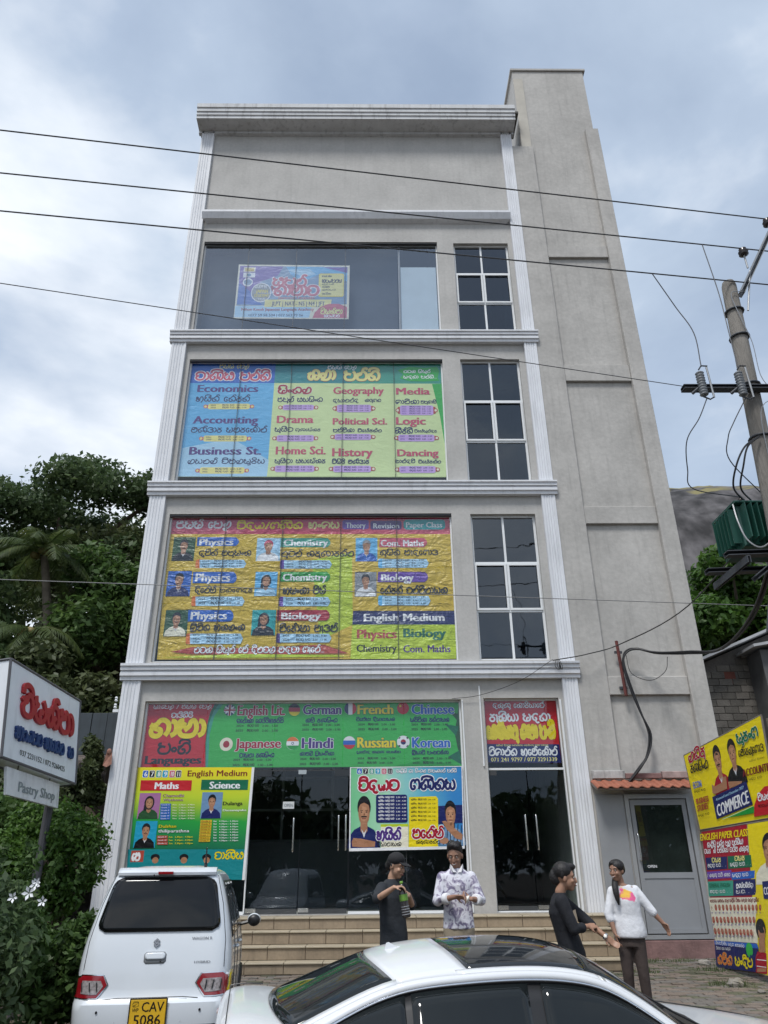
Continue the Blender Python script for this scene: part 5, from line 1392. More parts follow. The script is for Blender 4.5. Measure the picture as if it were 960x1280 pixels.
('R','ink',.262,3.23,.358,3.331,.02),
('L','11',.283,3.243,.338,3.319,'white'),
('L','ඉංග්\u200dරීසි හා සිංහල මාධ්\u200dයයෙන් පන්ති',.432,3.254,1.638,3.31,'white','navy',1.1,.06),
('L','විද්\u200dයාව',-.31,2.927,.479,3.107,'crimson','white',1.7,.14),
('L','ගණිතය',.712,2.937,1.596,3.115,'navy','white',1.6,.14),
('F',-.545,1.883,.128,2.904,None,'ink','navy','skin',2),
('P','skin',((-.443,2.001),(-.413,2.064),(-.259,2.051),(.01,1.998),(.002,1.909),(-.233,1.899),(-.432,1.913))),
('R','navy',.025,2.331,.638,2.841,.04),
('L','6 ශ්\u200dරේණිය',.057,2.782,.189,2.807,'white',None,1.3),
('L','සඳුදා ප.ව.',.215,2.783,.388,2.812,'white',None,1.3),
('L','2.30 - 4.30',.42,2.779,.619,2.806,'white'),
('L','6 ශ්\u200dරේණිය',.057,2.716,.188,2.741,'white',None,1.3),
('L','සඳුදා ප.ව.',.214,2.717,.387,2.746,'white',None,1.3),
('L','2.30 - 4.30',.419,2.712,.618,2.739,'white'),
('L','6 ශ්\u200dරේණිය',.057,2.65,.187,2.675,'white',None,1.3),
('L','සඳුදා ප.ව.',.214,2.651,.386,2.68,'white',None,1.3),
('L','2.30 - 4.30',.417,2.647,.616,2.673,'white'),
('L','6 ශ්\u200dරේණිය',.057,2.585,.187,2.609,'white',None,1.3),
('L','සඳුදා ප.ව.',.213,2.585,.385,2.614,'white',None,1.3),
('L','2.30 - 4.30',.416,2.581,.615,2.608,'white'),
('L','6 ශ්\u200dරේණිය',.056,2.519,.186,2.544,'white',None,1.3),
('L','සඳුදා ප.ව.',.212,2.519,.384,2.548,'white',None,1.3),
('L','2.30 - 4.30',.415,2.515,.613,2.542,'white'),
('L','6 ශ්\u200dරේණිය',.056,2.454,.186,2.478,'white',None,1.3),
('L','සඳුදා ප.ව.',.212,2.454,.383,2.483,'white',None,1.3),
('L','2.30 - 4.30',.414,2.45,.612,2.477,'white'),
('L','6 ශ්\u200dරේණිය',.056,2.389,.185,2.413,'white',None,1.3),
('L','සඳුදා ප.ව.',.211,2.389,.382,2.418,'white',None,1.3),
('L','2.30 - 4.30',.413,2.385,.611,2.412,'white'),
('P','yellow',((.677,2.794),(1.209,2.805),(1.246,2.76),(1.219,1.887),(.646,1.876))),
('P','cream',((.115,2.304),(.65,2.309),(.641,1.876),(.12,1.875))),
('P','lime',((.115,2.304),(.65,2.309),(.649,2.257),(.114,2.256))),
('L','6 ශ්\u200dරේණිය',.697,2.736,.828,2.758,'ink',None,1.3),
('L','බදාදා ප.ව.',.854,2.736,1.022,2.763,'ink',None,1.3),
('L','2.30 - 4.30',1.043,2.732,1.195,2.757,'ink'),
('L','6 ශ්\u200dරේණිය',.695,2.66,.826,2.682,'ink',None,1.3),
('L','බදාදා ප.ව.',.852,2.66,1.019,2.687,'ink',None,1.3),
('L','2.30 - 4.30',1.04,2.656,1.192,2.681,'ink'),
('L','6 ශ්\u200dරේණිය',.693,2.585,.824,2.607,'ink',None,1.3),
('L','බදාදා ප.ව.',.85,2.585,1.017,2.612,'ink',None,1.3),
('L','2.30 - 4.30',1.038,2.581,1.189,2.605,'ink'),
('L','6 ශ්\u200dරේණිය',.691,2.51,.821,2.532,'ink',None,1.3),
('L','බදාදා ප.ව.',.848,2.509,1.014,2.536,'ink',None,1.3),
('L','2.30 - 4.30',1.035,2.506,1.186,2.53,'ink'),
('L','6 ශ්\u200dරේණිය',.689,2.435,.819,2.457,'ink',None,1.3),
('L','බදාදා ප.ව.',.845,2.435,1.012,2.461,'ink',None,1.3),
('L','2.30 - 4.30',1.033,2.431,1.183,2.455,'ink'),
('L','6 ශ්\u200dරේණිය',.688,2.361,.817,2.382,'ink',None,1.3),
('L','බදාදා ප.ව.',.843,2.36,1.009,2.387,'ink',None,1.3),
('L','2.30 - 4.30',1.03,2.357,1.181,2.381,'ink'),
('P','navy',((1.243,2.626),(1.739,2.646),(1.734,2.32),(1.23,2.3))),
('F',1.191,1.92,1.767,2.795,None,'ink','steelblue','skin',0),
('P','ink',((1.271,2.281),(1.284,2.28),(1.256,1.931),(1.241,1.931))),
('P','ink',((1.339,2.294),(1.352,2.294),(1.323,1.931),(1.308,1.931))),
('P','ink',((1.407,2.308),(1.42,2.308),(1.39,1.93),(1.374,1.93))),
('P','ink',((1.475,2.322),(1.488,2.322),(1.456,1.93),(1.441,1.93))),
('P','ink',((1.542,2.307),(1.555,2.307),(1.523,1.929),(1.507,1.929))),
('P','ink',((1.608,2.292),(1.621,2.292),(1.589,1.929),(1.574,1.929))),
('P','ink',((1.675,2.277),(1.688,2.277),(1.656,1.928),(1.641,1.928))),
('P','skin',((1.307,2.347),(1.373,2.359),(1.473,2.274),(1.697,2.106),(1.679,2.012),(1.564,2.037),(1.392,2.203))),
('D','skin',1.331,2.003,.093,.057),
('L','අජිත්',.036,2.035,.498,2.187,'purple','white',1.5,.13),
('L','දිසානායක',.035,1.92,.508,1.981,'ink',None,1.1),
('L','මහේෂ්',.729,2.058,1.321,2.206,'crimson','white',1.5,.13),
('L','කරුණාරත්න',.791,1.958,1.252,2.01,'ink',None,1.1),
('P','white',((-.493,1.885),(1.724,1.907),(1.721,1.86),(-.492,1.832))),
('P','white',((-.492,3.36),(1.76,3.369),(1.76,3.356),(-.492,3.347))),
('P','white',((-.492,3.36),(-.473,3.36),(-.467,1.832),(-.492,1.832))),
('P','white',((1.739,3.367),(1.76,3.369),(1.721,1.86),(1.698,1.86))),
]),
'G': (15.66, [
('C',(2.276,3.445),(3.778,3.424),(3.796,4.693),(2.284,4.713)),
('P','red',((2.284,4.711),(3.796,4.691),(3.775,3.79),(2.278,3.804))),
('P','navy',((2.278,3.804),(3.775,3.79),(3.778,3.426),(2.276,3.447))),
('L','දකුණු කොරියාවේ',2.474,4.532,3.549,4.62,'white','navy',1.1,.09),
('L','රැකියා සඳහා',2.386,4.261,3.643,4.405,'white','navy',1.4,.05),
('L','කොරියානු භාෂා පංති',2.315,3.918,3.703,4.174,'yellow','ink',1.6,.03),
('L','සතියේ දිනවල පැවැත්වෙන කොරියානු භාෂා පාඨමාලා',2.485,3.762,3.549,3.788,'paleyellow',None,1.1),
('L','නිශාන්ත අබේකෝන්',2.329,3.583,3.718,3.704,'white',None,1.35),
('L','071 241 9797 / 077 3291339',2.354,3.461,3.704,3.541,'paleyellow'),
]),
'H': (((5.68,14,2.09),(5.99,11.8,2.17),(6.06,11.8,3.64),(5.62,14,3.33)), [
('F',.305,.346,.553,.988,None,'ink','crimson','skin',2),
('F',.495,.4,.748,.969,None,'ink','black','skin',0),
('P','skin',((.301,.504),(.329,.469),(.432,.482),(.46,.542),(.5,.535),(.484,.399),(.308,.378),(.285,.404))),
('P','skin',((.507,.471),(.678,.426),(.667,.406),(.51,.391))),
('T','ලහිරු',(.059,.883),(.289,.874),(.074,.988),'crimson','white',1.5,.06),
('T','රණසිංහ',(.056,.739),(.299,.709),(.066,.832),'ink'),
('T','සුරංග',(.704,.832),(.947,.809),(.704,.929),'dgreen','white',1.5,.05),
('T','බෝරලුගොඩ',(.694,.689),(.979,.648),(.698,.758),'ink'),
('T','ECON',(.048,.528),(.165,.52),(.053,.615),'blue','white',1.2,.05),
('T','සඳුදා ප.ව. 2.30 - 5.30',(.043,.479),(.26,.456),(.046,.501),'ink',None,1.3),
('T','BUSINESS',(.04,.325),(.218,.32),(.043,.399),'brick','darkred',1.2,.02),
('T','STUDIES',(.032,.23),(.188,.235),(.039,.309),'brick','darkred',1.2,.02),
('T','සඳුදා ප.ව. 2.30 - 5.30',(.028,.165),(.246,.165),(.031,.188),'ink',None,1.3),
('T','ACCOUNTING',(.699,.464),(1.065,.437),(.705,.545),'darkred','ink',1.2,.02),
('T','සඳුදා ප.ව. 2.30 - 4.30',(.758,.412),(.963,.393),(.758,.43),'ink',None,1.3),
('T','සතියේ දිනවල',(.802,.592),(.97,.576),(.802,.605),'ink'),
('P','navy',((.271,.356),(.724,.411),(.75,.161),(.269,.089))),
('T','Advanced Level December 2027',(.311,.297),(.684,.346),(.314,.329),'lblue'),
('T','COMMERCE',(.293,.114),(.717,.184),(.302,.258),'white',None,1.35),
('P','green',((.34,.08),(.746,.142),(.76,.137),(.746,.074))),
('P','palegreen',((.332,.075),(.747,.148),(.745,.14),(.367,.072))),
('P','red',((.738,.037),(.765,.147),(.831,.252),(.916,.306),(.986,.299),(1.051,.223),(1.006,.031))),
('T','නිසක්මා',(.823,.184),(1.036,.176),(.822,.238),'white',None,1.5),
('T','අධ්\u200dයාපන',(.81,.122),(.993,.109),(.812,.148),'ink'),
]),
'J': (((5.6,14,.04),(5.58,12.6,.1),(5.87,12.6,2.11),(5.69,14,2.06)), [
('T','ENGLISH PAPER CLASS',(-.035,.93),(1.006,.913),(-.021,.985),'yellow',None,1.3),
('T','(ඉංග්\u200dරීසි ප්\u200dරශ්න පත්\u200dර පන්තිය)',(.107,.872),(.9,.862),(.114,.905),'white',None,1.2),
('T','වසර 2 ක් පන්තියේ වැඩිම ලකුණු',(.024,.828),(1.001,.811),(.031,.859),'white',None,1.2),
('P','navy',((.025,.795),(.526,.786),(.512,.697),(.026,.7))),
('P','dgreen',((.541,.787),(1.037,.778),(1.047,.694),(.53,.696))),
('T','11 වසර',(.129,.757),(.388,.752),(.135,.787),'paleyellow',None,1.5),
('T','10 වසර',(.653,.751),(.909,.748),(.656,.781),'paleyellow',None,1.5),
('T','බදාදා ප.ව. 2.30 - 5.30',(.059,.721),(.482,.717),(.062,.743),'white',None,1.4),
('T','සඳුදා ප.ව. 2.30 - 5.30',(.586,.714),(1.023,.71),(.587,.736),'white',None,1.4),
('P','violet',((.01,.688),(.598,.685),(.59,.63),(.007,.631))),
('P','blue',((.593,.668),(1.101,.669),(1.117,.617),(.585,.616))),
('T','O/L ලකුණු වැඩි කරන',(.016,.649),(.564,.644),(.019,.67),'white',None,1.3),
('T','සඳුදා ප.ව. 2.30 - 5.30',(.612,.636),(1.089,.637),(.613,.656),'white',None,1.4),
('P','bluegreen',((-.001,.614),(.614,.611),(.588,.504),(-.02,.504))),
('P','navy',((.623,.611),(1.143,.612),(1.149,.505),(.595,.504))),
('T','GENERAL ENGLISH',(.019,.569),(.538,.566),(.027,.601),'dgreen',None,1.2),
('T','බදාදා ප.ව. 3.00 - 5.00',(.027,.53),(.54,.527),(.033,.548),'white',None,1.4),
('T','බ්\u200dරහස්පතින්දා',(.678,.559),(1.045,.558),(.68,.584),'white',None,1.5),
('T','ප.ව. 2.30 - 4.30',(.66,.52),(1.071,.521),(.664,.54),'white',None,1.4),
('P','cream',((-.039,.494),(1.187,.489),(1.277,.343),(1.36,.193),(-.016,.184))),
('T','අ.පො.ස. සාමාන්\u200dය පෙළ ඉංග්\u200dරීසි විෂය සඳහා ඉහළ ප්\u200dරතිඵල',(.001,.461),(1.149,.462),(.003,.48),'darkred',None,1.3),
('D','brick',.023,.421,.031,.023),
('D','skin',.024,.424,.019,.011),
('T','1',(-.016,.379),(.03,.379),(-.014,.391),'violet'),
('D','brick',.122,.421,.031,.023),
('D','skin',.123,.424,.019,.01),
('T','2',(.084,.38),(.129,.379),(.086,.391),'violet'),
('D','brick',.218,.421,.03,.023),
('D','skin',.22,.424,.018,.01),
('T','3',(.183,.38),(.227,.38),(.185,.391),'violet'),
('D','brick',.313,.421,.03,.022),
('D','skin',.315,.424,.018,.01),
('T','4',(.279,.38),(.323,.38),(.281,.392),'violet'),
('D','brick',.407,.421,.029,.022),
('D','skin',.408,.424,.018,.01),
('T','5',(.374,.381),(.417,.38),(.375,.392),'violet'),
('D','brick',.498,.421,.029,.022),
('D','skin',.499,.424,.017,.01),
('T','6',(.467,.381),(.509,.381),(.468,.392),'violet'),
('D','brick',.588,.421,.028,.022),
('D','skin',.589,.424,.017,.01),
('T','7',(.558,.381),(.599,.381),(.559,.392),'violet'),
('D','brick',.676,.421,.027,.022),
('D','skin',.676,.424,.017,.01),
('T','8',(.647,.382),(.688,.381),(.648,.392),'violet'),
('D','brick',.762,.421,.027,.021),
('D','skin',.763,.424,.016,.01),
('T','9',(.735,.382),(.774,.382),(.735,.393),'violet'),
('D','brick',.847,.421,.026,.021),
('D','skin',.848,.424,.016,.01),
('T','10',(.821,.382),(.86,.382),(.821,.393),'violet'),
('D','brick',.93,.421,.026,.021),
('D','skin',.931,.424,.016,.01),
('T','11',(.905,.383),(.943,.382),(.905,.393),'violet'),
('D','brick',1.012,.421,.026,.021),
('D','skin',1.012,.424,.016,.01),
('T','12',(.988,.383),(1.026,.383),(.988,.393),'violet'),
('D','brick',1.092,.421,.025,.021),
('D','skin',1.093,.424,.015,.009),
('T','13',(1.07,.383),(1.106,.383),(1.069,.394),'violet'),
('D','brick',1.171,.421,.025,.021),
('D','skin',1.172,.424,.015,.009),
('T','14',(1.15,.384),(1.186,.383),(1.149,.394),'violet'),
('D','brick',.028,.333,.032,.023),
('D','skin',.029,.336,.02,.011),
('T','1',(-.013,.291),(.035,.291),(-.01,.302),'violet'),
('D','brick',.127,.334,.032,.023),
('D','skin',.129,.336,.019,.01),
('T','2',(.089,.292),(.135,.292),(.091,.303),'violet'),
('D','brick',.225,.334,.031,.022),
('D','skin',.226,.337,.019,.01),
('T','3',(.189,.293),(.234,.293),(.191,.304),'violet'),
('D','brick',.321,.335,.03,.022),
('D','skin',.322,.338,.019,.01),
('T','4',(.286,.294),(.331,.294),(.288,.305),'violet'),
('D','brick',.415,.336,.03,.022),
('D','skin',.416,.339,.018,.01),
('T','5',(.382,.295),(.425,.296),(.383,.306),'violet'),
('D','brick',.507,.337,.029,.022),
('D','skin',.508,.339,.018,.01),
('T','6',(.476,.297),(.518,.297),(.477,.307),'violet'),
('D','brick',.598,.338,.028,.021),
('D','skin',.598,.34,.017,.01),
('T','7',(.568,.298),(.609,.298),(.568,.308),'violet'),
('D','brick',.686,.338,.028,.021),
('D','skin',.687,.341,.017,.01),
('T','8',(.657,.299),(.698,.299),(.658,.31),'violet'),
('D','brick',.773,.339,.027,.021),
('D','skin',.774,.342,.017,.01),
('T','9',(.746,.3),(.786,.3),(.746,.31),'violet'),
('D','brick',.858,.34,.027,.021),
('D','skin',.859,.342,.016,.01),
('T','10',(.832,.301),(.872,.301),(.832,.311),'violet'),
('D','brick',.942,.34,.026,.021),
('D','skin',.943,.343,.016,.01),
('T','11',(.917,.302),(.956,.302),(.917,.312),'violet'),
('D','brick',1.024,.341,.026,.021),
('D','skin',1.025,.344,.016,.009),
('T','12',(1,.303),(1.038,.303),(1,.313),'violet'),
('D','brick',.043,.251,.033,.023),
('D','skin',.044,.254,.02,.01),
('T','1',(.002,.209),(.05,.21),(.004,.221),'violet'),
('D','brick',.143,.252,.032,.022),
('D','skin',.144,.255,.02,.01),
('T','2',(.105,.211),(.152,.212),(.107,.223),'violet'),
('D','brick',.241,.252,.031,.022),
('D','skin',.243,.255,.019,.01),
('T','3',(.206,.213),(.252,.214),(.207,.224),'violet'),
('D','brick',.338,.253,.031,.022),
('D','skin',.339,.256,.019,.01),
('T','4',(.304,.215),(.349,.216),(.306,.226),'violet'),
('D','brick',.432,.253,.03,.022),
('D','skin',.434,.256,.018,.01),
('T','5',(.401,.217),(.445,.218),(.402,.228),'violet'),
('D','brick',.525,.254,.029,.022),
('D','skin',.526,.257,.018,.01),
('T','6',(.495,.219),(.538,.22),(.496,.23),'violet'),
('D','brick',.616,.255,.029,.021),
('D','skin',.617,.257,.018,.01),
('T','7',(.588,.221),(.63,.221),(.588,.232),'violet'),
('D','brick',.705,.255,.028,.021),
('D','skin',.706,.258,.017,.01),
('T','8',(.678,.223),(.72,.223),(.679,.233),'violet'),
('D','brick',.792,.256,.028,.021),
('D','skin',.793,.258,.017,.01),
('T','9',(.767,.225),(.808,.225),(.767,.235),'violet'),
('D','brick',.878,.256,.027,.021),
('D','skin',.879,.259,.017,.01),
('T','10',(.854,.226),(.894,.227),(.854,.237),'violet'),
('D','brick',.962,.257,.027,.021),
('D','skin',.963,.259,.016,.009),
('T','11',(.94,.228),(.979,.229),(.939,.238),'violet'),
('P','blue',((-.008,.184),(1.075,.188),(1.103,.158),(-.002,.154))),
('P','navy',((-.01,.154),(1.103,.158),(1.042,.008),(-.049,-.005))),
('T','ලියාපදිංචිය සඳහා අමතන්න',(.031,.161),(.777,.157),(.033,.178),'white',None,1.3),
('T','විභාග ජය සඳහා',(.025,.123),(.421,.128),(.026,.139),'white',None,1.2),
('T','තමිත',(.016,.027),(.42,.031),(.031,.08),'orange','paleyellow',1.5,.06),
('T','සංදීප',(.504,.033),(.945,.038),(.505,.084),'yellow','hedge',1.6,.05),
('D','lgreen',.888,.143,.08,.048),
('P','crimson',((1.024,.102),(1.075,.14),(1.265,.134),(1.269,.006),(1.004,.005))),
('P','skin',((1.116,.216),(1.257,.235),(1.252,.138),(1.127,.134))),
('D','ink',1.177,.284,.106,.066),
('D','skin',1.194,.259,.076,.05),
('P','white',((1.051,.09),(1.263,.091),(1.262,.086),(1.05,.085))),
('P','white',((1.04,.049),(1.254,.049),(1.253,.045),(1.039,.044))),
('P','skin',((1.048,.033),(1.252,.041),(1.248,.021),(1.03,.008))),
]),
'K': (((5.58,12.6,.1),(5.46,11.3,.14),(6.04,11.3,2.15),(5.87,12.6,2.11)), [
('F',.098,.573,.752,.949,None,'ink','cream','skin',0),
('P','navy',((.267,.592),(.755,.602),(.757,.471),(.287,.48))),
('T','COMBINED MATHS',(.306,.505),(1.025,.511),(.292,.557),'white',None,1.3),
]),
'S': (((-4.32,9,2.72),(-4.1,10.8,2.6),(-4.22,10.8,3.72),(-4.45,9,3.87)), [
('T','නිසක්මා',(.172,.497),(.892,.527),(.159,.731),'red',None,2),
('T','අධ්\u200dයාපන ආයතන  ය',(.123,.237),(.914,.27),(.12,.353),'navy',None,1.9),
('T','037 2231152 / 072 9260425',(.206,.083),(.823,.09),(.203,.142),'ink',None,.6),
]),
'P': (((-4.27,9.2,2.33),(-4.2,10.6,2.28),(-4.23,10.6,2.58),(-4.33,9.2,2.64)), [
('T','Pastry Shop',(.194,.209),(.904,.249),(.211,.615),'grey',None,1.2),
('T','|',(.949,.201),(.971,.202),(.951,.646),'grey'),
]),
}
INFO = {
 'A': ('banner', 'blue language class banner with white border inside the top floor window', 'banner', .008),
 'B': ('banner', 'blue and pale green arts and commerce class banner inside the second window from the top', 'banner', .006),
 'C': ('banner', 'creased yellow science class banner with eight small portraits under a pink heading', 'banner', .045),
 'D': ('banner', 'wide green and red languages banner with round flags above the glass doors', 'banner', .007),
 'E': ('banner', 'yellow to green English medium banner behind the roof of the white hatchback', 'banner', .008),
 'F': ('banner', 'white bordered science and maths poster with two men, hanging below the green banner', 'banner', .012),
 'G': ('banner', 'red and navy banner above the narrow right hand shop door', 'banner', .008),
}
def quad_map(Q):
    Q = [Vector(q) for q in Q]; Wm = (((Q[1]-Q[0]).length+(Q[2]-Q[3]).length)/2); Hm = (((Q[3]-Q[0]).length+(Q[2]-Q[1]).length)/2)
    n = (Q[1]-Q[0]).cross(Q[3]-Q[0]).normalized()
    if n.dot(Vector((0, 0, 1.5))-Q[0]) < 0: n = -n
    def f(u, v, d):
        u /= Wm; v /= Hm; P = Q[0]*(1-u)*(1-v)+Q[1]*u*(1-v)+Q[2]*u*v+Q[3]*(1-u)*v+n*d; return (P.x, P.y, P.z)
    return f, Wm, Hm
def run_ops(pr, ops, su=1, sv=1):
    S2 = lambda p: (p[0]*su, p[1]*sv)
    for o in ops:
        k = o[0]
        if k == 'T': pr.text(o[1], S2(o[2]), S2(o[3]), S2(o[4]), *o[5:])
        elif k == 'L': pr.text(o[1], (o[2], o[3]), (o[4], o[3]), (o[2], o[5]), *o[6:])
        elif k == 'R': pr.rect(o[1], o[2]*su, o[3]*sv, o[4]*su, o[5]*sv, o[6])
        elif k == 'P': pr.poly(o[1], [S2(p) for p in o[2]])
        elif k == 'D': pr.disc(o[1], o[2]*su, o[3]*sv, o[4]*su, o[5]*sv)
        elif k == 'F': pr.face(o[1]*su, o[2]*sv, o[3]*su, o[4]*sv, o[5], o[6], o[7], o[8], o[9])
def clipu(Q, u0, u1): pass
BASECOL = {'A': 'cream', 'B': 'palegreen', 'C': 'mustard', 'D': 'lgreen', 'G': 'red'}
for k in 'ABCDG':
    Yp, ops = BOARDS[k]; c = ops[0][1:]; info = INFO[k]
    Q = [Vector((a, Yp+.004, b)) for a, b in c]
    th = thing('banner', ((c[0][0]+c[1][0])/2, Yp, c[0][1]), info[1], info[2])
    f, Wm, Hm = quad_map(Q)
    board_mesh('sheet', f, 0, 0, Wm, Hm, print_mat(info[3], .35)(BASECOL[k]), th, 6, 4)
    pr = Print(lambda u, v, d, Yp=Yp: (u, Yp-d*.3, v)); run_ops(pr, ops); pr.build(th, print_mat(info[3], .35))
for k in 'EF':
    Yp, ops = BOARDS[k]; c = ops[0][1:]; info = INFO[k]
    th = thing('banner', ((c[0][0]+c[1][0])/2, Yp, c[0][1]), info[1], info[2])
    f, Wm, Hm = quad_map([Vector((a, Yp+.002, b)) for a, b in c])
    gm = gradient_mat('yellow_green_print', [(0, 'dgreen'), (.34, 'green'), (.62, 'lime'), (1, '#e6d61c')], 'Z', 1.9, 3.4) if k == 'E' else gradient_mat('green_blue_print', [(0, '#6fc08a'), (.35, '#a8d8b8'), (.62, '#5fb0c8'), (1, '#2a7cc0')], 'X', -.5, 1.75, .15)
    board_mesh('sheet', f, 0, 0, Wm, Hm, gm, th, 6, 4)
    pr = Print(lambda u, v, d, Yp=Yp: (u, Yp-d*.3, v)); run_ops(pr, ops); pr.build(th, print_mat(info[3], .35))
    # bright edge strip of the hoarding
    if k == 'E':
        b = MB(); q0, q1 = c[1], c[2]; b.add([(q0[0], Yp-.01, q0[1]), (q0[0]+.05, Yp-.01, q0[1]), (q1[0]+.05, Yp-.01, q1[1]), (q1[0], Yp-.01, q1[1]), (q0[0], Yp+.02, q0[1]), (q0[0]+.05, Yp+.02, q0[1]), (q1[0]+.05, Yp+.02, q1[1]), (q1[0], Yp+.02, q1[1])],
                      [(0, 1, 2, 3), (4, 5, 6, 7), (0, 1, 5, 4), (1, 2, 6, 5), (2, 3, 7, 6), (3, 0, 4, 7)]); b.build('edge_strip', M_alu, th)
# roadside hoarding on the right: two stacked boards in a steel frame
HB = thing('billboard', (5.6, 13.0, 0), 'large slanting yellow and red class billboard beside the grey side door', 'billboard')
for k, bc in (('H', 'yellow'), ('J', 'crimson'), ('K', 'yellow')):
    Q, ops = BOARDS[k]; f, Wm, Hm = quad_map(Q)
    ob = board_mesh('board', f, 0, 0, Wm, Hm, print_mat(0, .4)(bc), HB, 8, 8, .02)
    pr = Print(f); run_ops(pr, ops, Wm, Hm); pr.build(HB, print_mat(0, .4), (Wm, Hm))
    fr = MB(); e_ = .0
    cs = [Vector(f(0, 0, -.015)), Vector(f(Wm, 0, -.015)), Vector(f(Wm, Hm, -.015)), Vector(f(0, Hm, -.015))]
    for i in range(4): fr.tube([cs[i], cs[(i+1) % 4]], .018, 6)
    fr.build('frame', pm('rusty_steel_frame', (.16, .14, .12), .7, .3, 5), HB)
pb = MB(); 
for (x, y, z) in ((5.66, 14.05, 3.3), (5.95, 12.5, 3.45), (6.13, 11.8, 3.6)): MB().tube([(x+.05, y+.03, 0), (x+.05, y+.03, z)], .03, 8).build('post', pm('rusty_steel_frame', (.16, .14, .12)), HB)
# roadside sign box on the left
Q, ops = BOARDS['S']; f, Wm, Hm = quad_map(Q)
SG = thing('sign', (-4.1, 9.9, -.1), 'white light box sign with raised red and blue Sinhala lettering on a dark pole', 'sign')
n_ = (Vector(Q[1])-Vector(Q[0])).cross(Vector(Q[3])-Vector(Q[0])).normalized()
if n_.dot(Vector((0, 0, 1.5))-Vector(Q[0])) < 0: n_ = -n_
T_ = .26
b = MB(); F4 = [Vector(q) for q in Q]; Bk = [q-n_*T_ for q in F4]
b.add(F4+Bk, [(0, 1, 2, 3), (7, 6, 5, 4), (0, 4, 5, 1), (1, 5, 6, 2), (2, 6, 7, 3), (3, 7, 4, 0)])
b.build('light_box', pm('white_sign_face', (.80, .83, .87), .4, .06, 1.5, streak=.12), SG)
fr = MB()
for S_ in (F4, Bk):
    for i in range(4): fr.tube([S_[i], S_[(i+1) % 4]], .017, 6)
for i in range(4): fr.tube([F4[i], Bk[i]], .017, 6)
fr.build('frame', pm('dark_sign_trim', (.10, .10, .11), .5), SG)
class Raised(Print):
    pass
for col, txt, A_, B_, C_, wt in ((o[5], o[1], o[2], o[3], o[4], o[7]) for o in ops):
    if is_si(txt):
        st, w = si_layout(txt); A2 = Vector((A_[0]*Wm, A_[1]*Hm)); U = Vector((B_[0]*Wm, B_[1]*Hm))-A2; Vv = Vector((C_[0]*Wm, C_[1]*Hm))-A2
        mb = MB(); n0 = 0
        for P in st:
            q = cr2(P, 3); tmp = MB(); hw = 6.2*wt; su, sv = U.length/w, Vv.length/100; ribbon(tmp, q, hw*sv/su, hw, 0); m = len(tmp.v)
            top = [f(*(A2+U*(a/w)+Vv*(b_/100)), .035+d) for a, b_, d in tmp.v]; bot = [f(*(A2+U*(a/w)+Vv*(b_/100)), .001) for a, b_, d in tmp.v]
            fs = list(tmp.f)
            for i in range(len(q)-1): fs += [(2*i, 2*i+2, m+2*i+2, m+2*i), (2*i+1, m+2*i+1, m+2*i+3, 2*i+3)]
            fs += [(0, 1, m+1, m), (2*len(q)-2, 2*len(q)-1, m+2*len(q)-1, m+2*len(q)-2)]
            mb.add(top+bot, fs)
        o = mb.build('raised_lettering', pm('sign_'+col, srgb({'red': '#a8242c', 'navy': '#1c3a70'}[col]), .5, .12, 5), SG); o['kind'] = 'stuff'
    else:
        pr = Print(f); pr.text(txt, (A_[0]*Wm, A_[1]*Hm), (B_[0]*Wm, B_[1]*Hm), (C_[0]*Wm, C_[1]*Hm), col, None, wt); pr.build(SG, print_mat(0, .5))
MB().tube([(-4.33, 10.62, gz(10)-.2), (-4.33, 10.62, 2.70)], .055, 10).build('pole', pm('dark_sign_pole', (.06, .06, .065), .6), SG)
Q, ops = BOARDS['P']; f, Wm, Hm = quad_map(Q)
PS = thing('sign', (-4.2, 9.9, 2.3), 'small weathered white Pastry Shop board hung under the big white sign', 'sign')
board_mesh('board', f, 0, 0, Wm, Hm, pm('worn_white_board', (.72, .73, .74), .6, .12, 3, streak=.2), PS, 3, 3, .03)
pr = Print(f); run_ops(pr, ops, Wm, Hm); pr.build(PS, print_mat(0, .5))
hg = MB()
for t in (.2, .8):
    P = f(Wm*t, Hm, -.01); hg.tube([P, (P[0]+.0, P[1], P[2]+.12)], .008, 5)
hg.build('hanger', M_dark, PS)
# OPEN card inside the glass door
oc = thing('open_card', (-1.66, 15.56, 2.62), 'small white OPEN card stuck on the left glass door', 'card')
board_mesh('card', lambda u, v, d: (u, 15.60-d, v), -1.80, 2.60, -1.58, 2.73, pm('white_card', (.62, .64, .64), .6), oc, 1, 1, .003)
pr = Print(lambda u, v, d: (u, 15.60-d, v)); pr.text('OPEN', (-1.775, 2.635), (-1.605, 2.635), (-1.775, 2.695), 'grey', None, 1.0); pr.build(oc, print_mat(0, .5))
oc2 = thing('door_sticker', (5.2, 15.40, 1.5), 'small white lettered sticker on the dark pane of the grey side door', 'sticker')
pr = Print(lambda u, v, d: (u, 15.43-d, v)); pr.text('OPEN', (5.14, 1.50), (5.32, 1.50), (5.14, 1.55), 'white', None, 1.2); pr.build(oc2, print_mat(0, .5))
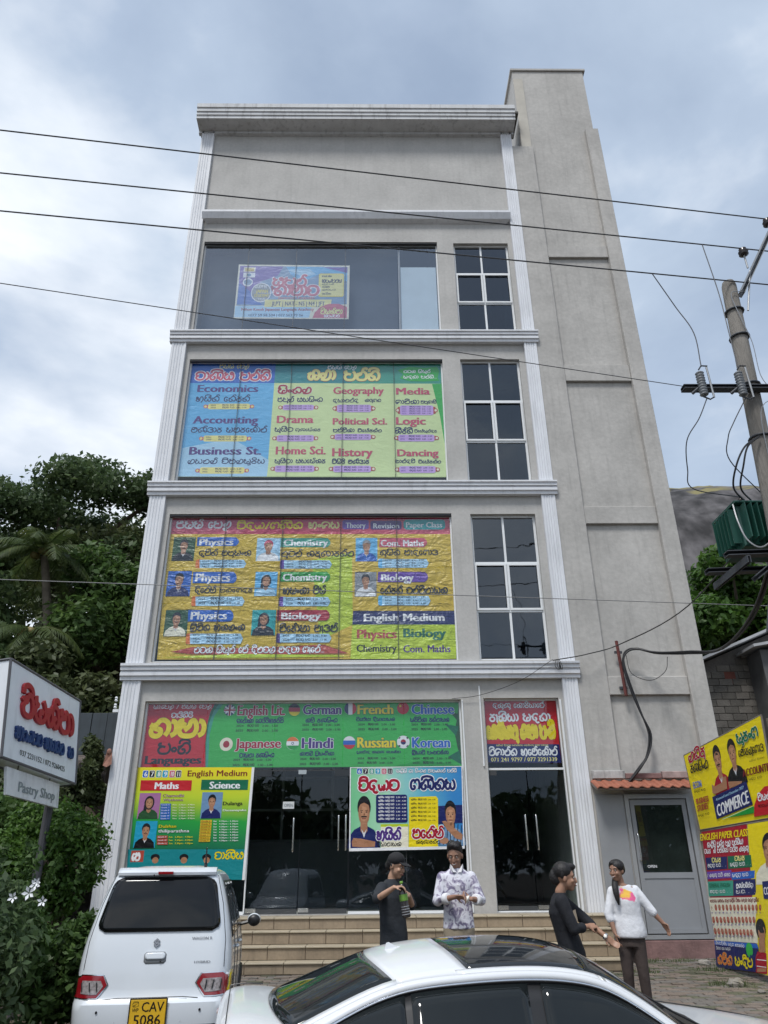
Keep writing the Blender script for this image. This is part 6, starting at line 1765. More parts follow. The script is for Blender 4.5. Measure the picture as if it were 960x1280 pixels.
# ------------------------------------------------------------------ terrain behind
def hash2(x, y): return (math.sin(x*1.7+1.3*math.sin(y*.9))+math.sin(y*2.3+1.1*math.sin(x*1.3)))*.5
hs = MB(); X_ = np.linspace(-60, -5.6, 46); Y_ = np.linspace(11.5, 70, 50)
def hill_z(x, y):
    t = max(0, min(1, (y-11.5)/6.0)); s = max(0, min(1, (-5.5-x)/1.2+.55))
    z = 3.2*t*t*(3-2*t)+max(0, y-17.5)*.16; z = z*s
    st = math.floor(z/.8)*.8; fr = z/.8-math.floor(z/.8); z = st+.8*min(1, max(0, (fr-.55)/.45)) if z < 4 else z
    return z+.22*hash2(x, y)*min(1, t*2)-.02
for y in Y_:
    for x in X_: hs.v.append((x, y, hill_z(x, y)))
nx = len(X_)
for j in range(len(Y_)-1):
    for i in range(nx-1): hs.f.append((j*nx+i, j*nx+i+1, (j+1)*nx+i+1, (j+1)*nx+i)); hs.mi.append(0)
tag(hs.build('hillside', pm('hill_soil', (.075, .055, .04), .95, .45, 1.2, .8, 6, speck=.2), smooth=True), kind='structure')
# granite outcrop far behind
def rock_z(x, y):
    a, b = (x-84)/70, (y-150)/50; d = a**4+b*b
    return 76*math.sqrt(max(0, 1-d))+.9*hash2(x*.12, y*.1)+.4*hash2(x*.5, y*.4) if d < 1 else -2
rk = MB(); X_ = np.linspace(12, 156, 90); Y_ = np.linspace(96, 204, 60); nx = len(X_)
for y in Y_:
    for x in X_: rk.v.append((x, y, rock_z(x, y)))
for j in range(len(Y_)-1):
    for i in range(nx-1): rk.f.append((j*nx+i, j*nx+i+1, (j+1)*nx+i+1, (j+1)*nx+i)); rk.mi.append(0)
M_rock = pm('dark_granite', (.050, .047, .048), .95, .6, .12, 1, .6, streak=.0, stretch=(1, 1, .6))
def rock_material():
    m = M_rock; t = m.node_tree; N = t.nodes; L = t.links; b = N['Principled BSDF']
    old = b.inputs['Base Color'].links[0].from_socket
    g_ = N.new('ShaderNodeNewGeometry'); sp = N.new('ShaderNodeSeparateXYZ'); L.new(g_.outputs['Position'], sp.inputs[0])
    nz = N.new('ShaderNodeTexNoise'); nz.inputs['Scale'].default_value = .11; nz.inputs['Detail'].default_value = 8; L.new(g_.outputs['Position'], nz.inputs[0])
    ma = N.new('ShaderNodeMath'); ma.operation = 'MULTIPLY_ADD'; ma.inputs[1].default_value = 34; L.new(nz.outputs[0], ma.inputs[0]); L.new(sp.outputs[2], ma.inputs[2])
    mr = N.new('ShaderNodeMapRange'); mr.inputs[1].default_value = 88; mr.inputs[2].default_value = 91; L.new(ma.outputs[0], mr.inputs[0])
    mp_ = N.new('ShaderNodeMapping'); mp_.inputs['Scale'].default_value = (.35, .35, .05); mp_.inputs['Rotation'].default_value = (0, rad(25), 0); L.new(g_.outputs['Position'], mp_.inputs[0])
    ns = N.new('ShaderNodeTexNoise'); ns.inputs['Scale'].default_value = 1; ns.inputs['Detail'].default_value = 6; L.new(mp_.outputs[0], ns.inputs[0])
    ms = N.new('ShaderNodeMapRange'); ms.inputs[1].default_value = .35; ms.inputs[2].default_value = .65; ms.inputs[3].default_value = .5; ms.inputs[4].default_value = 1.9; L.new(ns.outputs[0], ms.inputs[0])
    vs = N.new('ShaderNodeVectorMath'); vs.operation = 'SCALE'; L.new(old, vs.inputs[0]); L.new(ms.outputs[0], vs.inputs['Scale'])
    mx = N.new('ShaderNodeMix'); mx.data_type = 'RGBA'; L.new(mr.outputs[0], mx.inputs[0]); L.new(vs.outputs[0], mx.inputs[6]); mx.inputs[7].default_value = (.19, .165, .07, 1); L.new(mx.outputs[2], b.inputs['Base Color'])
rock_material()
tag(rk.build('rock_hill', M_rock, smooth=True), kind='structure')

# ------------------------------------------------------------------ foliage
def leaf_mat(name, c1, c2, c3=None, transl=.38):
    if name in MATS: return MATS[name]
    m = bpy.data.materials.new(name); m.use_nodes = True; t = m.node_tree; N = t.nodes; L = t.links; b = N['Principled BSDF']; o = N['Material Output']
    g_ = N.new('ShaderNodeNewGeometry'); r_ = N.new('ShaderNodeValToRGB'); nz = N.new('ShaderNodeTexNoise'); nz.inputs['Scale'].default_value = .8; nz.inputs['Detail'].default_value = 3
    L.new(g_.outputs['Position'], nz.inputs[0]); ma = N.new('ShaderNodeMath'); ma.operation = 'MULTIPLY_ADD'; ma.inputs[1].default_value = .45; L.new(g_.outputs['Random Per Island'], ma.inputs[0])
    mr = N.new('ShaderNodeMapRange'); mr.inputs[1].default_value = .3; mr.inputs[2].default_value = .7; mr.inputs[3].default_value = 0; mr.inputs[4].default_value = .55; L.new(nz.outputs[0], mr.inputs[0]); L.new(mr.outputs[0], ma.inputs[2])
    L.new(ma.outputs[0], r_.inputs[0]); e = r_.color_ramp.elements; e[0].color = (*c1, 1); e[1].color = (*(c3 or c2), 1); x = e.new(.55); x.color = (*c2, 1)
    L.new(r_.outputs[0], b.inputs['Base Color']); b.inputs['Roughness'].default_value = .5; b.inputs['Specular IOR Level'].default_value = .35
    tl = N.new('ShaderNodeBsdfTranslucent'); L.new(r_.outputs[0], tl.inputs[0]); mx = N.new('ShaderNodeMixShader'); mx.inputs[0].default_value = transl
    L.new(b.outputs[0], mx.inputs[1]); L.new(tl.outputs[0], mx.inputs[2]); L.new(mx.outputs[0], o.inputs[0]); MATS[name] = m; return m
LM_dark = leaf_mat('dark_green_leaves', (.042, .075, .032), (.085, .135, .055), (.13, .18, .07))
LM_mid = leaf_mat('mid_green_leaves', (.038, .08, .024), (.075, .14, .036), (.13, .21, .055))
LM_light = leaf_mat('light_green_leaves', (.03, .07, .012), (.07, .15, .025), (.13, .23, .04))
LM_olive = leaf_mat('olive_leaves', (.042, .06, .026), (.08, .105, .042), (.12, .135, .055))
M_bark = pm('grey_brown_bark', (.10, .08, .06), .95, .3, 3, .8, 12, stretch=(1, 1, .3))
def leaves(blobs, n, size, seed, aspect=.5, up=.35, shell=.35, droop=0, ys=1.0):
    """leaf-sized quads scattered through a union of ellipsoids (centre, radii)"""
    R = np.random.default_rng(seed); B_ = np.array([[*c, *r] for c, r in blobs], float); vol = (B_[:, 3]*B_[:, 4]*B_[:, 5])**.75; p = vol/vol.sum()
    k = R.choice(len(B_), n, p=p); d = R.normal(size=(n, 3)); d /= np.linalg.norm(d, axis=1)[:, None]
    rr = (shell+(1-shell)*R.random(n)**.6)[:, None]*(1+.10*R.normal(size=(n, 1)))
    P = B_[k, :3]+d*rr*B_[k, 3:]
    nrm = d*.6+R.normal(size=(n, 3))*.7; nrm[:, 2] += up; nrm /= np.linalg.norm(nrm, axis=1)[:, None]
    t = R.normal(size=(n, 3)); t[:, 2] -= droop; t -= (t*nrm).sum(1)[:, None]*nrm; t /= np.linalg.norm(t, axis=1)[:, None]+1e-9
    b = np.cross(nrm, t); s = size*(.6+.8*R.random(n))[:, None]; w = s*aspect
    V = np.stack([P-t*s*.5, P+b*w*.5+nrm*s*.06, P+t*s*.5, P-b*w*.5+nrm*s*.06], 1).reshape(-1, 3)
    return V, np.arange(4*n).reshape(n, 4)
def crown_blobs(c, r, n, seed, br=.42):
    R = random.Random(seed); out = []
    for i in range(n):
        while True:
            d = Vector((R.uniform(-1, 1), R.uniform(-1, 1), R.uniform(-1, 1)))
            if .25 < d.length < 1: break
        if d.z < -.6: d.z *= .6
        k = br*R.uniform(.55, 1.1)
        out.append(((c[0]+d.x*r[0]*.8, c[1]+d.y*r[1]*.8, c[2]+d.z*r[2]*.8), (r[0]*k, r[1]*k, r[2]*k*.75)))
    return out
def tree(name, base, c, r, nb, nl, size, mat, label, cat='tree', seed=1, group=None, br=.4, trunk=.25, bark=None, **kw):
    t = thing(name, base, label, cat, group); R = random.Random(seed+99)
    bl = crown_blobs(c, r, nb, seed, br); V, F = leaves(bl, nl, size, seed, **kw)
    o = qmesh('crown', V, F, mat, t); o['kind'] = 'stuff'
    b0 = Vector(base); top = Vector((c[0], c[1], c[2]+r[2]*.2)); mid = b0.lerp(top, .45)+Vector((R.uniform(-.3, .3), 0, 0))
    MB().tube(spline([b0, b0.lerp(mid, .5), mid, mid.lerp(top, .6), top], 4), [trunk*(1-.8*i/16) for i in range(17)], 8).build('trunk', bark or M_bark, t, True)
    for i in range(min(nb, 9)):
        q = Vector(bl[i][0]); a = mid.lerp(top, R.uniform(0, .6)); m_ = a.lerp(q, .5)+Vector((0, 0, .15*r[2]))
        MB().tube(spline([a, m_, q], 4), [trunk*.42*(1-.75*k/8) for k in range(9)], 6).build('branch', bark or M_bark, t, True)
    return t
GT = 'trees on the slope left of the building'
tree('rain_tree', (-11.5, 27, 3.5), (-12.6, 27, 13.6), (6.8, 4.4, 4.5), 46, 48000, .24, LM_dark, 'tallest dark spreading tree with sky showing through its crown, top left', seed=3, group=GT, br=.27, trunk=.42, shell=.15)
tree('mango_tree', (-7.2, 21.5, 3), (-7.6, 21.5, 8.2), (2.7, 2.4, 3.0), 22, 22000, .21, LM_mid, 'bright green bushy tree close against the left side of the building', seed=5, group=GT, br=.42, up=.5)
tree('dense_tree', (-13, 20, 3), (-12.6, 20, 7.6), (3.2, 2.5, 3.4), 22, 22000, .22, LM_dark, 'dark dense tree at the left edge above the white sign', seed=8, group=GT, br=.42)
tree('dense_tree', (-8.5, 25, 3.5), (-8.6, 25, 9.4), (3.8, 2.5, 4.2), 24, 24000, .24, LM_olive, 'dull olive tree behind the coconut palm', seed=11, group=GT, br=.4)
tree('dense_tree', (-7.4, 18.0, 3), (-7.6, 18.4, 5.2), (2.0, 1.6, 1.9), 16, 14000, .18, LM_olive, 'low shady tree beside the building just above the grey fence', seed=14, group=GT, br=.42)
tree('dense_tree', (-10.4, 17.5, 3), (-10.2, 17.5, 5.0), (2.2, 1.6, 1.8), 16, 14000, .18, LM_dark, 'low dark tree directly above the top edge of the white sign', seed=15, group=GT, br=.42)
tree('broadleaf_tree', (16.5, 33, 6), (17.2, 33, 12.0), (4.6, 3.4, 3.8), 30, 30000, .34, LM_light, 'bright green broadleaf tree between the tower and the transformer', seed=21, br=.36, up=.6)
tree('broadleaf_tree', (21.5, 36, 6), (22, 36, 11.6), (3.6, 3, 3.0), 18, 12000, .34, LM_mid, 'darker green tree behind the block wall at the right edge', seed=22, br=.4)
# coconut palm
def palm(base, top, n, L_, label, seed, droopy=0):
    t = thing('coconut_palm', base, label, 'palm tree'); R = random.Random(seed); b0, tp = Vector(base), Vector(top)
    MB().tube(spline([b0, b0.lerp(tp, .4)+Vector((.35, 0, 0)), b0.lerp(tp, .8)+Vector((.15, 0, 0)), tp], 5), [.17*(1-.4*i/15) for i in range(16)], 8).build('trunk', pm('palm_trunk', (.13, .11, .085), .9, .3, 4, .6, 20), t, True)
    for i in range(n):
        a = 2*pi*i/n+R.uniform(-.2, .2); el = R.uniform(.0, 1.0)-droopy; ln = L_*R.uniform(.8, 1.1); d = Vector((cos(a), sin(a), 0))
        pts = []
        for k in range(11):
            s = k/10; pts.append(tp+d*ln*(s*(1-.18*s))*max(.35, math.cos(el*.8))+Vector((0, 0, ln*(math.sin(el)*s-(.55+.25*droopy)*s*s))))
        fm = MB(); fm.tube(pts, [.022*(1-.8*k/10) for k in range(11)], 5)
        V = []; F = []
        dense = spline(pts, 4)
        for k in range(3, len(dense)-1):
            p = dense[k]; tn = (dense[k+1]-dense[k-1]).normalized(); side = tn.cross(Vector((0, 0, 1))).normalized(); s = k/len(dense); ll = ln*.26*math.sin(pi*min(1, s*.92+.1))**.6
            for sg in (-1, 1):
                dr = (side*sg*.8+tn*.55+Vector((0, 0, -.45+R.uniform(-.15, .15)))).normalized(); w = tn*.022
                q = p+dr*ll*.55; e_ = p+dr*ll+Vector((0, 0, -ll*.25)); n0 = len(fm.v)
                fm.v += [tuple(p-w), tuple(p+w), tuple(q+w*.8), tuple(q-w*.8), tuple(e_)]; fm.f += [(n0, n0+1, n0+2, n0+3), (n0+3, n0+2, n0+4)]; fm.mi += [0, 0]
        fm.build('frond', LM_palm if el > -.55 else LM_dry, t)
    nm = MB()
    for i in range(7): nm.sphere(tp+Vector((R.uniform(-.2, .2), R.uniform(-.25, .05), R.uniform(-.3, -.05))), .11, 8, 6)
    o = nm.build('coconuts', pm('coconut_husk', (.16, .13, .04), .6, .2, 5), t, True); o['kind'] = 'stuff'
LM_palm = leaf_mat('palm_leaflets', (.035, .06, .02), (.07, .105, .03), (.14, .16, .05)); LM_dry = leaf_mat('dry_palm_leaflets', (.09, .065, .03), (.15, .11, .05), (.2, .16, .08))
palm((-8.9, 20.5, 3.2), (-9.75, 20.3, 10.1), 15, 2.3, 'coconut palm with drooping pale fronds on the left slope', 4, .1)
palm((-9.3, 19.2, 3.0), (-9.0, 19.0, 7.3), 9, 1.9, 'shorter ragged palm with brownish hanging fronds below the taller palm', 6, .55)
# fence and hedges on the left
fw = thing('sheet_fence', (-6.4, 16.4, 3.6), 'blue grey sheet fence on the slope between the sign and the building', 'fence')
for i in range(9): MB().bbox(-8.4+i*.33, -8.4+i*.33+.32, 16.4+(.012 if i % 2 else 0), 16.43, 3.75, 4.62, .005).build('panel', pm('blue_grey_sheet', (.04, .052, .062), .6, .2, 2, streak=.3), fw)
for i in range(4): MB().box(-8.42+i*.98, -8.36+i*.98, 16.44, 16.5, 3.0, 4.68).build('post', M_bark, fw)
GH = 'bushes along the left edge'
def bush(c, r, nb, nl, size, mat, label, seed, **kw):
    t = thing('bush', (c[0], c[1], gz(c[1])), label, 'bush', GH); R = random.Random(seed)
    bl = crown_blobs(c, r, nb, seed, .42); V, F = leaves(bl, nl, size, seed, **kw); o = qmesh('foliage', V, F, mat, t); o['kind'] = 'stuff'
    for i in range(8):
        q = Vector(bl[i % nb][0]); MB().tube(spline([(c[0]+R.uniform(-.2, .2), c[1]+R.uniform(-.2, .2), gz(c[1])-.1), Vector((c[0], c[1], c[2])).lerp(q, .5), q], 4), [.02*(1-.6*k/8) for k in range(9)], 5).build('stem', M_bark, t)
    return t
H1 = bush((-3.8, 7.55, .42), (1.1, .85, 1.15), 30, 24000, .085, LM_dark, 'dark hedge bush with white flowers at the bottom left corner', 31, up=.5)
bush((-3.35, 8.8, .7), (.62, .75, .85), 18, 12000, .085, LM_mid, 'leafy green bush touching the left side of the white hatchback', 32, up=.5)
bush((-4.6, 9.2, .85), (.9, .9, .75), 18, 11000, .09, LM_dark, 'deep green bush below the hanging Pastry Shop board', 33, up=.5)
bush((-4.45, 11.2, 1.55), (.8, .8, 1.05), 18, 16000, .075, LM_light, 'light yellow-green shrub between the sign pole and the building', 34, up=.5)
bush((-5.9, 12.4, 1.9), (1.1, .9, 1.1), 16, 9000, .10, LM_mid, 'mid green shrub behind the sign pole', 35, up=.4)
bush((-4.92, 8.75, 2.5), (.24, .3, 1.15), 14, 4500, .085, LM_light, 'climbing vine growing up over the left end of the white sign', 36, up=.3)
bush((-6.6, 14.6, 2.5), (1.2, .9, 1.2), 16, 9000, .11, LM_olive, 'dull scrubby bush on the slope beside the building', 37, up=.4)
bush((-8.2, 15.0, 2.9), (1.5, .9, 1.3), 18, 10000, .12, LM_mid, 'green bush on the slope straight behind the white sign', 38, up=.4)
bush((-5.75, 15.6, 3.3), (.5, .6, .9), 12, 5000, .11, LM_olive, 'narrow dull bush squeezed against the building side wall', 39, up=.4)
# flowers
M_flower = pm('white_petals', (.8, .82, .85), .5)
for (x, y, z, s) in ((-2.73, 6.7, 1.42, 1.2), (-2.77, 6.7, 1.36, 1.4), (-2.65, 6.7, 1.30, 1.1), (-2.89, 6.7, 1.33, 1.1), (-2.72, 6.7, 1.44, .9)):
    b = MB()
    for k in range(5):
        a = 2*pi*k/5+x*7; r0 = .035*s
        p = lambda rr, aa, dd: (x+rr*cos(aa), y-dd, z+rr*sin(aa))
        b.add([p(.004, a, .0), p(r0*.7, a-.42, .012), p(r0*1.1, a, .018), p(r0*.7, a+.42, .012), p(r0*.7, a-.42, .009), p(r0*1.1, a, .015), p(r0*.7, a+.42, .009)], [(0, 1, 2, 3), (0, 6, 5, 4)])
    b.build('flower', M_flower, H1)
# sprigs sticking up from the hedge
R = random.Random(5); spr = []
for i in range(26):
    x, y = R.uniform(-4.3, -2.95), R.uniform(6.9, 8.6); z = 1.45+R.uniform(-.1, .1)
    for k in range(9):
        s = k/8; spr.append(((x+R.uniform(-.02, .02)+.06*s, y, z+s*.28), (.03, .03, .03)))
V, F = leaves(spr, 1500, .075, 77, up=.3); o = qmesh('sprigs', V, F, LM_mid, H1); o['kind'] = 'stuff'
# low brick edging in front of the hedge
ke = thing('kerb', (-3.4, 6.75, -.31), 'row of old red bricks edging the hedge at the bottom left', 'kerb')
for i in range(16):
    for j in range(4):
        x = -6.2+i*.235+(.11 if j % 2 else 0); 
        if x > -2.95: continue
        MB().bbox(x, x+.225, 6.62+RND.uniform(-.006, .006), 6.75, -.37+j*.085, -.37+j*.085+.077, .006).build('brick', pm('old_red_brick', (.19, .085, .06), .9, .3, 4, .4, 30, pos=True), ke)
# small knotted cloth and a meter box on the left pilaster
kn = thing('cloth_knot', (-5.25, 15.35, 3.57), 'small knotted pink cloth hanging on the left pilaster', 'cloth')
b = MB(); b.sphere((-5.25, 15.32, 3.66), .05, 8, 6, sc=(1, 1, 1.2)); b.add([(-5.29, 15.3, 3.64), (-5.19, 15.32, 3.64), (-5.16, 15.3, 3.42), (-5.24, 15.26, 3.36), (-5.34, 15.32, 3.40), (-5.25, 15.36, 3.5)], [(0, 1, 2, 3, 4), (0, 4, 5), (1, 5, 2), (5, 4, 3, 2), (0, 5, 1)])
b.build('cloth', pm('faded_pink_cloth', (.30, .15, .11), .9, .3, 12), kn)
mt = thing('wall_bracket', (-5.2, 15.35, 4.6), 'tiny pale insulator bracket on the left pilaster under the lowest moulding', 'bracket')
MB().bbox(-5.33, -5.215, 15.40, 15.46, 4.44, 4.50, .005).build('arm', M_alu, mt)
for z in (4.52, 4.66): MB().lathe([(.02, 0), (.035, .02), (.02, .05), (.033, .07), (.02, .10)], (-5.30, 15.43, z), 8).build('insulator', M_alu, mt)
# ------------------------------------------------------------------ block building on the right
bb = thing('block_building', (11, 22, 0), 'unfinished grey cement block building with a sheet roof edge behind the billboard', 'building')
MB().prism([(8.8, 0), (15, 0), (15, 9.1), (8.8, 6.6)], 22.1, 26).build('wall', pm('block_mortar', (.13, .12, .11), .95, .3, 3, .4, 20), bb)
mbl = [pm('cement_block_a', (.17, .155, .135), .95, .25, 4, .5, 25, pos=True, speck=.1), pm('cement_block_b', (.125, .115, .10), .95, .25, 4, .5, 25, pos=True, speck=.1)]
nb = 0
for j in range(26):
    z = 2.9+j*.205
    for i in range(13):
        x = 9.3+i*.41+(.205 if j % 2 else 0); rz_ = 6.6+(x-8.8)*.403
        if z+.2 > rz_-.1 or x > 13.2: continue
        if 10.45 < x+.2 < 10.95 and 6.4 < z < 6.75: continue
        MB().bbox(x+.008, x+.402, 22.07+RND.uniform(-.012, .006), 22.099, z+.006, z+.197, .008).build('block', mbl[(i*7+j*3) % 5 > 1], bb); nb += 1
MB().bbox(10.5, 10.86, 22.08, 22.10, 6.42, 6.80, .01).build('hollow_brick', pm('red_hollow_brick', (.16, .055, .04), .9, .2, 5), bb)
rf = MB(); rf.prism([(8.4, 6.50), (15.2, 9.24), (15.2, 9.32), (8.4, 6.58)], 21.5, 26.2); rf.build('roof', pm('pale_sheet_roof', (.42, .43, .44), .6, .2, 2), bb)
rf = MB(); rf.prism([(11.0, 7.25), (14, 7.75), (14, 7.83), (11.0, 7.33)], 20.9, 22.06); rf.build('lean_to_roof', pm('pale_sheet_roof', (.42, .43, .44)), bb)
MB().box(11.3, 14, 21.2, 22.06, 3, 7.24).build('side_room', pm('dim_grey_wall', (.13, .13, .13), .9, .2, 2), bb)
# ------------------------------------------------------------------ utility pole, transformer, wires
PX = lambda z: 5.13+(z+.2)*.0535
up = thing('utility_pole', (5.13, 9, -.2), 'weathered grey utility pole carrying the transformer and crossarm at the right edge', 'pole')
M_pole = pm('weathered_pole', (.20, .185, .165), .9, .3, 2.2, .7, 14, stretch=(3, 3, .35), speck=.1)
b = MB(); b.tube([(PX(z), 9, z) for z in (-.3, 3, 6, 8, 9.82, 9.9)], [.165, .15, .135, .122, .11, .09], 14); b.build('shaft', M_pole, up, True, auto=rad(50))
M_galv = pm('galvanised_steel', (.30, .31, .32), .5, .15, 6, metal=.5); M_dsteel = pm('dark_steel_channel', (.055, .06, .07), .6, .2, 4); M_porc = pm('brown_porcelain', (.03, .022, .02), .25, .1, 5)
def channel(p, q, w, t, mat, name, parent):
    p, q = Vector(p), Vector(q); d = (q-p).normalized(); u = d.cross(Vector((0, 1, 0))).normalized() if abs(d.y) < .9 else Vector((1, 0, 0)); v = d.cross(u).normalized()
    prof = [(-w, -w*.5), (w, -w*.5), (w, -w*.5+t), (-w+t, -w*.5+t), (-w+t, w*.5-t), (w, w*.5-t), (w, w*.5), (-w, w*.5)]
    P = [tuple(a+u*(y)+v*(x)) for a in (p, q) for x, y in prof]; n = 8
    MB().add(P, [tuple(range(n)), tuple(reversed(range(n, 2*n)))]+[(i, (i+1) % n, n+(i+1) % n, n+i) for i in range(n)]).build(name, mat, parent)
channel((5.78, 8.92, 9.60), (6.95, 8.92, 11.62), .07, .012, M_galv, 'arm', up)
channel((4.47, 8.82, 7.74), (6.7, 8.82, 7.74), .065, .012, M_dsteel, 'crossarm', up)
MB().tube([(5.80, 8.90, 9.25), (6.00, 8.88, 10.05)], .014, 6).build('brace', M_galv, up)
def insulator(c, tilt=(0, 0, 1)):
    MB().tube([Vector(c)+Vector((0, 0, -.34)), Vector(c)], .014, 6).build('pin', M_galv, up)
    MB().lathe([(.03, -.07), (.075, -.05), (.05, -.02), (.078, 0), (.05, .03), (.06, .06), (.03, .085)], c, 14).build('insulator', M_porc, up, True)
I1, I2 = Vector((6.54, 8.9, 11.12)), Vector((5.99, 8.9, 10.46)); insulator(I1); insulator(I2)
for x in (4.69, 5.25):
    f_ = MB(); prof = []
    for k in range(9): prof += [(.045, k*.045), (.062, k*.045+.016), (.045, k*.045+.034)]
    f_.lathe(prof, (x, 8.68, 7.52), 12); f_.build('fuse_insulator', pm('grey_porcelain', (.20, .21, .22), .4, .1, 6), up, True)
    MB().tube([(x+.11, 8.64, 7.46), (x+.10, 8.64, 7.98)], .014, 6).build('fuse_tube', M_galv, up)
    MB().tube([(x, 8.68, 7.96), (x+.04, 8.66, 8.02), (x+.12, 8.64, 8.0)], .012, 5).build('fuse_clip', M_dsteel, up)
    MB().tube([(x-.02, 8.68, 7.50), (x+.06, 8.66, 7.44), (x+.12, 8.64, 7.47)], .012, 5).build('fuse_clip', M_dsteel, up)
    MB().tube([(x-.13, 8.75, 7.60), (x, 8.70, 7.70)], .022, 6).build('fuse_bracket', M_dsteel, up)
for z in (9.3, 8.8, 7.9, 7.0): MB().lathe([(.145+(9.3-z)*.006, -.012), (.15+(9.3-z)*.006, 0), (.145+(9.3-z)*.006, .012)], (PX(z), 9, z), 14).build('band', M_dsteel, up)
MB().tube(spline([(5.78, 8.86, 9.60), (5.58, 8.86, 9.55), (5.62, 8.85, 9.1), (5.70, 8.86, 8.6), (5.68, 8.85, 8.0), (5.75, 8.80, 7.6), (5.5, 8.80, 7.3), (5.45, 8.83, 6.2)], 5), .006, 5).build('earth_wire', M_galv, up)
# transformer on its platform
tf = thing('transformer', (5.6, 9.7, 5.4), 'dark green pole transformer with vertical cooling fins beside the utility pole', 'transformer')
M_tgreen = pm('transformer_green', (.012, .075, .055), .45, .15, 3, streak=.2)
MB().bbox(5.14, 6.30, 9.36, 10.0, 5.50, 6.12, .02).build('tank', M_tgreen, tf)
MB().bbox(5.08, 6.36, 9.28, 10.05, 6.121, 6.16, .01).build('lid', M_tgreen, tf)
for i in range(13): MB().bbox(5.16+i*.088, 5.16+i*.088+.016, 9.18, 9.358, 5.56, 6.08, .004).build('fin', M_tgreen, tf)
for i in range(6): MB().box(5.02, 5.138, 9.42+i*.098, 9.42+i*.098+.014, 5.56, 6.08).build('side_fin', M_tgreen, tf)
for i, x in enumerate((5.35, 5.7, 6.05)):
    MB().lathe([(.05, 0), (.065, .03), (.045, .06), (.06, .09), (.04, .12), (.05, .15), (.02, .2)], (x, 9.6, 6.16), 10).build('bushing', M_porc, tf, True)
b = MB(); b.tube(spline([(5.06, 9.3, 6.1), (5.02, 9.2, 5.8), (5.06, 9.15, 5.5), (5.2, 9.1, 5.36), (5.45, 9.1, 5.50), (5.6, 9.1, 5.46)], 5), .012, 6); b.build('cable', M_galv, tf)
pf = thing('transformer_platform', (5.6, 9.4, 5.3), 'heavy steel channel platform under the green transformer', 'platform')
for (p, q, w) in (((4.80, 9.30, 5.34), (6.6, 9.30, 5.40), .07), ((4.80, 9.95, 5.34), (6.6, 9.95, 5.40), .07), ((5.0, 9.1, 5.20), (5.0, 10.2, 5.20), .05), ((6.0, 9.1, 5.24), (6.0, 10.2, 5.24), .05), ((5.02, 9.12, 4.92), (5.75, 9.12, 5.46), .06), ((5.3, 9.12, 5.05), (5.05, 9.12, 4.2), .05)):
    channel(p, q, w, .012, M_dsteel, 'channel', pf)
M_wire = pm('grey_aluminium_wire', (.06, .062, .07), .5); M_cable = pm('black_cable', (.018, .018, .02), .5)
def wire(pts, r, label, mat=M_wire, group=None, k=8, cat='wire', name='overhead_wire'):
    p = [Vector(a) for a in pts]; c = sum(p, Vector())/len(p); t = MB().tube(spline(pts, k) if len(pts) > 2 else pts, r, 5)
    o = t.build(name, mat); tag(o, label, cat, group); return o
def span(a, b, sag, r, label, ext=0, **kw):
    a, b = Vector(a), Vector(b); d = b-a; a2 = a-d*ext; pts = []
    for i in range(25):
        s = i/24; p = a2.lerp(b, s); p.z -= 4*sag*s*(1-s)-4*sag*.0; pts.append(p)
    return wire(pts, r, label, k=1, **kw)
GW = 'overhead power lines crossing in front of the building'
dirw = (Vector((6.54, 8.9, 0))-Vector((-5.3, 7.2, 0))).normalized()
def power(P, left, label):
    P, left = Vector(P), Vector(left); d = P-left; a = left-d*1.2; e = P+d*1.1; pts = []
    for i in range(31):
        s = i/30; pts.append(a.lerp(P, s)-Vector((0, 0, .18*math.sin(pi*s)*0)))
    pts.append(e); wire(pts, .011, label, k=1, group=GW)
power(I1+Vector((0, 0, .08)), (-5.30, 7.20, 11.05), 'highest power line, running to the top insulator')
power(I2+Vector((0, 0, .08)), (-5.30, 7.42, 10.45), 'middle power line, running to the lower insulator')
power((5.56, 8.86, 9.82), (-5.25, 7.42, 9.72), 'lowest of the three thick power lines, meeting the pole top')
span((-9, 5.7, 7.8), (4.49, 8.85, 7.8), .0, .006, 'thin wire sloping down to the end of the crossarm', mat=M_wire)
span((-22, 8.7, 5.5), (26, 14.2, 5.5), .0, .007, 'thin grey wire crossing the building level with its second window from the ground', mat=pm('pale_wire', (.2, .2, .2), .6))
for pts, lab in (([(4.33, 8.697, 9.81), (4.60, 8.75, 9.2), (4.76, 8.7, 8.65), (4.74, 8.68, 8.02)], 'curved drop wire from the lowest power line to the left fuse'),
                 ([(5.30, 8.81, 10.535), (5.34, 8.78, 9.5), (5.30, 8.72, 8.7), (5.27, 8.68, 8.02)], 'drop wire from the middle power line to the right fuse'),
                 ([(4.72, 8.68, 7.48), (4.55, 8.7, 7.15), (4.36, 8.8, 6.85), (4.38, 9, 6.5), (4.5, 9.2, 6.3), (5.34, 9.58, 6.36)], 'bowed wire from the left fuse down to the transformer'),
                 ([(5.27, 8.68, 7.48), (5.08, 8.8, 7.15), (5.0, 8.9, 6.95), (5.06, 9.1, 6.7), (5.70, 9.58, 6.38)], 'bowed wire from the right fuse down to the transformer')):
    wire(pts, .008, lab, group='drop wires at the pole')
for k, (dx, lab) in enumerate(((0, 'outer'), (.10, 'inner'))):
    wire([(5.42, 8.85, 6.95), (5.18-dx*.0+.04*k, 8.85, 6.78), (5.02+dx, 8.9, 6.5), (5.02+dx, 9.1, 6.26), (5.3+dx, 9.4, 6.2)], .014, lab+' black cable loop between the pole and the transformer top', mat=M_cable, group='cable loops at the transformer', cat='cable', name='cable')
sb = thing('service_bracket', (5.18, 15.3, 4.73), 'rusty red steel upright holding the service cable on the tower wall', 'bracket')
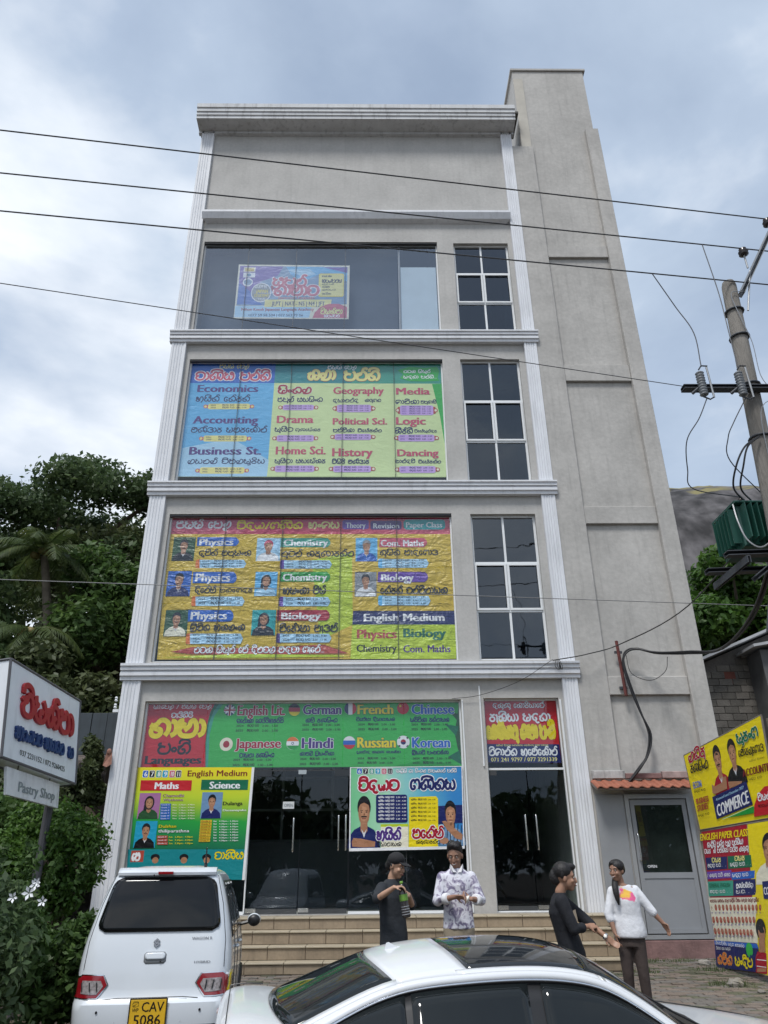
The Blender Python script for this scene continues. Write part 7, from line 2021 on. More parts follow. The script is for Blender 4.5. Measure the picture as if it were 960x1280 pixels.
MB().tube([(5.20, 15.36, 4.70), (5.16, 15.36, 5.86)], .035, 4).build('upright', pm('rusty_red_steel', (.13, .035, .03), .8, .4, 8), sb)
for z in (4.85, 5.6): MB().box(5.10, 5.26, 15.39, 15.428, z, z+.05).build('clamp', M_dsteel, sb)
cb = [(4.97, 15.40, 2.99), (5.22, 15.33, 3.28), (5.42, 15.33, 3.51), (5.55, 15.33, 3.89), (5.43, 15.33, 4.37), (5.27, 15.32, 4.95), (5.21, 15.31, 5.36), (5.30, 15.30, 5.58), (5.52, 15.26, 5.67), (5.86, 15.0, 5.50), (6.2, 14.3, 5.30), (6.35, 13.2, 5.10), (6.05, 11.2, 5.2), (5.6, 9.2, 5.75)]
sc_ = thing('service_cable', (4.97, 15.4, 2.99), 'thick twisted black cable bundle looping down the tower to the terracotta awning', 'cable')
for k, off in enumerate(((0, 0), (.03, .02), (-.02, .03))):
    MB().tube(spline([(a+off[0]*math.sin(i*1.3+k), b_-.02*k, c_+off[1]*math.cos(i*1.7+k)) for i, (a, b_, c_) in enumerate(cb)], 6), .02, 6).build('strand', M_cable, sc_, True)
wire([(5.30, 15.3, 5.55), (5.35, 15.28, 5.15), (5.7, 15.2, 4.98), (6.0, 15.1, 5.15), (6.05, 15.0, 5.42)], .007, 'thin loop of spare wire hanging under the cable bundle', mat=M_cable)
wire([(3.73, 15.25, 5.42), (4.43, 15.2, 5.53), (5.2, 15.1, 5.74), (5.8, 13, 5.85), (5.62, 9.1, 6.1)], .012, 'dark service wire from the band corner past the red bracket to the pole', mat=M_cable, cat='cable', name='cable')
wire([(3.73, 15.25, 5.44), (3.0, 15.28, 5.0), (2.2, 15.42, 4.75), (1.6, 15.45, 4.68)], .006, 'thin dark wire drooping from the band corner over the shop front', mat=M_cable)
b = MB()
for k in range(4): b.tube(spline([(3.80+.02*k, 15.24, 5.44), (3.76+.05*k, 15.22, 5.30), (3.83+.02*k, 15.22, 5.22), (3.86, 15.23, 5.38)], 4), .006, 5)
o = b.build('wire_coil', M_cable); tag(o, 'small tangle of black wire on the right end of the lowest band', 'cable', kind=None)
# tree line across the road behind the photographer, seen only in the glass
bk = thing('roadside_trees', (0, -32, -.3), 'dark row of trees across the road mirrored in the lower glass', 'trees')
bl = [((x, -32+2*hash2(x, 1), 3.5+1.5*hash2(x*.4, 3)), (4, 3, 4.2+1.2*hash2(x*.3, 5))) for x in range(-44, 45, 5)]
V, F = leaves(bl, 16000, 1.1, 55, shell=.2); o = qmesh('crowns', V, F, LM_dark, bk); o['kind'] = 'stuff'
for x in range(-44, 45, 10): MB().tube([(x, -32, -.4), (x, -32, 4)], .3, 8).build('trunk', M_bark, bk)
# ------------------------------------------------------------------ cars
def paint(name, col):
    return pm(name, col, .28, .02, 1.5, coat=.7)
M_paint = paint('pearl_white_paint', (.70, .72, .74)); M_paint2 = paint('cool_white_paint', (.66, .70, .74))
def car_glass(name, col=(.012, .015, .016)):
    m = pm(name, col, .03, .1, 2, spec=.42); return m
M_cglass = car_glass('dark_car_glass'); M_trim = pm('black_car_trim', (.015, .015, .016), .4); M_chrome = pm('chrome', (.75, .76, .78), .12, .03, 5, metal=1)
M_tyre = pm('tyre_rubber', (.02, .02, .02), .85); M_rim = pm('alloy_rim', (.45, .46, .48), .3, .05, 4, metal=.9); M_lampred = pm('red_lens', (.26, .008, .014), .15, .1, 10, coat=1); M_clear = pm('clear_lens', (.30, .27, .27), .1, .5, 40, coat=1)
M_under = pm('car_underbody', (.03, .03, .03), .8)
def wheel(t, x, y, z, r, w, ax):
    """ax: 0 axle along local x, 1 along local y"""
    A = (1, 0, 0) if ax == 0 else (0, 1, 0); c = (x, y, z); 
    ty = MB().lathe([(r*.62, -w/2), (r*.93, -w/2), (r, -w*.32), (r, w*.32), (r*.93, w/2), (r*.62, w/2)], c, 28, A)
    o = ty.build('wheel', M_tyre, t, True, local=True, auto=rad(40))
    rm = MB().lathe([(.03, -w*.52), (r*.16, -w*.50), (r*.18, -w*.3), (r*.60, -w*.30), (r*.64, -w*.48), (r*.64, w*.48), (r*.60, w*.3), (r*.18, w*.3), (r*.16, w*.5), (.03, w*.52)], c, 28, A)
    for k in range(10):
        a = 2*pi*k/10
        for sg in (-1, 1):
            p = [Vector((cos(a)*r*.15, sin(a)*r*.15, 0)), Vector((cos(a+.08)*r*.6, sin(a+.08)*r*.6, 0))]
            q = Vector((0, 0, 1)).rotation_difference(Vector(A)); rm.tube([Vector(c)+q @ (v+Vector((0, 0, sg*w*.42))) for v in p], r*.045, 5)
    rm.build('rim', M_rim, o, True, local=True, auto=rad(40))
def interp(pts, x):
    if x <= pts[0][0]: return pts[0][1]
    for (a, va), (b, vb) in zip(pts, pts[1:]):
        if x <= b:
            t = (x-a)/(b-a); return va+(vb-va)*t
    return pts[-1][1]
def smooth_curve(pts, n=60):
    sp = spline([(a, b, 0) for a, b in pts], 8); return [(v.x, v.y) for v in sp]
# --- white saloon in the foreground
SC = thing('sedan', (1.108, 6.311, -.376), 'white saloon car with black glass roof and shark fin aerial in the foreground', 'car', rz=rad(16))
topc = smooth_curve([(-1.86, 1.035), (-1.55, 1.17), (-1.22, 1.30), (-.95, 1.365), (-.55, 1.405), (-.1, 1.42), (.25, 1.395), (.50, 1.325), (.80, 1.18), (1.17, .965)])
ywc = smooth_curve([(-1.86, .66), (-1.22, .555), (-.6, .575), (.0, .59), (.5, .60), (.8, .64), (1.17, .72)])
MX = lambda x: -.7+(x+.7)*.86 if x > -.7 else x
def cab(x, t, out=0):
    z = interp(topc, x); w = interp(ywc, x)*1.10; cr_ = .10
    bow = .10*(t*t)*(1 if x < -1.2 else (-1 if x > .9 else 0))
    e = interp(topc, x+.02)-interp(topc, x-.02); n = Vector((-e, 0, .04)).normalized()
    return Vector((MX(x), t*w, z-cr_*abs(t)**2.4))+n*out
def cab_patch(x0, x1, t0, t1, nx, nt_, out=0, bow0=0, bow1=0):
    mb = MB()
    for i in range(nx+1):
        for j in range(nt_+1):
            t = t0+(t1-t0)*j/nt_; a = x0+bow0*t*t; b = x1+bow1*t*t; x = a+(b-a)*i/nx; mb.v.append(tuple(cab(x, t, out)))
    for i in range(nx):
        for j in range(nt_):
            a = i*(nt_+1)+j; mb.f.append((a, a+1, a+nt_+2, a+nt_+1)); mb.mi.append(0)
    return mb
def solid(o, th):
    md = o.modifiers.new('thickness', 'SOLIDIFY'); md.thickness = th; md.offset = -1; return o
solid(cab_patch(-1.86, -1.22, -.93, .93, 10, 16, 0, .14, .12).build('rear_window', M_cglass, SC, True, local=True), .012)
solid(cab_patch(-1.22, -.73, -1, 1, 10, 16, .002, .12, .10).build('roof', M_paint, SC, True, local=True), .02)
solid(cab_patch(-.725, .34, -.92, .92, 18, 16, .0, .10, -.10).build('glass_roof', pm('black_roof_glass', (.012, .014, .016), .06, .1, 2, spec=.7, coat=.4), SC, True, local=True), .012)
solid(cab_patch(.35, 1.17, -.93, .93, 12, 16, 0, -.10, -.16).build('windscreen', M_cglass, SC, True, local=True), .012)
for sg in (-1, 1):
    # roof rails either side of the glass roof, from boot to bonnet
    solid(cab_patch(-.73, .40, sg*.92, sg*1.0, 16, 3, .003, 0, 0).build('roof_rail', M_paint, SC, True, local=True), .02)
    solid(cab_patch(-1.90, -1.10, sg*.92, sg*1.0, 10, 2, .003, 0, 0).build('pillar', M_paint, SC, True, local=True), .02)
    solid(cab_patch(.36, 1.20, sg*.92, sg*1.0, 10, 2, .003, 0, 0).build('pillar', M_paint, SC, True, local=True), .02)
    # side: rail -> belt line
    def side(x, v, out=0):
        p = cab(x, 1.0); zb = .93; yb = .86
        y = p.y+(yb-p.y)*(v**1.15); z = p.z+(zb-p.z)*v
        return Vector((MX(x), sg*(y+out), z+out*.35))
    def side_patch(x0, x1, v0f, v1f, n, m, out=0):
        mb = MB()
        for i in range(n+1):
            x = x0+(x1-x0)*i/n
            for j in range(m+1): v = v0f(x)+(v1f(x)-v0f(x))*j/m; mb.v.append(tuple(side(x, v, out)))
        for i in range(n):
            for j in range(m):
                a = i*(m+1)+j; mb.f.append((a, a+1, a+m+2, a+m+1)); mb.mi.append(0)
        return mb
    hgt = lambda x: max(.02, cab(x, 1).z-.93)
    va = lambda x: min(.98, .04/hgt(x)); vb = lambda x: min(.985, .085/hgt(x)+.0); vc = lambda x: min(.99, .105/hgt(x)); one = lambda x: 1.0; zero = lambda x: 0.0
    solid(side_patch(-1.88, 1.19, zero, va, 44, 2).build('cant_rail', M_paint, SC, True, local=True), .02)
    solid(side_patch(-1.62, .98, lambda x: va(x), lambda x: va(x)+.012/hgt(x), 40, 1, .008).build('window_trim', M_chrome, SC, True, local=True), .006)
    solid(side_patch(-1.70, 1.05, va, one, 40, 3, -.012).build('window_surround', M_trim, SC, True, local=True), .006)
    for a, b in ((-1.50, -1.06), (-1.02, -.22), (-.12, .86)):
        solid(side_patch(a, b, lambda x: va(x)+.02/hgt(x), lambda x: .97, 12, 4, -.004).build('side_window', M_cglass, SC, True, local=True), .006)
    solid(side_patch(-1.62, 1.0, lambda x: 1.0, lambda x: 1.02, 40, 1, .006).build('window_trim', M_chrome, SC, True, local=True), .006)
# lower body
decz = smooth_curve([(-2.36, .72), (-2.34, .93), (-2.28, 1.01), (-2.1, 1.035), (-1.86, 1.03), (-1.5, .99), (0, .96), (.75, .955), (.95, .945), (1.45, .90), (2.0, .83), (2.25, .74), (2.36, .60)])
hwc = smooth_curve([(-2.36, .60), (-2.30, .76), (-2.1, .84), (-1.5, .89), (0, .905), (1.2, .895), (1.8, .86), (2.15, .76), (2.36, .52)])
_dz, _hw = decz, hwc; decz = [((-1.86+(a+1.86)*.68) if a < -1.86 else a, b) for a, b in _dz]; hwc = [((-1.86+(a+1.86)*.68) if a < -1.86 else a, b) for a, b in _hw]
mb = MB(); xs_ = [-2.36, -2.345, -2.32, -2.28, -2.2, -2.1, -2.0, -1.86, -1.6, -1.3, -1, -.6, -.2, .2, .6, .9, 1.1, 1.2, 1.35, 1.5, 1.7, 1.9, 2.05, 2.15, 2.25, 2.31, 2.345, 2.36]
prof = []
xs_ = [(-1.86+(a+1.86)*.68) if a < -1.86 else a for a in xs_]
for x in xs_:
    zt = interp(decz, x); w = interp(hwc, x); row = []
    for (fy, dz) in ((0, 0), (.35, -.004), (.62, -.014), (.80, -.035), (.90, -.06), (.965, -.10), (.995, -.16)): row.append((fy*w, zt+dz))
    row += [(w*1.0, zt-.28 if zt-.28 > .5 else .5), (w*1.005, .42), (w*.97, .26), (w*.86, .18)]
    prof.append([(-a, b) for a, b in row[:0:-1]]+row)
n = len(prof[0])
for x, row in zip(xs_, prof): mb.v += [(x, a, b) for a, b in row]
for i in range(len(xs_)-1):
    for j in range(n-1): mb.f.append((i*n+j, i*n+j+1, (i+1)*n+j+1, (i+1)*n+j)); mb.mi.append(0)
mb.f += [tuple(range(n)), tuple(range((len(xs_)-1)*n, len(xs_)*n))[::-1]]; mb.mi += [0, 0]
mb.f += [tuple([i*n for i in range(len(xs_))]+[i*n+n-1 for i in range(len(xs_)-1, -1, -1)])]; mb.mi += [0]
bd = mb.build('body', M_paint, SC, True, local=True, auto=rad(45))
g_ = MB()
def deck(x, y, up=.0015): return Vector((x, y, interp(decz, x)-.0+up-.014*min(1, abs(y)/interp(hwc, x)/.62)**2))
# shut lines of boot lid and bonnet
g_.tube([deck(-2.12, -.62+i*.124+0) for i in range(11)], .003, 4); 
for sg in (-1, 1):
    MB().tube([deck(-2.12+k*.026, sg*.62) for k in range(10)], .004, 4).build('shut_line', M_trim, SC, local=True)
    MB().tube([Vector((1.04+k*.11, sg*(.74-.012*k), interp(decz, 1.04+k*.11)-.026)) for k in range(10)], .004, 4).build('shut_line', M_trim, SC, local=True)
g_.build('shut_line', M_trim, SC, local=True)
c_ = MB(); c_.add([(.87, -.72, .965), (1.01, -.70, .950), (1.09, 0, .948), (1.01, .70, .950), (.87, .72, .965), (.95, 0, .97)], [(0, 1, 2, 5), (5, 2, 3, 4)]); solid(c_.build('cowl', M_trim, SC, local=True), .02)
for y0 in (-.45, .12): MB().tube([(1.0, y0, .965), (.87, y0+.12, 1.02), (.76, y0+.52, 1.09)], .008, 5).build('wiper', M_trim, SC, local=True)
fin = MB(); fin.prism([(-1.09, 0), (-.96, 0), (-1.02, .020), (-1.06, .046), (-1.078, .044)], -.006, .006); fin.v = [(x, y*(1.6-min(1, z/.046)), z+cab(x, 0).z-.004) for x, y, z in fin.v]; fin.build('shark_fin_aerial', M_paint, SC, local=True)
for sg in (-1, 1):
    MB().sphere((.66, sg*1.0, .98), .1, 12, 8, sc=(.75, .95, .62)).build('wing_mirror', M_paint, SC, True, local=True)
    MB().tube([(.66, sg*.84, .94), (.66, sg*.95, .96)], .025, 6).build('mirror_stalk', M_trim, SC, local=True)
    lm = MB(); lm.box(-2.365, -2.20, sg*.60-.15, sg*.60+.15, .78, .90); 
    o = MB().sphere((-2.11, sg*.62, .84), .1, 12, 8, sc=(.95, 1.45, .62)).build('tail_light', M_lampred, SC, True, local=True)
    MB().sphere((2.2, sg*.62, .66), .1, 12, 8, sc=(1.2, 1.5, .55)).build('headlight', M_clear, SC, True, local=True)
    for x in (-1.42, 1.38): wheel(SC, x, sg*.80, .32, .32, .21, 1)
for a, b in ((-.16, .0),):
    for sg in (-1, 1): MB().tube([(-.17, sg*.908, .93), (-.17, sg*.915, .6), (-.2, sg*.90, .3)], .004, 4).build('shut_line', M_trim, SC, local=True)

# --- white hatchback parked tail-on
VN = thing('hatchback', (-2.03, 7.93, -.13), 'boxy white hatchback seen from behind with dark rear window and yellow number plate', 'car', rz=rad(7))
HWZ = smooth_curve([(.18, .66), (.30, .70), (.5, .725), (.8, .73), (1.0, .715), (1.2, .675), (1.4, .62), (1.55, .565), (1.62, .52), (1.66, .44), (1.69, .30)])
YRZ = smooth_curve([(.18, .06), (.24, .0), (.5, -.02), (.58, -.01), (.62, .03), (.8, .055), (1.0, .09), (1.2, .14), (1.4, .20), (1.55, .26), (1.62, .30), (1.66, .40), (1.69, .62)])
YFZ = smooth_curve([(.18, 3.25), (.35, 3.36), (.6, 3.37), (.8, 3.30), (.95, 3.05), (1.0, 2.75), (1.2, 2.52), (1.4, 2.30), (1.55, 2.12), (1.62, 2.0), (1.66, 1.85), (1.69, 1.6)])
def interpz(c, z): return interp([(a, b) for a, b in c], z)
RC = .17
def outline(z, nb=9):
    w, y0, y1 = interpz(HWZ, z), interpz(YRZ, z), interpz(YFZ, z); r = min(RC, w*.5); P = []
    bowr = lambda x: .045*(x/w)**2
    for k in range(13): x = -(w-r)+2*(w-r)*k/12; P.append((x, y0+bowr(x)))
    e = bowr(w-r)
    for k in range(1, 6): a = -pi/2+k*pi/12; P.append((w-r+r*cos(a), y0+e+r+r*sin(a)))
    for k in range(0, 15): P.append((w, y0+e+r+(y1-.35-y0-e-r)*k/14))
    for k in range(1, 8): a = k*pi/14; P.append((w-r*1.6+r*1.6*cos(a)-.0, y1-.35+.25*sin(a)))
    for k in range(1, 7): P.append(((w-r*1.6)*(1-2*k/7), y1-.10+.10*math.sin(pi*k/7)))
    for k in range(6, -1, -1): a = k*pi/14; P.append((-(w-r*1.6+r*1.6*cos(a)), y1-.35+.25*sin(a)))
    for k in range(14, 0, -1): P.append((-w, y0+e+r+(y1-.35-y0-e-r)*k/14))
    for k in range(5, 0, -1): a = -pi/2+k*pi/12; P.append((-(w-r+r*cos(a)), y0+e+r+r*sin(a)))
    return P
zs_ = [.18, .22, .26, .34, .44, .52, .57, .60, .63, .68, .76, .84, .92, 1.0, 1.08, 1.16, 1.24, 1.32, 1.40, 1.48, 1.54, 1.59, 1.63, 1.655, 1.675, 1.69]
mb = MB(); rows = [outline(z) for z in zs_]; n = len(rows[0])
for z, r_ in zip(zs_, rows): mb.v += [(x, y, z) for x, y in r_]
for i in range(len(zs_)-1):
    for j in range(n): mb.f.append((i*n+j, i*n+(j+1) % n, (i+1)*n+(j+1) % n, (i+1)*n+j)); mb.mi.append(0)
mb.f += [tuple(range(n))[::-1], tuple(range((len(zs_)-1)*n, len(zs_)*n))]; mb.mi += [0, 0]
bd = mb.build('body', M_paint2, VN, True, local=True, auto=rad(38))
def rp(x, z, out=0):
    """point on the tail, out metres proud of it"""
    w, y0 = interpz(HWZ, z), interpz(YRZ, z); r = min(RC, w*.5)
    if abs(x) <= w-r: y = y0+.045*(x/w)**2
    else:
        q = min(1, (abs(x)-(w-r))/r); y = y0+.045*((w-r)/w)**2+r-r*math.sqrt(max(0, 1-q*q))
    dz = (interpz(YRZ, z+.02)-interpz(YRZ, z-.02))/.04; nrm = Vector((0, -1, dz)).normalized()
    if abs(x) > w-r: nrm = (nrm+Vector(((1 if x > 0 else -1)*q*1.2, 0, 0))).normalized()
    return Vector((x, y, z))+nrm*out
def tail_patch(poly_fn, nx_, nz_, out):
    mb = MB()
    for j in range(nz_+1):
        for i in range(nx_+1): x, z = poly_fn(i/nx_, j/nz_); mb.v.append(tuple(rp(x, z, out)))
    for j in range(nz_):
        for i in range(nx_): a = j*(nx_+1)+i; mb.f.append((a, a+1, a+nx_+2, a+nx_+1)); mb.mi.append(0)
    return mb
def rrect(x0, x1, z0, z1, tx0, tx1, rr=.12):
    """rounded patch tapering to tx0..tx1 at the top"""
    def f(u, v):
        z = z0+(z1-z0)*v; a = x0+(tx0-x0)*v; b = x1+(tx1-x1)*v; d = min(v, 1-v)*(z1-z0); ins = 0
        if d < rr: ins = rr-math.sqrt(max(0, rr*rr-(rr-d)**2))
        return (a+ins)+(b-a-2*ins)*u, z
    return f
solid(tail_patch(rrect(-.605, .605, 1.125, 1.585, -.50, .50, .09), 26, 16, .006).build('window_surround', M_trim, VN, True, local=True), .008)
solid(tail_patch(rrect(-.595, .595, 1.135, 1.575, -.49, .49, .085), 26, 16, .010).build('rear_window', car_glass('rear_car_glass', (.006, .007, .008)), VN, True, local=True), .006)
# spoiler lip and stop lamp over the glass
sp_ = MB(); P = []
for i in range(15):
    x = -.50+i/14*1.0; P.append(x)
for i, x in enumerate(P):
    q = 1-.5*abs(x/.5)**3; y = rp(x, 1.60).y
    sp_.v += [(x, y-.055*q, 1.605), (x, y-.06*q, 1.63), (x, y+.03, 1.668), (x, y+.10, 1.675), (x, y+.03, 1.60)]
for i in range(14):
    for k in range(5): sp_.f.append((i*5+k, i*5+(k+1) % 5, (i+1)*5+(k+1) % 5, (i+1)*5+k)); sp_.mi.append(0)
sp_.f += [(0, 1, 2, 3, 4), tuple(14*5+k for k in range(5))[::-1]]; sp_.mi += [0, 0]
sp_.build('spoiler', M_paint2, VN, True, local=True, auto=rad(40))
MB().bbox(-.075, .075, .185, .235, 1.612, 1.637, .004).build('brake_light', M_lampred, VN, local=True)
MB().sphere((-.115, .20, 1.605), .008, 8, 6).build('washer_jet', M_trim, VN, local=True)
MB().tube([(.36, .62, 1.68), (.36, .60, 1.71)], .018, 8).build('aerial_base', M_trim, VN, local=True)
MB().tube([(.36, .61, 1.70), (.365, .52, 1.86)], [.011, .006], 6).build('aerial', M_trim, VN, local=True)
for sg in (-1, 1):
    def lamp(k):
        pts = [(.735, .79), (.735, .625), (.60, .61), (.50, .61), (.415, .715), (.46, .785)]
        c = (sum(p[0] for p in pts)/6, sum(p[1] for p in pts)/6); return [(sg*(c[0]+(x-c[0])*k), c[1]+(z-c[1])*k) for x, z in pts]
    def lamp_mb(k, out, th=.012, sx=1.0, dx=0):
        pts = [(x*sx+sg*dx, z) for x, z in lamp(k)]; b = MB(); m = len(pts); cx_, cz_ = sum(p[0] for p in pts)/m, sum(p[1] for p in pts)/m
        rings = [[(cx_+(x-cx_)*q, cz_+(z-cz_)*q) for x, z in pts] for q in (1, .66, .33)]
        sub = lambda R: [((R[i][0]*(1-t)+R[(i+1) % m][0]*t), (R[i][1]*(1-t)+R[(i+1) % m][1]*t)) for i in range(m) for t in (0, .33, .66)]
        rr_ = [sub(R_) for R_ in rings]; M = len(rr_[0])
        for R_ in rr_: b.v += [tuple(rp(x, z, out)) for x, z in R_]
        b.v.append(tuple(rp(cx_, cz_, out))); base = len(b.v); b.v += [tuple(rp(x, z, -.01)) for x, z in rr_[0]]
        for a in (0, 1):
            for i in range(M): b.f.append((a*M+i, a*M+(i+1) % M, (a+1)*M+(i+1) % M, (a+1)*M+i)); b.mi.append(0)
        for i in range(M): b.f.append((2*M+i, 2*M+(i+1) % M, 3*M)); b.f.append((i, (i+1) % M, base+(i+1) % M, base+i)); b.mi += [0, 0]
        return b
    tl = lamp_mb(1.08, .008).build('tail_light', M_chrome, VN, True, local=True, auto=rad(40))
    lamp_mb(1.0, .014).build('red_lens', M_lampred, tl, True, local=True, auto=rad(40))
    lamp_mb(.60, .018, dx=-.03).build('clear_lens', M_clear, tl, True, local=True, auto=rad(40))
    for i in range(3):
        x = sg*(.50+i*.065); MB().tube([rp(x, .665, .021), rp(x+sg*.012, .735, .021)], .006, 5).build('lamp_rib', M_trim, tl, local=True)
# number plate recess, plate, handle, badge
b = MB(); b.add([tuple(rp(x, z, o)) for x, z, o in ((-.34, .60, .004), (.34, .60, .004), (.30, .43, .004), (-.30, .43, .004), (-.24, .575, -.035), (.24, .575, -.035), (.22, .43, -.035), (-.22, .43, -.035))], [(0, 1, 5, 4), (1, 2, 6, 5), (3, 0, 4, 7), (4, 5, 6, 7)]); b.build('plate_recess', pm('plate_recess_paint', (.50, .53, .56), .4), VN, local=True)
npl = MB(); npl.bbox(-.165, .165, -.035, -.022, .385, .61, .006); npl = npl.build('number_plate', pm('yellow_plate', (.70, .42, .02), .4, .05, 5), VN, local=True)
def loc_print(fn, ops, parent, mat):
    pr = Print(fn)
    for o in ops: pr.text(*o)
    for c, m_ in pr.mb.items():
        q = MB(); q.v = [fn(u, v, d) for u, v, d in m_.v]; q.f = m_.f; q.mi = m_.mi; ob = q.build('lettering', mat if mat else print_mat(0, .5)(c), parent, local=True); ob['kind'] = 'stuff'
loc_print(lambda u, v, d: (u, -.0355-d*.3, v), [('CAV', (-.06, .515), (.145, .515), (-.06, .592), 'ink', None, .6), ('5086', (-.125, .413), (.125, .413), (-.125, .497), 'ink', None, .6), ('ශ්‍රී', (-.145, .56), (-.085, .56), (-.145, .585), 'ink', None, .6), ('WP', (-.145, .515), (-.085, .515), (-.145, .545), 'ink', None, .3)], npl, None)
tube_frame = MB(); P = [(-.168, .382), (.168, .382), (.168, .613), (-.168, .613)]
for i in range(4): tube_frame.tube([(P[i][0], -.03, P[i][1]), (P[(i+1) % 4][0], -.03, P[(i+1) % 4][1])], .006, 5)
tube_frame.build('plate_frame', M_trim, npl, local=True)
hd = tail_patch(rrect(-.105, .105, .872, .965, -.105, .105, .02), 8, 5, .004); hd = solid(hd.build('handle_shade_patch', pm('handle_shade_grey', (.20, .21, .22), .5), VN, True, local=True), .01)  # flat patch; the grey puts the shade behind the handle into colour
solid(tail_patch(rrect(-.095, .095, .905, .958, -.095, .095, .018), 8, 5, .016).build('handle', M_paint2, VN, True, local=True), .02)
MB().sphere(rp(.055, .888, .012), .008, 8, 6).build('lock', M_trim, VN, local=True)
# angular S shaped badge
bd_ = MB(); S1 = [(-.030, .012), (.002, .038), (.030, .016), (.018, .008), (.002, .021), (-.006, .014), (.032, -.014), (.0, -.040), (-.030, -.016), (-.018, -.008), (.0, -.022), (.008, -.015)]
cz_ = 1.035; m = len(S1)
# split into two hooks so each piece is convex enough
for hook in ([(-.034, .010), (.0, .038), (.030, .014), (.017, .006), (.0, .020), (-.010, .010), (.010, -.006), (-.004, -.014)], [(.034, -.010), (.0, -.038), (-.030, -.014), (-.017, -.006), (.0, -.020), (.010, -.010), (-.010, .006), (.004, .014)]):
    h_ = len(hook); v = [tuple(rp(x, cz_+z, .012)) for x, z in hook]+[tuple(rp(x, cz_+z, .001)) for x, z in hook]
    bd_.add(v, [(0, 1, 4, 5), (1, 2, 3, 4), (0, 5, 6, 7)]+[(i, (i+1) % h_, h_+(i+1) % h_, h_+i) for i in range(h_)])
bd_.build('badge', pm('dark_chrome', (.30, .30, .31), .2, .05, 5, metal=1), VN, local=True)
def tailtext(u, v, d): p = rp(u, v, .004+d*.3); return (p.x, p.y, p.z)
loc_print(tailtext, [('WAGON R', (.33, 1.055), (.53, 1.055), (.33, 1.078), 'grey', None, 1.2), ('HYBRID', (.375, .868), (.53, .868), (.375, .886), 'ink', None, 1.2)], VN, pm('dark_chrome', (.30, .30, .31)))
st_ = tail_patch(rrect(.46, .53, 1.165, 1.20, .455, .525, .012), 4, 3, .013).build('window_sticker', pm('pink_sticker', (.50, .22, .20), .5), VN, local=True); solid(st_, .002)
# shut lines, bumper crease, parking sensors
def seam(pts, r=.004, mat=M_trim, nm='shut_line'):
    P = []
    for (a, b_), (c, d_) in zip(pts, pts[1:]):
        for k in range(8): t = k/8; P.append(rp(a+(c-a)*t, b_+(d_-b_)*t, .001))
    P.append(rp(*pts[-1], .001)); MB().tube(P, r, 4).build(nm, mat, VN, local=True)
seam([(-.44, .60), (-.30, .612), (.30, .612), (.44, .60)])
seam([(-.66, .83), (-.655, 1.05), (-.60, 1.35), (-.52, 1.60)], .003); seam([(.66, .83), (.655, 1.05), (.60, 1.35), (.52, 1.60)], .003)
seam([(-.72, .40), (-.36, .40)], .004); seam([(.36, .40), (.72, .40)], .004)
for x in (-.47, .47): MB().lathe([(.0, 0), (.011, 0), (.011, .006), (0, .007)], rp(x, .515, .0), 12, (0, -1, 0)).build('parking_sensor', M_trim, VN, local=True)
# right and left sides
def sp(y, z, sg, out=0): return Vector((sg*(interpz(HWZ, z)+out), y, z))
def side_glass(y0, y1, z0, z1, ty0, ty1, sg, mat, nm, out):
    mb = MB(); nn, mm = 8, 6
    for j in range(mm+1):
        v = j/mm; z = z0+(z1-z0)*v
        for i in range(nn+1): u = i/nn; a = y0+(ty0-y0)*v; b_ = y1+(ty1-y1)*v; mb.v.append(tuple(sp(a+(b_-a)*u, z, sg, out)))
    for j in range(mm):
        for i in range(nn): a = j*(nn+1)+i; mb.f.append((a, a+1, a+nn+2, a+nn+1)); mb.mi.append(0)
    o = mb.build(nm, mat, VN, True, local=True); return solid(o, .008)
for sg in (-1, 1):
    side_glass(.42, 2.42, 1.05, 1.55, .55, 1.98, sg, M_trim, 'window_surround', .004)
    for a, b_, ta, tb in ((.47, .80, .60, .84), (.86, 1.50, .90, 1.46), (1.58, 2.34, 1.54, 1.94)):
        side_glass(a, b_, 1.07, 1.53, ta, tb, sg, M_cglass, 'side_window', .009)
    for y in (.86, 1.54, 2.5):
        P = [sp(y+(.0 if z > .5 else .1*(.5-z)), z, sg, .001) for z in np.linspace(.28, 1.05, 12)]; MB().tube(P, .004, 4).build('shut_line', M_trim, VN, local=True)
    for y in (.98, 1.66): MB().tube([sp(y, .93, sg, .004), sp(y+.02, .93, sg, .03), sp(y+.16, .93, sg, .03), sp(y+.18, .93, sg, .004)], .011, 6).build('door_handle', M_paint2, VN, True, local=True)
    m_ = MB().sphere((sg*.88, 2.36, 1.10), .1, 14, 10, sc=(.85, .55, .72)).build('wing_mirror', M_paint2, VN, True, local=True)
    MB().sphere((sg*.88, 2.335, 1.095), .092, 14, 10, sc=(.85, .5, .72)).build('mirror_shell', M_trim, m_, True, local=True)
    MB().tube([(sg*.68, 2.36, 1.05), (sg*.82, 2.36, 1.08)], .022, 6).build('mirror_stalk', M_trim, VN, local=True)
    for y in (.52, 2.82):
        wheel(VN, sg*.66, y, .275, .275, .15, 0)
        MB().tube([(sg*(interpz(HWZ, max(.2, .275+.315*sin(a)))+.002), y+.315*cos(a), .275+.315*sin(a)) for a in np.linspace(-.2, pi+.2, 18)], .022, 5).build('wheel_arch', M_trim, VN, True, local=True)

VN.scale = (.955, 1, 1); SC.scale = (1.02, .98, 1.0); SC.rotation_euler = (rad(3.7), rad(1.8), rad(8.7))
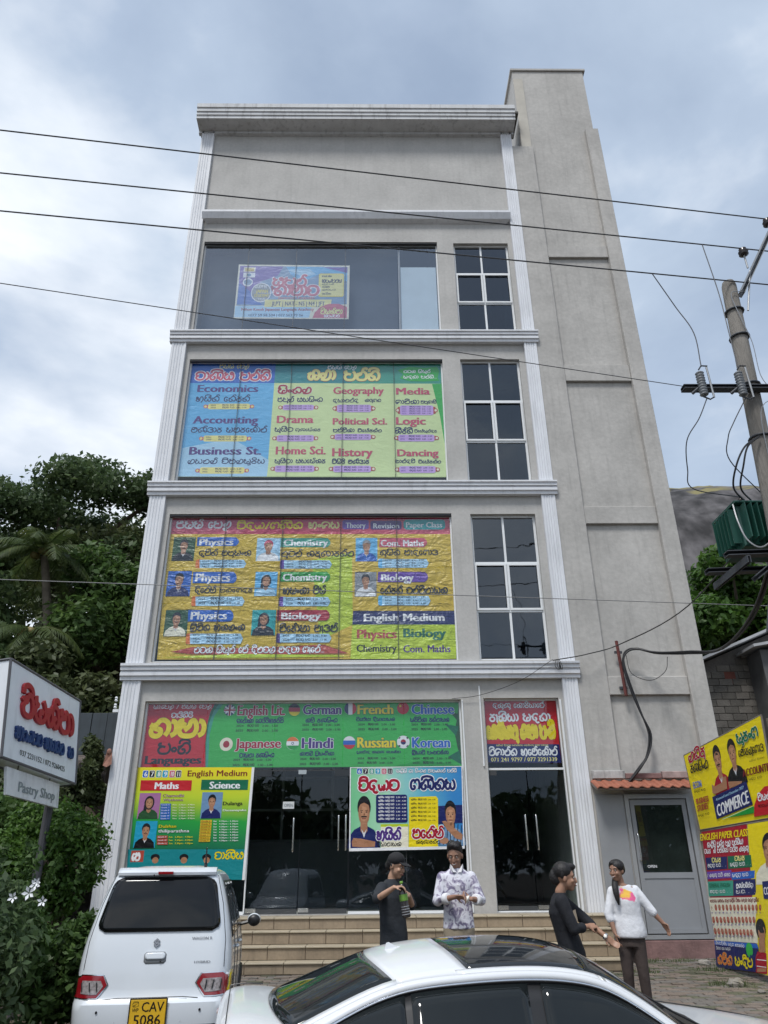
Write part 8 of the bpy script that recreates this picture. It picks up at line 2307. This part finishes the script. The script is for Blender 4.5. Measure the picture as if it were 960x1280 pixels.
# ------------------------------------------------------------------ people
M_skin = [pm('brown_skin', (.33, .18, .115), .5, .08, 8), pm('tan_skin', (.44, .26, .175), .5, .08, 8), pm('deep_brown_skin', (.30, .165, .11), .5, .08, 8)]
M_hair = pm('black_hair', (.012, .010, .010), .55, .3, 30, .4, 60)
M_eye = pm('eye_white', (.6, .58, .55), .3); M_iris = pm('dark_iris', (.02, .012, .01), .2); M_lip = pm('lips', (.22, .075, .065), .5); M_teeth = pm('teeth', (.75, .73, .68), .3)
def remesh(mb, name, mat, parent, vox, it=4, fac=.5):
    o = mb.build(name, mat, parent); md = o.modifiers.new('r', 'REMESH'); md.mode = 'VOXEL'; md.voxel_size = vox; md.use_smooth_shade = True
    sm = o.modifiers.new('s', 'SMOOTH'); sm.iterations = it; sm.factor = fac
    dg = bpy.context.evaluated_depsgraph_get(); me = bpy.data.meshes.new_from_object(o.evaluated_get(dg)); me.name = name
    o.modifiers.clear(); o.data = me; me.polygons.foreach_set('use_smooth', [True]*len(me.polygons))
    if not me.materials: me.materials.append(mat)
    return o
def limb(mb, pts, rs, n=12):
    mb.tube([Vector(p) for p in pts], rs, n)
    for p, r in zip(pts, rs): mb.sphere(p, r*.99, 12, 8)
def oval(mb, rings, fwd, n=20):
    """stack of ellipses: (centre, half width, half depth); width runs across fwd"""
    f = Vector(fwd).normalized(); s = f.cross(Vector((0, 0, 1))).normalized(); R_ = []
    for c, w, d in rings:
        c = Vector(c); ring = []
        for k in range(n): t = 2*pi*k/n; ring.append(len(mb.v)); mb.v.append(tuple(c+s*w*cos(t)+f*d*sin(t)))
        R_.append(ring)
    for i in range(len(R_)-1):
        for k in range(n): mb.f.append((R_[i][k], R_[i][(k+1) % n], R_[i+1][(k+1) % n], R_[i+1][k])); mb.mi.append(0)
    mb.f += [tuple(reversed(R_[0])), tuple(R_[-1])]; mb.mi += [0, 0]
def basis(look, tilt=0):
    f = Vector(look).normalized(); s = f.cross(Vector((0, 0, 1))).normalized(); u = s.cross(f).normalized(); return f, s, u
def head(mb, c, look, k=1.0):
    """skull, jaw, nose, brow, ears; c is the centre of the head"""
    f, s, u = basis(look); P = lambda a, b, z: Vector(c)+(s*a+f*b+u*z)*k
    def ell(p, rx, ry, rz):
        n, m = 16, 12; base = len(mb.v)
        for i in range(m+1):
            ph = pi*i/m
            for j in range(n): t = 2*pi*j/n; mb.v.append(tuple(Vector(p)+(s*rx*sin(ph)*cos(t)+f*ry*sin(ph)*sin(t)+u*rz*cos(ph))*k))
        for i in range(m):
            for j in range(n): mb.f.append((base+i*n+j, base+(i+1)*n+j, base+(i+1)*n+(j+1) % n, base+i*n+(j+1) % n)); mb.mi.append(0)
    ell(P(0, -.012, .028), .074, .094, .088); ell(P(0, .020, -.035), .060, .066, .070); ell(P(0, .050, -.088), .030, .030, .026)
    ell(P(0, .070, .022), .050, .016, .016); ell(P(0, .092, -.018), .012, .018, .026); ell(P(0, .100, -.034), .017, .013, .011)
    for g in (-1, 1): ell(P(g*.036, .066, -.028), .022, .018, .020); ell(P(g*.075, -.008, -.008), .012, .018, .030)
    ell(P(0, .083, -.062), .026, .014, .011)
    return P, f, s, u
def features(P, t, smile=True, k=1.0):
    for g in (-1, 1):
        e = MB().sphere(P(g*.031, .0825, .004), .0075*k, 10, 8).build('eye', M_eye, t, True); MB().sphere(P(g*.031, .0865, .004), .0056*k, 8, 6).build('iris', M_iris, e, True)
        MB().tube([P(g*.016, .086, .024), P(g*.034, .086, .029), P(g*.052, .072, .022)], [.0028*k, .0034*k, .002*k], 6).build('eyebrow', M_hair, t)
    MB().tube([P(-.024, .088, -.058), P(0, .099, -.066), P(.024, .088, -.058)], [.003*k, .0065*k, .003*k], 6).build('mouth', M_lip, t)
    if smile: MB().tube([P(-.017, .0935, -.0595), P(0, .1025, -.0645), P(.017, .0935, -.0595)], [.002*k, .0038*k, .002*k], 6).build('teeth', M_teeth, t)
def hand(mb, wrist, d, palm_n, curl=.5, side=1, k=1.0, spread=.25):
    """palm, four unequal fingers bent at the knuckles, thumb from the side of the palm"""
    d = Vector(d).normalized(); pn = Vector(palm_n); pn = (pn-d*pn.dot(d)).normalized(); s = d.cross(pn).normalized()*side; w = Vector(wrist)
    X = lambda a, b, c_: w+(s*a+d*b+pn*c_)*k
    for a in (-.026, -.009, .009, .026): limb(mb, [X(a*.6, .0, 0), X(a, .045, 0), X(a, .082, 0)], [.014*k, .0135*k, .0105*k], 8)
    for i, (a, L1) in enumerate(((-.027, .060), (-.009, .074), (.009, .080), (.027, .070))):
        p = X(a, .085, 0); ang = curl*(.9+.08*i); dirv = (d+s*a*spread*6).normalized(); pts = [p]
        for seg in (.42, .33, .25):
            v = dirv*cos(ang)+pn*sin(ang); pts.append(pts[-1]+v*L1*seg*k*1.15); ang += curl*.85
        limb(mb, pts, [.0092*k, .0086*k, .008*k, .0068*k], 7)
    p = X(.030, .022, .004); v = (s*.75+d*.6+pn*.35).normalized(); q = p+v*.036*k; v2 = (d*.9+pn*.5+s*.15).normalized()
    limb(mb, [X(.012, .015, 0), p, q, q+v2*.030*k], [.015*k, .0125*k, .0105*k, .0085*k], 8)
def person(name_label, base, H, fwd, joints, skin, group=None):
    return thing('person', base, name_label, 'person', group)
def figure(t, J, skin, look, hands, k=1.0, smile=True, vox=.0085):
    """J: world joint positions -> one continuous skin surface"""
    b = MB(); V_ = {n: Vector(p) for n, p in J.items()}; f = Vector(J['fwd'])
    P, hf, hs, hu = head(b, V_['head'], look, k*1.13)
    limb(b, [V_['neck'], V_['neck'].lerp(V_['head'], .55)], [.056*k, .052*k])
    ch, pe = V_['chest'], V_['pelvis']; oval(b, [(pe-Vector((0, 0, .06)), .145*k, .095*k), (pe+Vector((0, 0, .06)), .14*k, .092*k), (pe.lerp(ch, .5), .122*k, .082*k), (ch, .15*k, .10*k), (ch+Vector((0, 0, .12)), .13*k, .08*k), (V_['neck']+Vector((0, 0, -.02)), .06*k, .055*k)], f)
    for s_ in 'LR':
        limb(b, [V_['sh'+s_], V_['el'+s_], V_['wr'+s_]], [.048*k, .038*k, .026*k]); limb(b, [V_['el'+s_].lerp(V_['wr'+s_], .35), V_['wr'+s_]], [.037*k, .026*k])
        limb(b, [V_['hip'+s_], V_['kn'+s_], V_['an'+s_]], [.078*k, .052*k, .036*k]); limb(b, [V_['kn'+s_].lerp(V_['an'+s_], .3), V_['an'+s_]], [.055*k, .036*k])
        limb(b, [V_['an'+s_]-Vector((0, 0, .02)), V_['toe'+s_]], [.036*k, .026*k])
    for (w, d, n_, c, sd) in hands: hand(b, w, d, n_, c, sd, k)
    remesh(b, 'body', skin, t, vox, 3, .45); features(P, t, smile, k*1.1); return P, V_
def garment(t, name, mat, fn, vox=.012, it=5): b = MB(); fn(b); return remesh(b, name, mat, t, vox, it, .5)
def legs(V_, b, k, extra=.0, r=(.098, .072, .058)):
    for s_ in 'LR': limb(b, [V_['hip'+s_], V_['kn'+s_], V_['an'+s_]+Vector((0, 0, .03))], [(x+extra)*k for x in r])
def shoes(t, V_, mat, f):
    for s_ in 'LR':
        b = MB(); a, q = V_['an'+s_], V_['toe'+s_]; limb(b, [a-Vector((0, 0, .045)), a.lerp(q, .6)-Vector((0, 0, .03)), q], [.045, .045, .036]); remesh(b, 'shoe', mat, t, .01, 3)
def hairball(t, P, bits, nm='hair', vox=.008):
    b = MB()
    for (a, bb, z, r, sc) in bits: b.sphere(P(a, bb, z), r*1.13, 14, 10, sc=sc)
    return remesh(b, nm, M_hair, t, vox, 2, .4)
def stand(X, Y, Z0, f, hipw=.09, kneef=(.0, .02), step=(0, 0), pelvis=.92, k=1.0):
    f = Vector((f[0], f[1], 0)).normalized(); s = Vector((f.y, -f.x, 0)); d = {}
    for n_, g, st in (('L', -1, step[0]), ('R', 1, step[1])):
        o = Vector((X, Y, Z0)); d['hip'+n_] = o+s*g*hipw+Vector((0, 0, pelvis-.03)); d['an'+n_] = o+s*g*(hipw+.015)+f*st+Vector((0, 0, .085))
        d['kn'+n_] = (d['hip'+n_]+d['an'+n_])/2+f*.03+Vector((0, 0, .01)); d['toe'+n_] = d['an'+n_]+f*.15-Vector((0, 0, .055))
    d['pelvis'] = Vector((X, Y, Z0+pelvis)); d['fwd'] = f; return d
# man in the floral shirt, facing the camera and looking down at his hands
X, Y, Z0 = .99, 10.0, gz(10)
t = thing('person', (X, Y, Z0), 'smiling man in white shirt with purple floral print and khaki trousers looking at his hands', 'person')
J = stand(X, Y, Z0, (-.05, -1, 0), pelvis=.95); J.update(chest=(X, Y, 1.33), neck=(X, Y-.01, 1.53), head=(X-.012, Y-.03, 1.655), shL=(X+.172, Y, 1.415), shR=(X-.172, Y, 1.415), elL=(X+.27, Y-.06, 1.17), elR=(X-.245, Y-.06, 1.17), wrL=(X+.14, Y-.26, 1.19), wrR=(X-.05, Y-.27, 1.215))
look = (-.28, -1, -.28)
P, V_ = figure(t, J, M_skin[2], look, [(J['wrL'], (-.9, -.25, .1), (.1, -.5, .8), .75, 1), (J['wrR'], (.85, -.35, -.05), (0, -.6, -.7), .6, 1)], 1.02)
def floral():
    m = pm('floral_shirt_cloth', (.66, .66, .72), .85, .05, 5, .9, 9); T_ = m.node_tree; N = T_.nodes; L = T_.links; b = N['Principled BSDF']
    c = N.new('ShaderNodeTexCoord'); n_ = N.new('ShaderNodeTexNoise'); n_.inputs['Scale'].default_value = 11; n_.inputs['Detail'].default_value = 4; n_.inputs['Distortion'].default_value = 1.4; L.new(c.outputs['Object'], n_.inputs[0])
    r_ = N.new('ShaderNodeValToRGB'); e = r_.color_ramp.elements; e[0].position = .38; e[0].color = (.19, .17, .26, 1); e[1].position = .52; e[1].color = (.68, .68, .74, 1); x = e.new(.46); x.color = (.42, .39, .48, 1)
    L.new(n_.outputs[0], r_.inputs[0]); L.new(r_.outputs[0], b.inputs['Base Color']); return m
MF = floral(); f = J['fwd']
def shirt(b):
    c, pe = V_['chest'], V_['pelvis']
    oval(b, [(pe+Vector((0, 0, -.03)), .190, .122), (pe+Vector((0, 0, .04)), .182, .118), (pe.lerp(c, .55), .172, .11), (c, .195, .122), (c+Vector((0, 0, .09)), .19, .10), (c+Vector((0, 0, .14)), .145, .085), (c+Vector((0, 0, .175)), .095, .075), (V_['neck']-Vector((0, 0, .01)), .072, .066)], f)
    for s_ in 'LR': limb(b, [V_['sh'+s_], V_['el'+s_], V_['el'+s_].lerp(V_['wr'+s_], .45)], [.072, .064, .058])
garment(t, 'shirt', MF, shirt)
for s_ in 'LR':
    a, q = V_['el'+s_], V_['wr'+s_]; MB().tube([a.lerp(q, .38), a.lerp(q, .42), a.lerp(q, .60), a.lerp(q, .62)], [.058, .064, .060, .052], 14).build('cuff', pm('white_cuff', (.72, .72, .74), .8), t, True)
cn = V_['neck']
for g in (-1, 1): MB().add([(cn.x+g*.005, cn.y-.085, cn.z-.06), (cn.x+g*.075, cn.y-.06, cn.z+.035), (cn.x+g*.085, cn.y-.03, cn.z-.01), (cn.x+g*.05, cn.y-.10, cn.z-.055)], [(0, 1, 2, 3)]).build('collar', pm('white_cuff', (.72, .72, .74)), t)
for i in range(6): MB().sphere((V_['chest'].x, V_['chest'].y-.128+.004*i, 1.42-i*.085), .006, 8, 6).build('button', M_teeth, t)
garment(t, 'trousers', pm('khaki_cloth', (.30, .25, .18), .9, .1, 6, .4, 20), lambda b: (legs(V_, b, 1.0), oval(b, [(V_['pelvis']-Vector((0, 0, .14)), .165, .11), (V_['pelvis']+Vector((0, 0, .02)), .155, .105)], f)))
shoes(t, V_, pm('dark_shoe', (.03, .025, .02), .5), f)
hairball(t, P, [(0, -.022, .062, .088, (1, 1.05, .85)), (0, .03, .108, .060, (1.15, .9, .7)), (-.035, .0, .112, .045, (1, 1, .8)), (.03, -.03, .115, .045, (1, 1, .8)), (-.03, .055, .102, .036, (1, .8, .8)), (.035, .045, .10, .038, (1, .8, .8)), (0, -.06, .02, .07, (1.05, .7, 1)), (.068, -.02, .035, .022, (.6, 1.2, 1.4)), (-.068, -.02, .035, .022, (.6, 1.2, 1.4))])
bc = thing('paper_scrap', (1.08, 9.70, 1.21), 'small white scrap held between the fingers of the man in the floral shirt', 'wrapper')
MB().add([(1.06, 9.69, 1.22), (1.10, 9.68, 1.23), (1.09, 9.69, 1.16), (1.05, 9.70, 1.15), (1.075, 9.665, 1.19)], [(0, 1, 4), (1, 2, 4), (2, 3, 4), (3, 0, 4), (0, 3, 2, 1)]).build('paper', M_teeth, bc)
# man in cap and dark T-shirt opening a bottle, facing right
X, Y, Z0 = .21, 9.5, gz(9.5); f = Vector((.72, -.69, 0)).normalized()
t = thing('person', (X, Y, Z0), 'man in black cap and dark T-shirt twisting open a large bottle', 'person')
J = stand(X, Y, Z0, f, pelvis=.88); J.update(chest=(X-.02, Y, 1.22), neck=(X-.01, Y, 1.42), head=(X+.035, Y-.03, 1.545), shR=(X-.13, Y-.115, 1.315), shL=(X+.10, Y+.12, 1.315), elR=(X-.19, Y-.30, 1.215), elL=(X+.22, Y+.10, 1.12), wrR=(X+.00, Y-.42, 1.33), wrL=(X+.17, Y-.16, 1.25))
P, V_ = figure(t, J, M_skin[1], (.85, -.5, -.25), [(J['wrR'], (.9, -.02, .12), (.15, .1, -.95), .62, -1), (J['wrL'], (-.35, -.9, .1), (-.5, .4, -.3), .8, -1)], .96, False)
MT = pm('charcoal_tshirt', (.022, .026, .032), .9, .2, 5, 1, 9)
def shirt(b):
    c, pe = V_['chest'], V_['pelvis']
    oval(b, [(pe+Vector((0, 0, -.12)), .185, .14), (pe+Vector((0, 0, .04)), .178, .135), (pe.lerp(c, .55), .17, .125), (c, .19, .125), (c+Vector((0, 0, .09)), .18, .10), (c+Vector((0, 0, .14)), .135, .085), (c+Vector((0, 0, .175)), .09, .072), (V_['neck']-Vector((0, 0, .01)), .068, .062)], f)
    for s_ in 'LR': limb(b, [V_['sh'+s_], V_['sh'+s_].lerp(V_['el'+s_], .9)], [.072, .062])
garment(t, 'tshirt', MT, shirt)
MD = pm('dark_denim', (.018, .024, .038), .9, .15, 6)
garment(t, 'trousers', MD, lambda b: (legs(V_, b, .95), oval(b, [(V_['pelvis']-Vector((0, 0, .12)), .155, .11), (V_['pelvis'], .15, .105)], f)))
shoes(t, V_, pm('dark_shoe', (.03, .025, .02)), f)
hairball(t, P, [(0, -.03, .03, .08, (1, .95, .9)), (0, -.06, -.01, .062, (1.1, .6, .9)), (.068, -.015, .0, .02, (.6, 1.2, 1.6)), (-.068, -.015, .0, .02, (.6, 1.2, 1.6))])
b = MB()
for k_ in range(2): pass
b.sphere(P(0, -.012, .060), .102, 20, 12, sc=(1, 1, .80)); cp = remesh(b, 'cap', pm('black_cap_cloth', (.014, .014, .016), .85, .1, 8), t, .009, 2)
b = MB(); q = []
for i in range(13):
    a = -1.15+2.3*i/12; q.append((P(.078*sin(a), .055+.03*cos(a), .052), P(.075*sin(a), .085+.085*cos(a), .035)))
for a, c_ in q: b.v += [tuple(a), tuple(c_)]
for i in range(12): b.f.append((2*i, 2*i+1, 2*i+3, 2*i+2)); b.mi.append(0)
o = b.build('cap_peak', pm('black_cap_cloth', (.014, .014, .016)), cp); md = o.modifiers.new('t', 'SOLIDIFY'); md.thickness = .008
# bottle
bo = thing('bottle', (.345, 9.16, 1.03), 'large clear bottle with green label held by the man in the cap', 'bottle')
ax = Vector((-.16, 0, 1)).normalized(); bs = Vector((.345, 9.13, 1.035))
MB().lathe([(.035, 0), (.045, .012), (.045, .09), (.041, .13), (.045, .16), (.045, .23), (.036, .275), (.016, .31), (.014, .335)], bs, 20, ax).build('body', pm('dark_clear_plastic', (.05, .045, .045), .08, .2, 6, spec=.8), bo, True)
MB().lathe([(.0462, .165), (.0467, .17), (.0467, .225), (.0462, .23)], bs, 20, ax).build('label', pm('green_label', (.16, .34, .05), .5), bo, True)
for h_ in (.03, .055, .08, .105): MB().lathe([(.0455, h_), (.047, h_+.004), (.0455, h_+.008)], bs, 20, ax).build('ridge', pm('grey_ridge', (.25, .26, .28), .3), bo, True)
MB().lathe([(.017, .335), (.018, .34), (.018, .357), (.015, .36)], bs, 14, ax).build('cap', pm('green_label', (.16, .34, .05)), bo, True)
# man in black shirt seen from the side, arm stretched towards the woman
X, Y, Z0 = 1.93, 8.5, gz(8.5); f = Vector((.93, -.36, 0)).normalized()
t = thing('person', (X, Y, Z0), 'man in black shirt and blue jeans in profile stretching one arm to the right', 'person')
J = stand(X+.05, Y, Z0, f, pelvis=.84, k=.95); J.update(pelvis=(X+.03, Y, Z0+.86), chest=(X-.05, Y, 1.10), neck=(X-.035, Y, 1.285), head=(X+.03, Y-.01, 1.415), shR=(X-.07, Y-.165, 1.21), shL=(X-.01, Y+.165, 1.215), elR=(X+.02, Y-.22, .965), elL=(X+.21, Y+.10, 1.03), wrR=(X+.17, Y-.16, .985), wrL=(X+.37, Y-.02, .885))
P, V_ = figure(t, J, M_skin[0], (.97, -.22, -.02), [(J['wrR'], (.9, .2, .05), (0, .5, -.6), 1.0, -1), (J['wrL'], (.75, -.1, -.62), (.2, -.9, .1), .35, 1)], .95)
MK = pm('black_shirt_cloth', (.008, .009, .013), .85, .2, 5, .5, 16)
def shirt(b):
    c, pe = V_['chest'], V_['pelvis']
    oval(b, [(pe+Vector((0, 0, -.10)), .175, .135), (pe+Vector((0, 0, .04)), .168, .125), (pe.lerp(c, .55), .16, .115), (c, .18, .12), (c+Vector((0, 0, .09)), .17, .095), (c+Vector((0, 0, .14)), .105, .078), (V_['neck']-Vector((0, 0, .005)), .066, .062)], f)
    limb(b, [V_['shL'], V_['elL'], V_['elL'].lerp(V_['wrL'], .35)], [.068, .058, .05]); limb(b, [V_['shR'], V_['elR'], V_['elR'].lerp(V_['wrR'], .55)], [.068, .058, .05])
garment(t, 'shirt', MK, shirt)
MB().add([tuple(V_['chest']+Vector(p)) for p in ((.105, -.085, .02), (.135, -.075, .03), (.150, -.07, -.07), (.122, -.082, -.08))], [(0, 1, 2, 3)]).build('pocket_trim', pm('tan_patch', (.33, .27, .2), .8), t)
garment(t, 'jeans', pm('blue_denim', (.045, .10, .20), .9, .2, 6, .3, 30), lambda b: (legs(V_, b, .93), oval(b, [(V_['pelvis']-Vector((0, 0, .14)), .15, .11), (V_['pelvis'], .145, .105)], f)))
shoes(t, V_, pm('dark_shoe', (.03, .025, .02)), f)
hairball(t, P, [(0, -.025, .062, .089, (1, 1.08, .88)), (0, .045, .095, .05, (1.2, .9, .7)), (0, -.072, .01, .072, (1.05, .7, 1.1)), (.066, -.03, .03, .028, (.6, 1.3, 1.4)), (-.066, -.03, .03, .028, (.6, 1.3, 1.4))])
w = V_['wrL']; dd = (V_['wrL']-V_['elL']).normalized(); MB().lathe([(.030, -.012), (.033, -.008), (.033, .008), (.030, .012)], w, 16, dd).build('watch_strap', M_chrome, t, True); MB().lathe([(.0, 0), (.018, 0), (.018, .008), (0, .009)], w+Vector((-.01, -.033, .005)), 14, (-.1, -1, .2)).build('watch_face', M_teeth, t, True)
# woman in the white blouse
X, Y, Z0 = 2.95, 9.8, gz(9.8); f = Vector((-.18, -1, 0)).normalized()
t = thing('person', (X, Y, Z0), 'laughing woman in white blouse and dark brown trousers with a long black ponytail', 'person')
J = stand(X, Y, Z0, f, hipw=.075, pelvis=.86, step=(.04, -.03)); J.update(chest=(X-.01, Y, 1.18), neck=(X-.045, Y-.01, 1.355), head=(X-.075, Y-.03, 1.475), shR=(X-.150, Y, 1.255), shL=(X+.125, Y, 1.265), elR=(X-.225, Y-.01, 1.02), elL=(X+.255, Y-.03, 1.07), wrR=(X-.195, Y-.07, .83), wrL=(X+.375, Y-.06, .925))
P, V_ = figure(t, J, M_skin[2], (-.72, -.70, -.05), [(J['wrR'], (.12, -.12, -1), (1, -.1, 0), .35, 1), (J['wrL'], (.55, -.1, -.85), (-.6, -.5, -.2), .4, -1)], .90)
def blouse_mat():
    m = pm('white_blouse_cloth', (.70, .71, .74), .85, .04, 5, 1, 8); T_ = m.node_tree; N = T_.nodes; L = T_.links; b = N['Principled BSDF']; old = b.inputs['Base Color'].links[0].from_socket
    c = N.new('ShaderNodeTexCoord'); n_ = N.new('ShaderNodeTexNoise'); n_.inputs['Scale'].default_value = 9; L.new(c.outputs['Object'], n_.inputs[0])
    mp_ = N.new('ShaderNodeMapping'); mp_.vector_type = 'POINT'; mp_.inputs['Location'].default_value = (.02*9, .14*9, -1.33*7.5); mp_.inputs['Scale'].default_value = (8.2, 9, 7.5)
    mp_.inputs['Location'].default_value = (.0, 1.1, -(1.24-Z0)*9.5); mp_.inputs['Scale'].default_value = (7.5, 7.5, 9.5); L.new(c.outputs['Object'], mp_.inputs[0])
    ln = N.new('ShaderNodeVectorMath'); ln.operation = 'LENGTH'; L.new(mp_.outputs[0], ln.inputs[0]); sm = N.new('ShaderNodeMath'); sm.operation = 'MULTIPLY_ADD'; sm.inputs[1].default_value = 2.2; L.new(n_.outputs[0], sm.inputs[0]); L.new(ln.outputs['Value'], sm.inputs[2])
    mr = N.new('ShaderNodeMapRange'); mr.inputs[1].default_value = 1.75; mr.inputs[2].default_value = 1.9; mr.inputs[3].default_value = 1; mr.inputs[4].default_value = 0; L.new(sm.outputs[0], mr.inputs[0])
    r_ = N.new('ShaderNodeValToRGB'); e = r_.color_ramp.elements; e[0].position = .42; e[0].color = (.75, .12, .28, 1); e[1].position = .56; e[1].color = (.8, .48, .08, 1); n2_ = N.new('ShaderNodeTexNoise'); n2_.inputs['Scale'].default_value = 14; L.new(c.outputs['Object'], n2_.inputs[0]); L.new(n2_.outputs[0], r_.inputs[0])
    mx = N.new('ShaderNodeMix'); mx.data_type = 'RGBA'; L.new(mr.outputs[0], mx.inputs[0]); L.new(old, mx.inputs[6]); L.new(r_.outputs[0], mx.inputs[7]); L.new(mx.outputs[2], b.inputs['Base Color']); return m
def shirt(b):
    c, pe = V_['chest'], V_['pelvis']
    oval(b, [(pe+Vector((0, 0, -.03)), .185, .135), (pe+Vector((0, 0, .03)), .19, .137), (pe.lerp(c, .5), .165, .12), (c+Vector((0, -.01, -.02)), .158, .118), (c+Vector((0, 0, .07)), .158, .09), (c+Vector((0, 0, .11)), .12, .078), (c+Vector((0, 0, .145)), .08, .066), (V_['neck']-Vector((0, 0, .035)), .066, .06)], f)
    for s_ in 'LR': limb(b, [V_['sh'+s_], V_['el'+s_].lerp(V_['sh'+s_], .4), V_['el'+s_], V_['el'+s_].lerp(V_['wr'+s_], .28)], [.056, .056, .055, .050])
garment(t, 'blouse', blouse_mat(), shirt)
garment(t, 'trousers', pm('dark_brown_cloth', (.045, .032, .028), .85, .15, 6, .4, 20), lambda b: (legs(V_, b, .88), oval(b, [(V_['pelvis']-Vector((0, 0, .12)), .15, .11), (V_['pelvis'], .14, .1)], f)))
shoes(t, V_, pm('dark_shoe', (.03, .025, .02)), f)
hairball(t, P, [(0, -.018, .045, .082, (1, 1.08, .85)), (0, .03, .08, .042, (1.3, .9, .6)), (0, -.07, .01, .062, (1.05, .7, 1.0)), (.062, -.02, .02, .024, (.6, 1.3, 1.4)), (-.062, -.02, .02, .024, (.6, 1.3, 1.4))])
h_ = P(0, -.08, -.03); pts = [h_, Vector((X-.10, Y-.02, 1.38)), Vector((X-.135, Y-.10, 1.30)), Vector((X-.135, Y-.125, 1.20)), Vector((X-.125, Y-.125, 1.12))]
b = MB(); limb(b, spline(pts, 3), [.028, .030, .032, .034, .036, .037, .038, .037, .035, .030, .026, .018, .012]); remesh(b, 'ponytail', M_hair, t, .009, 2)
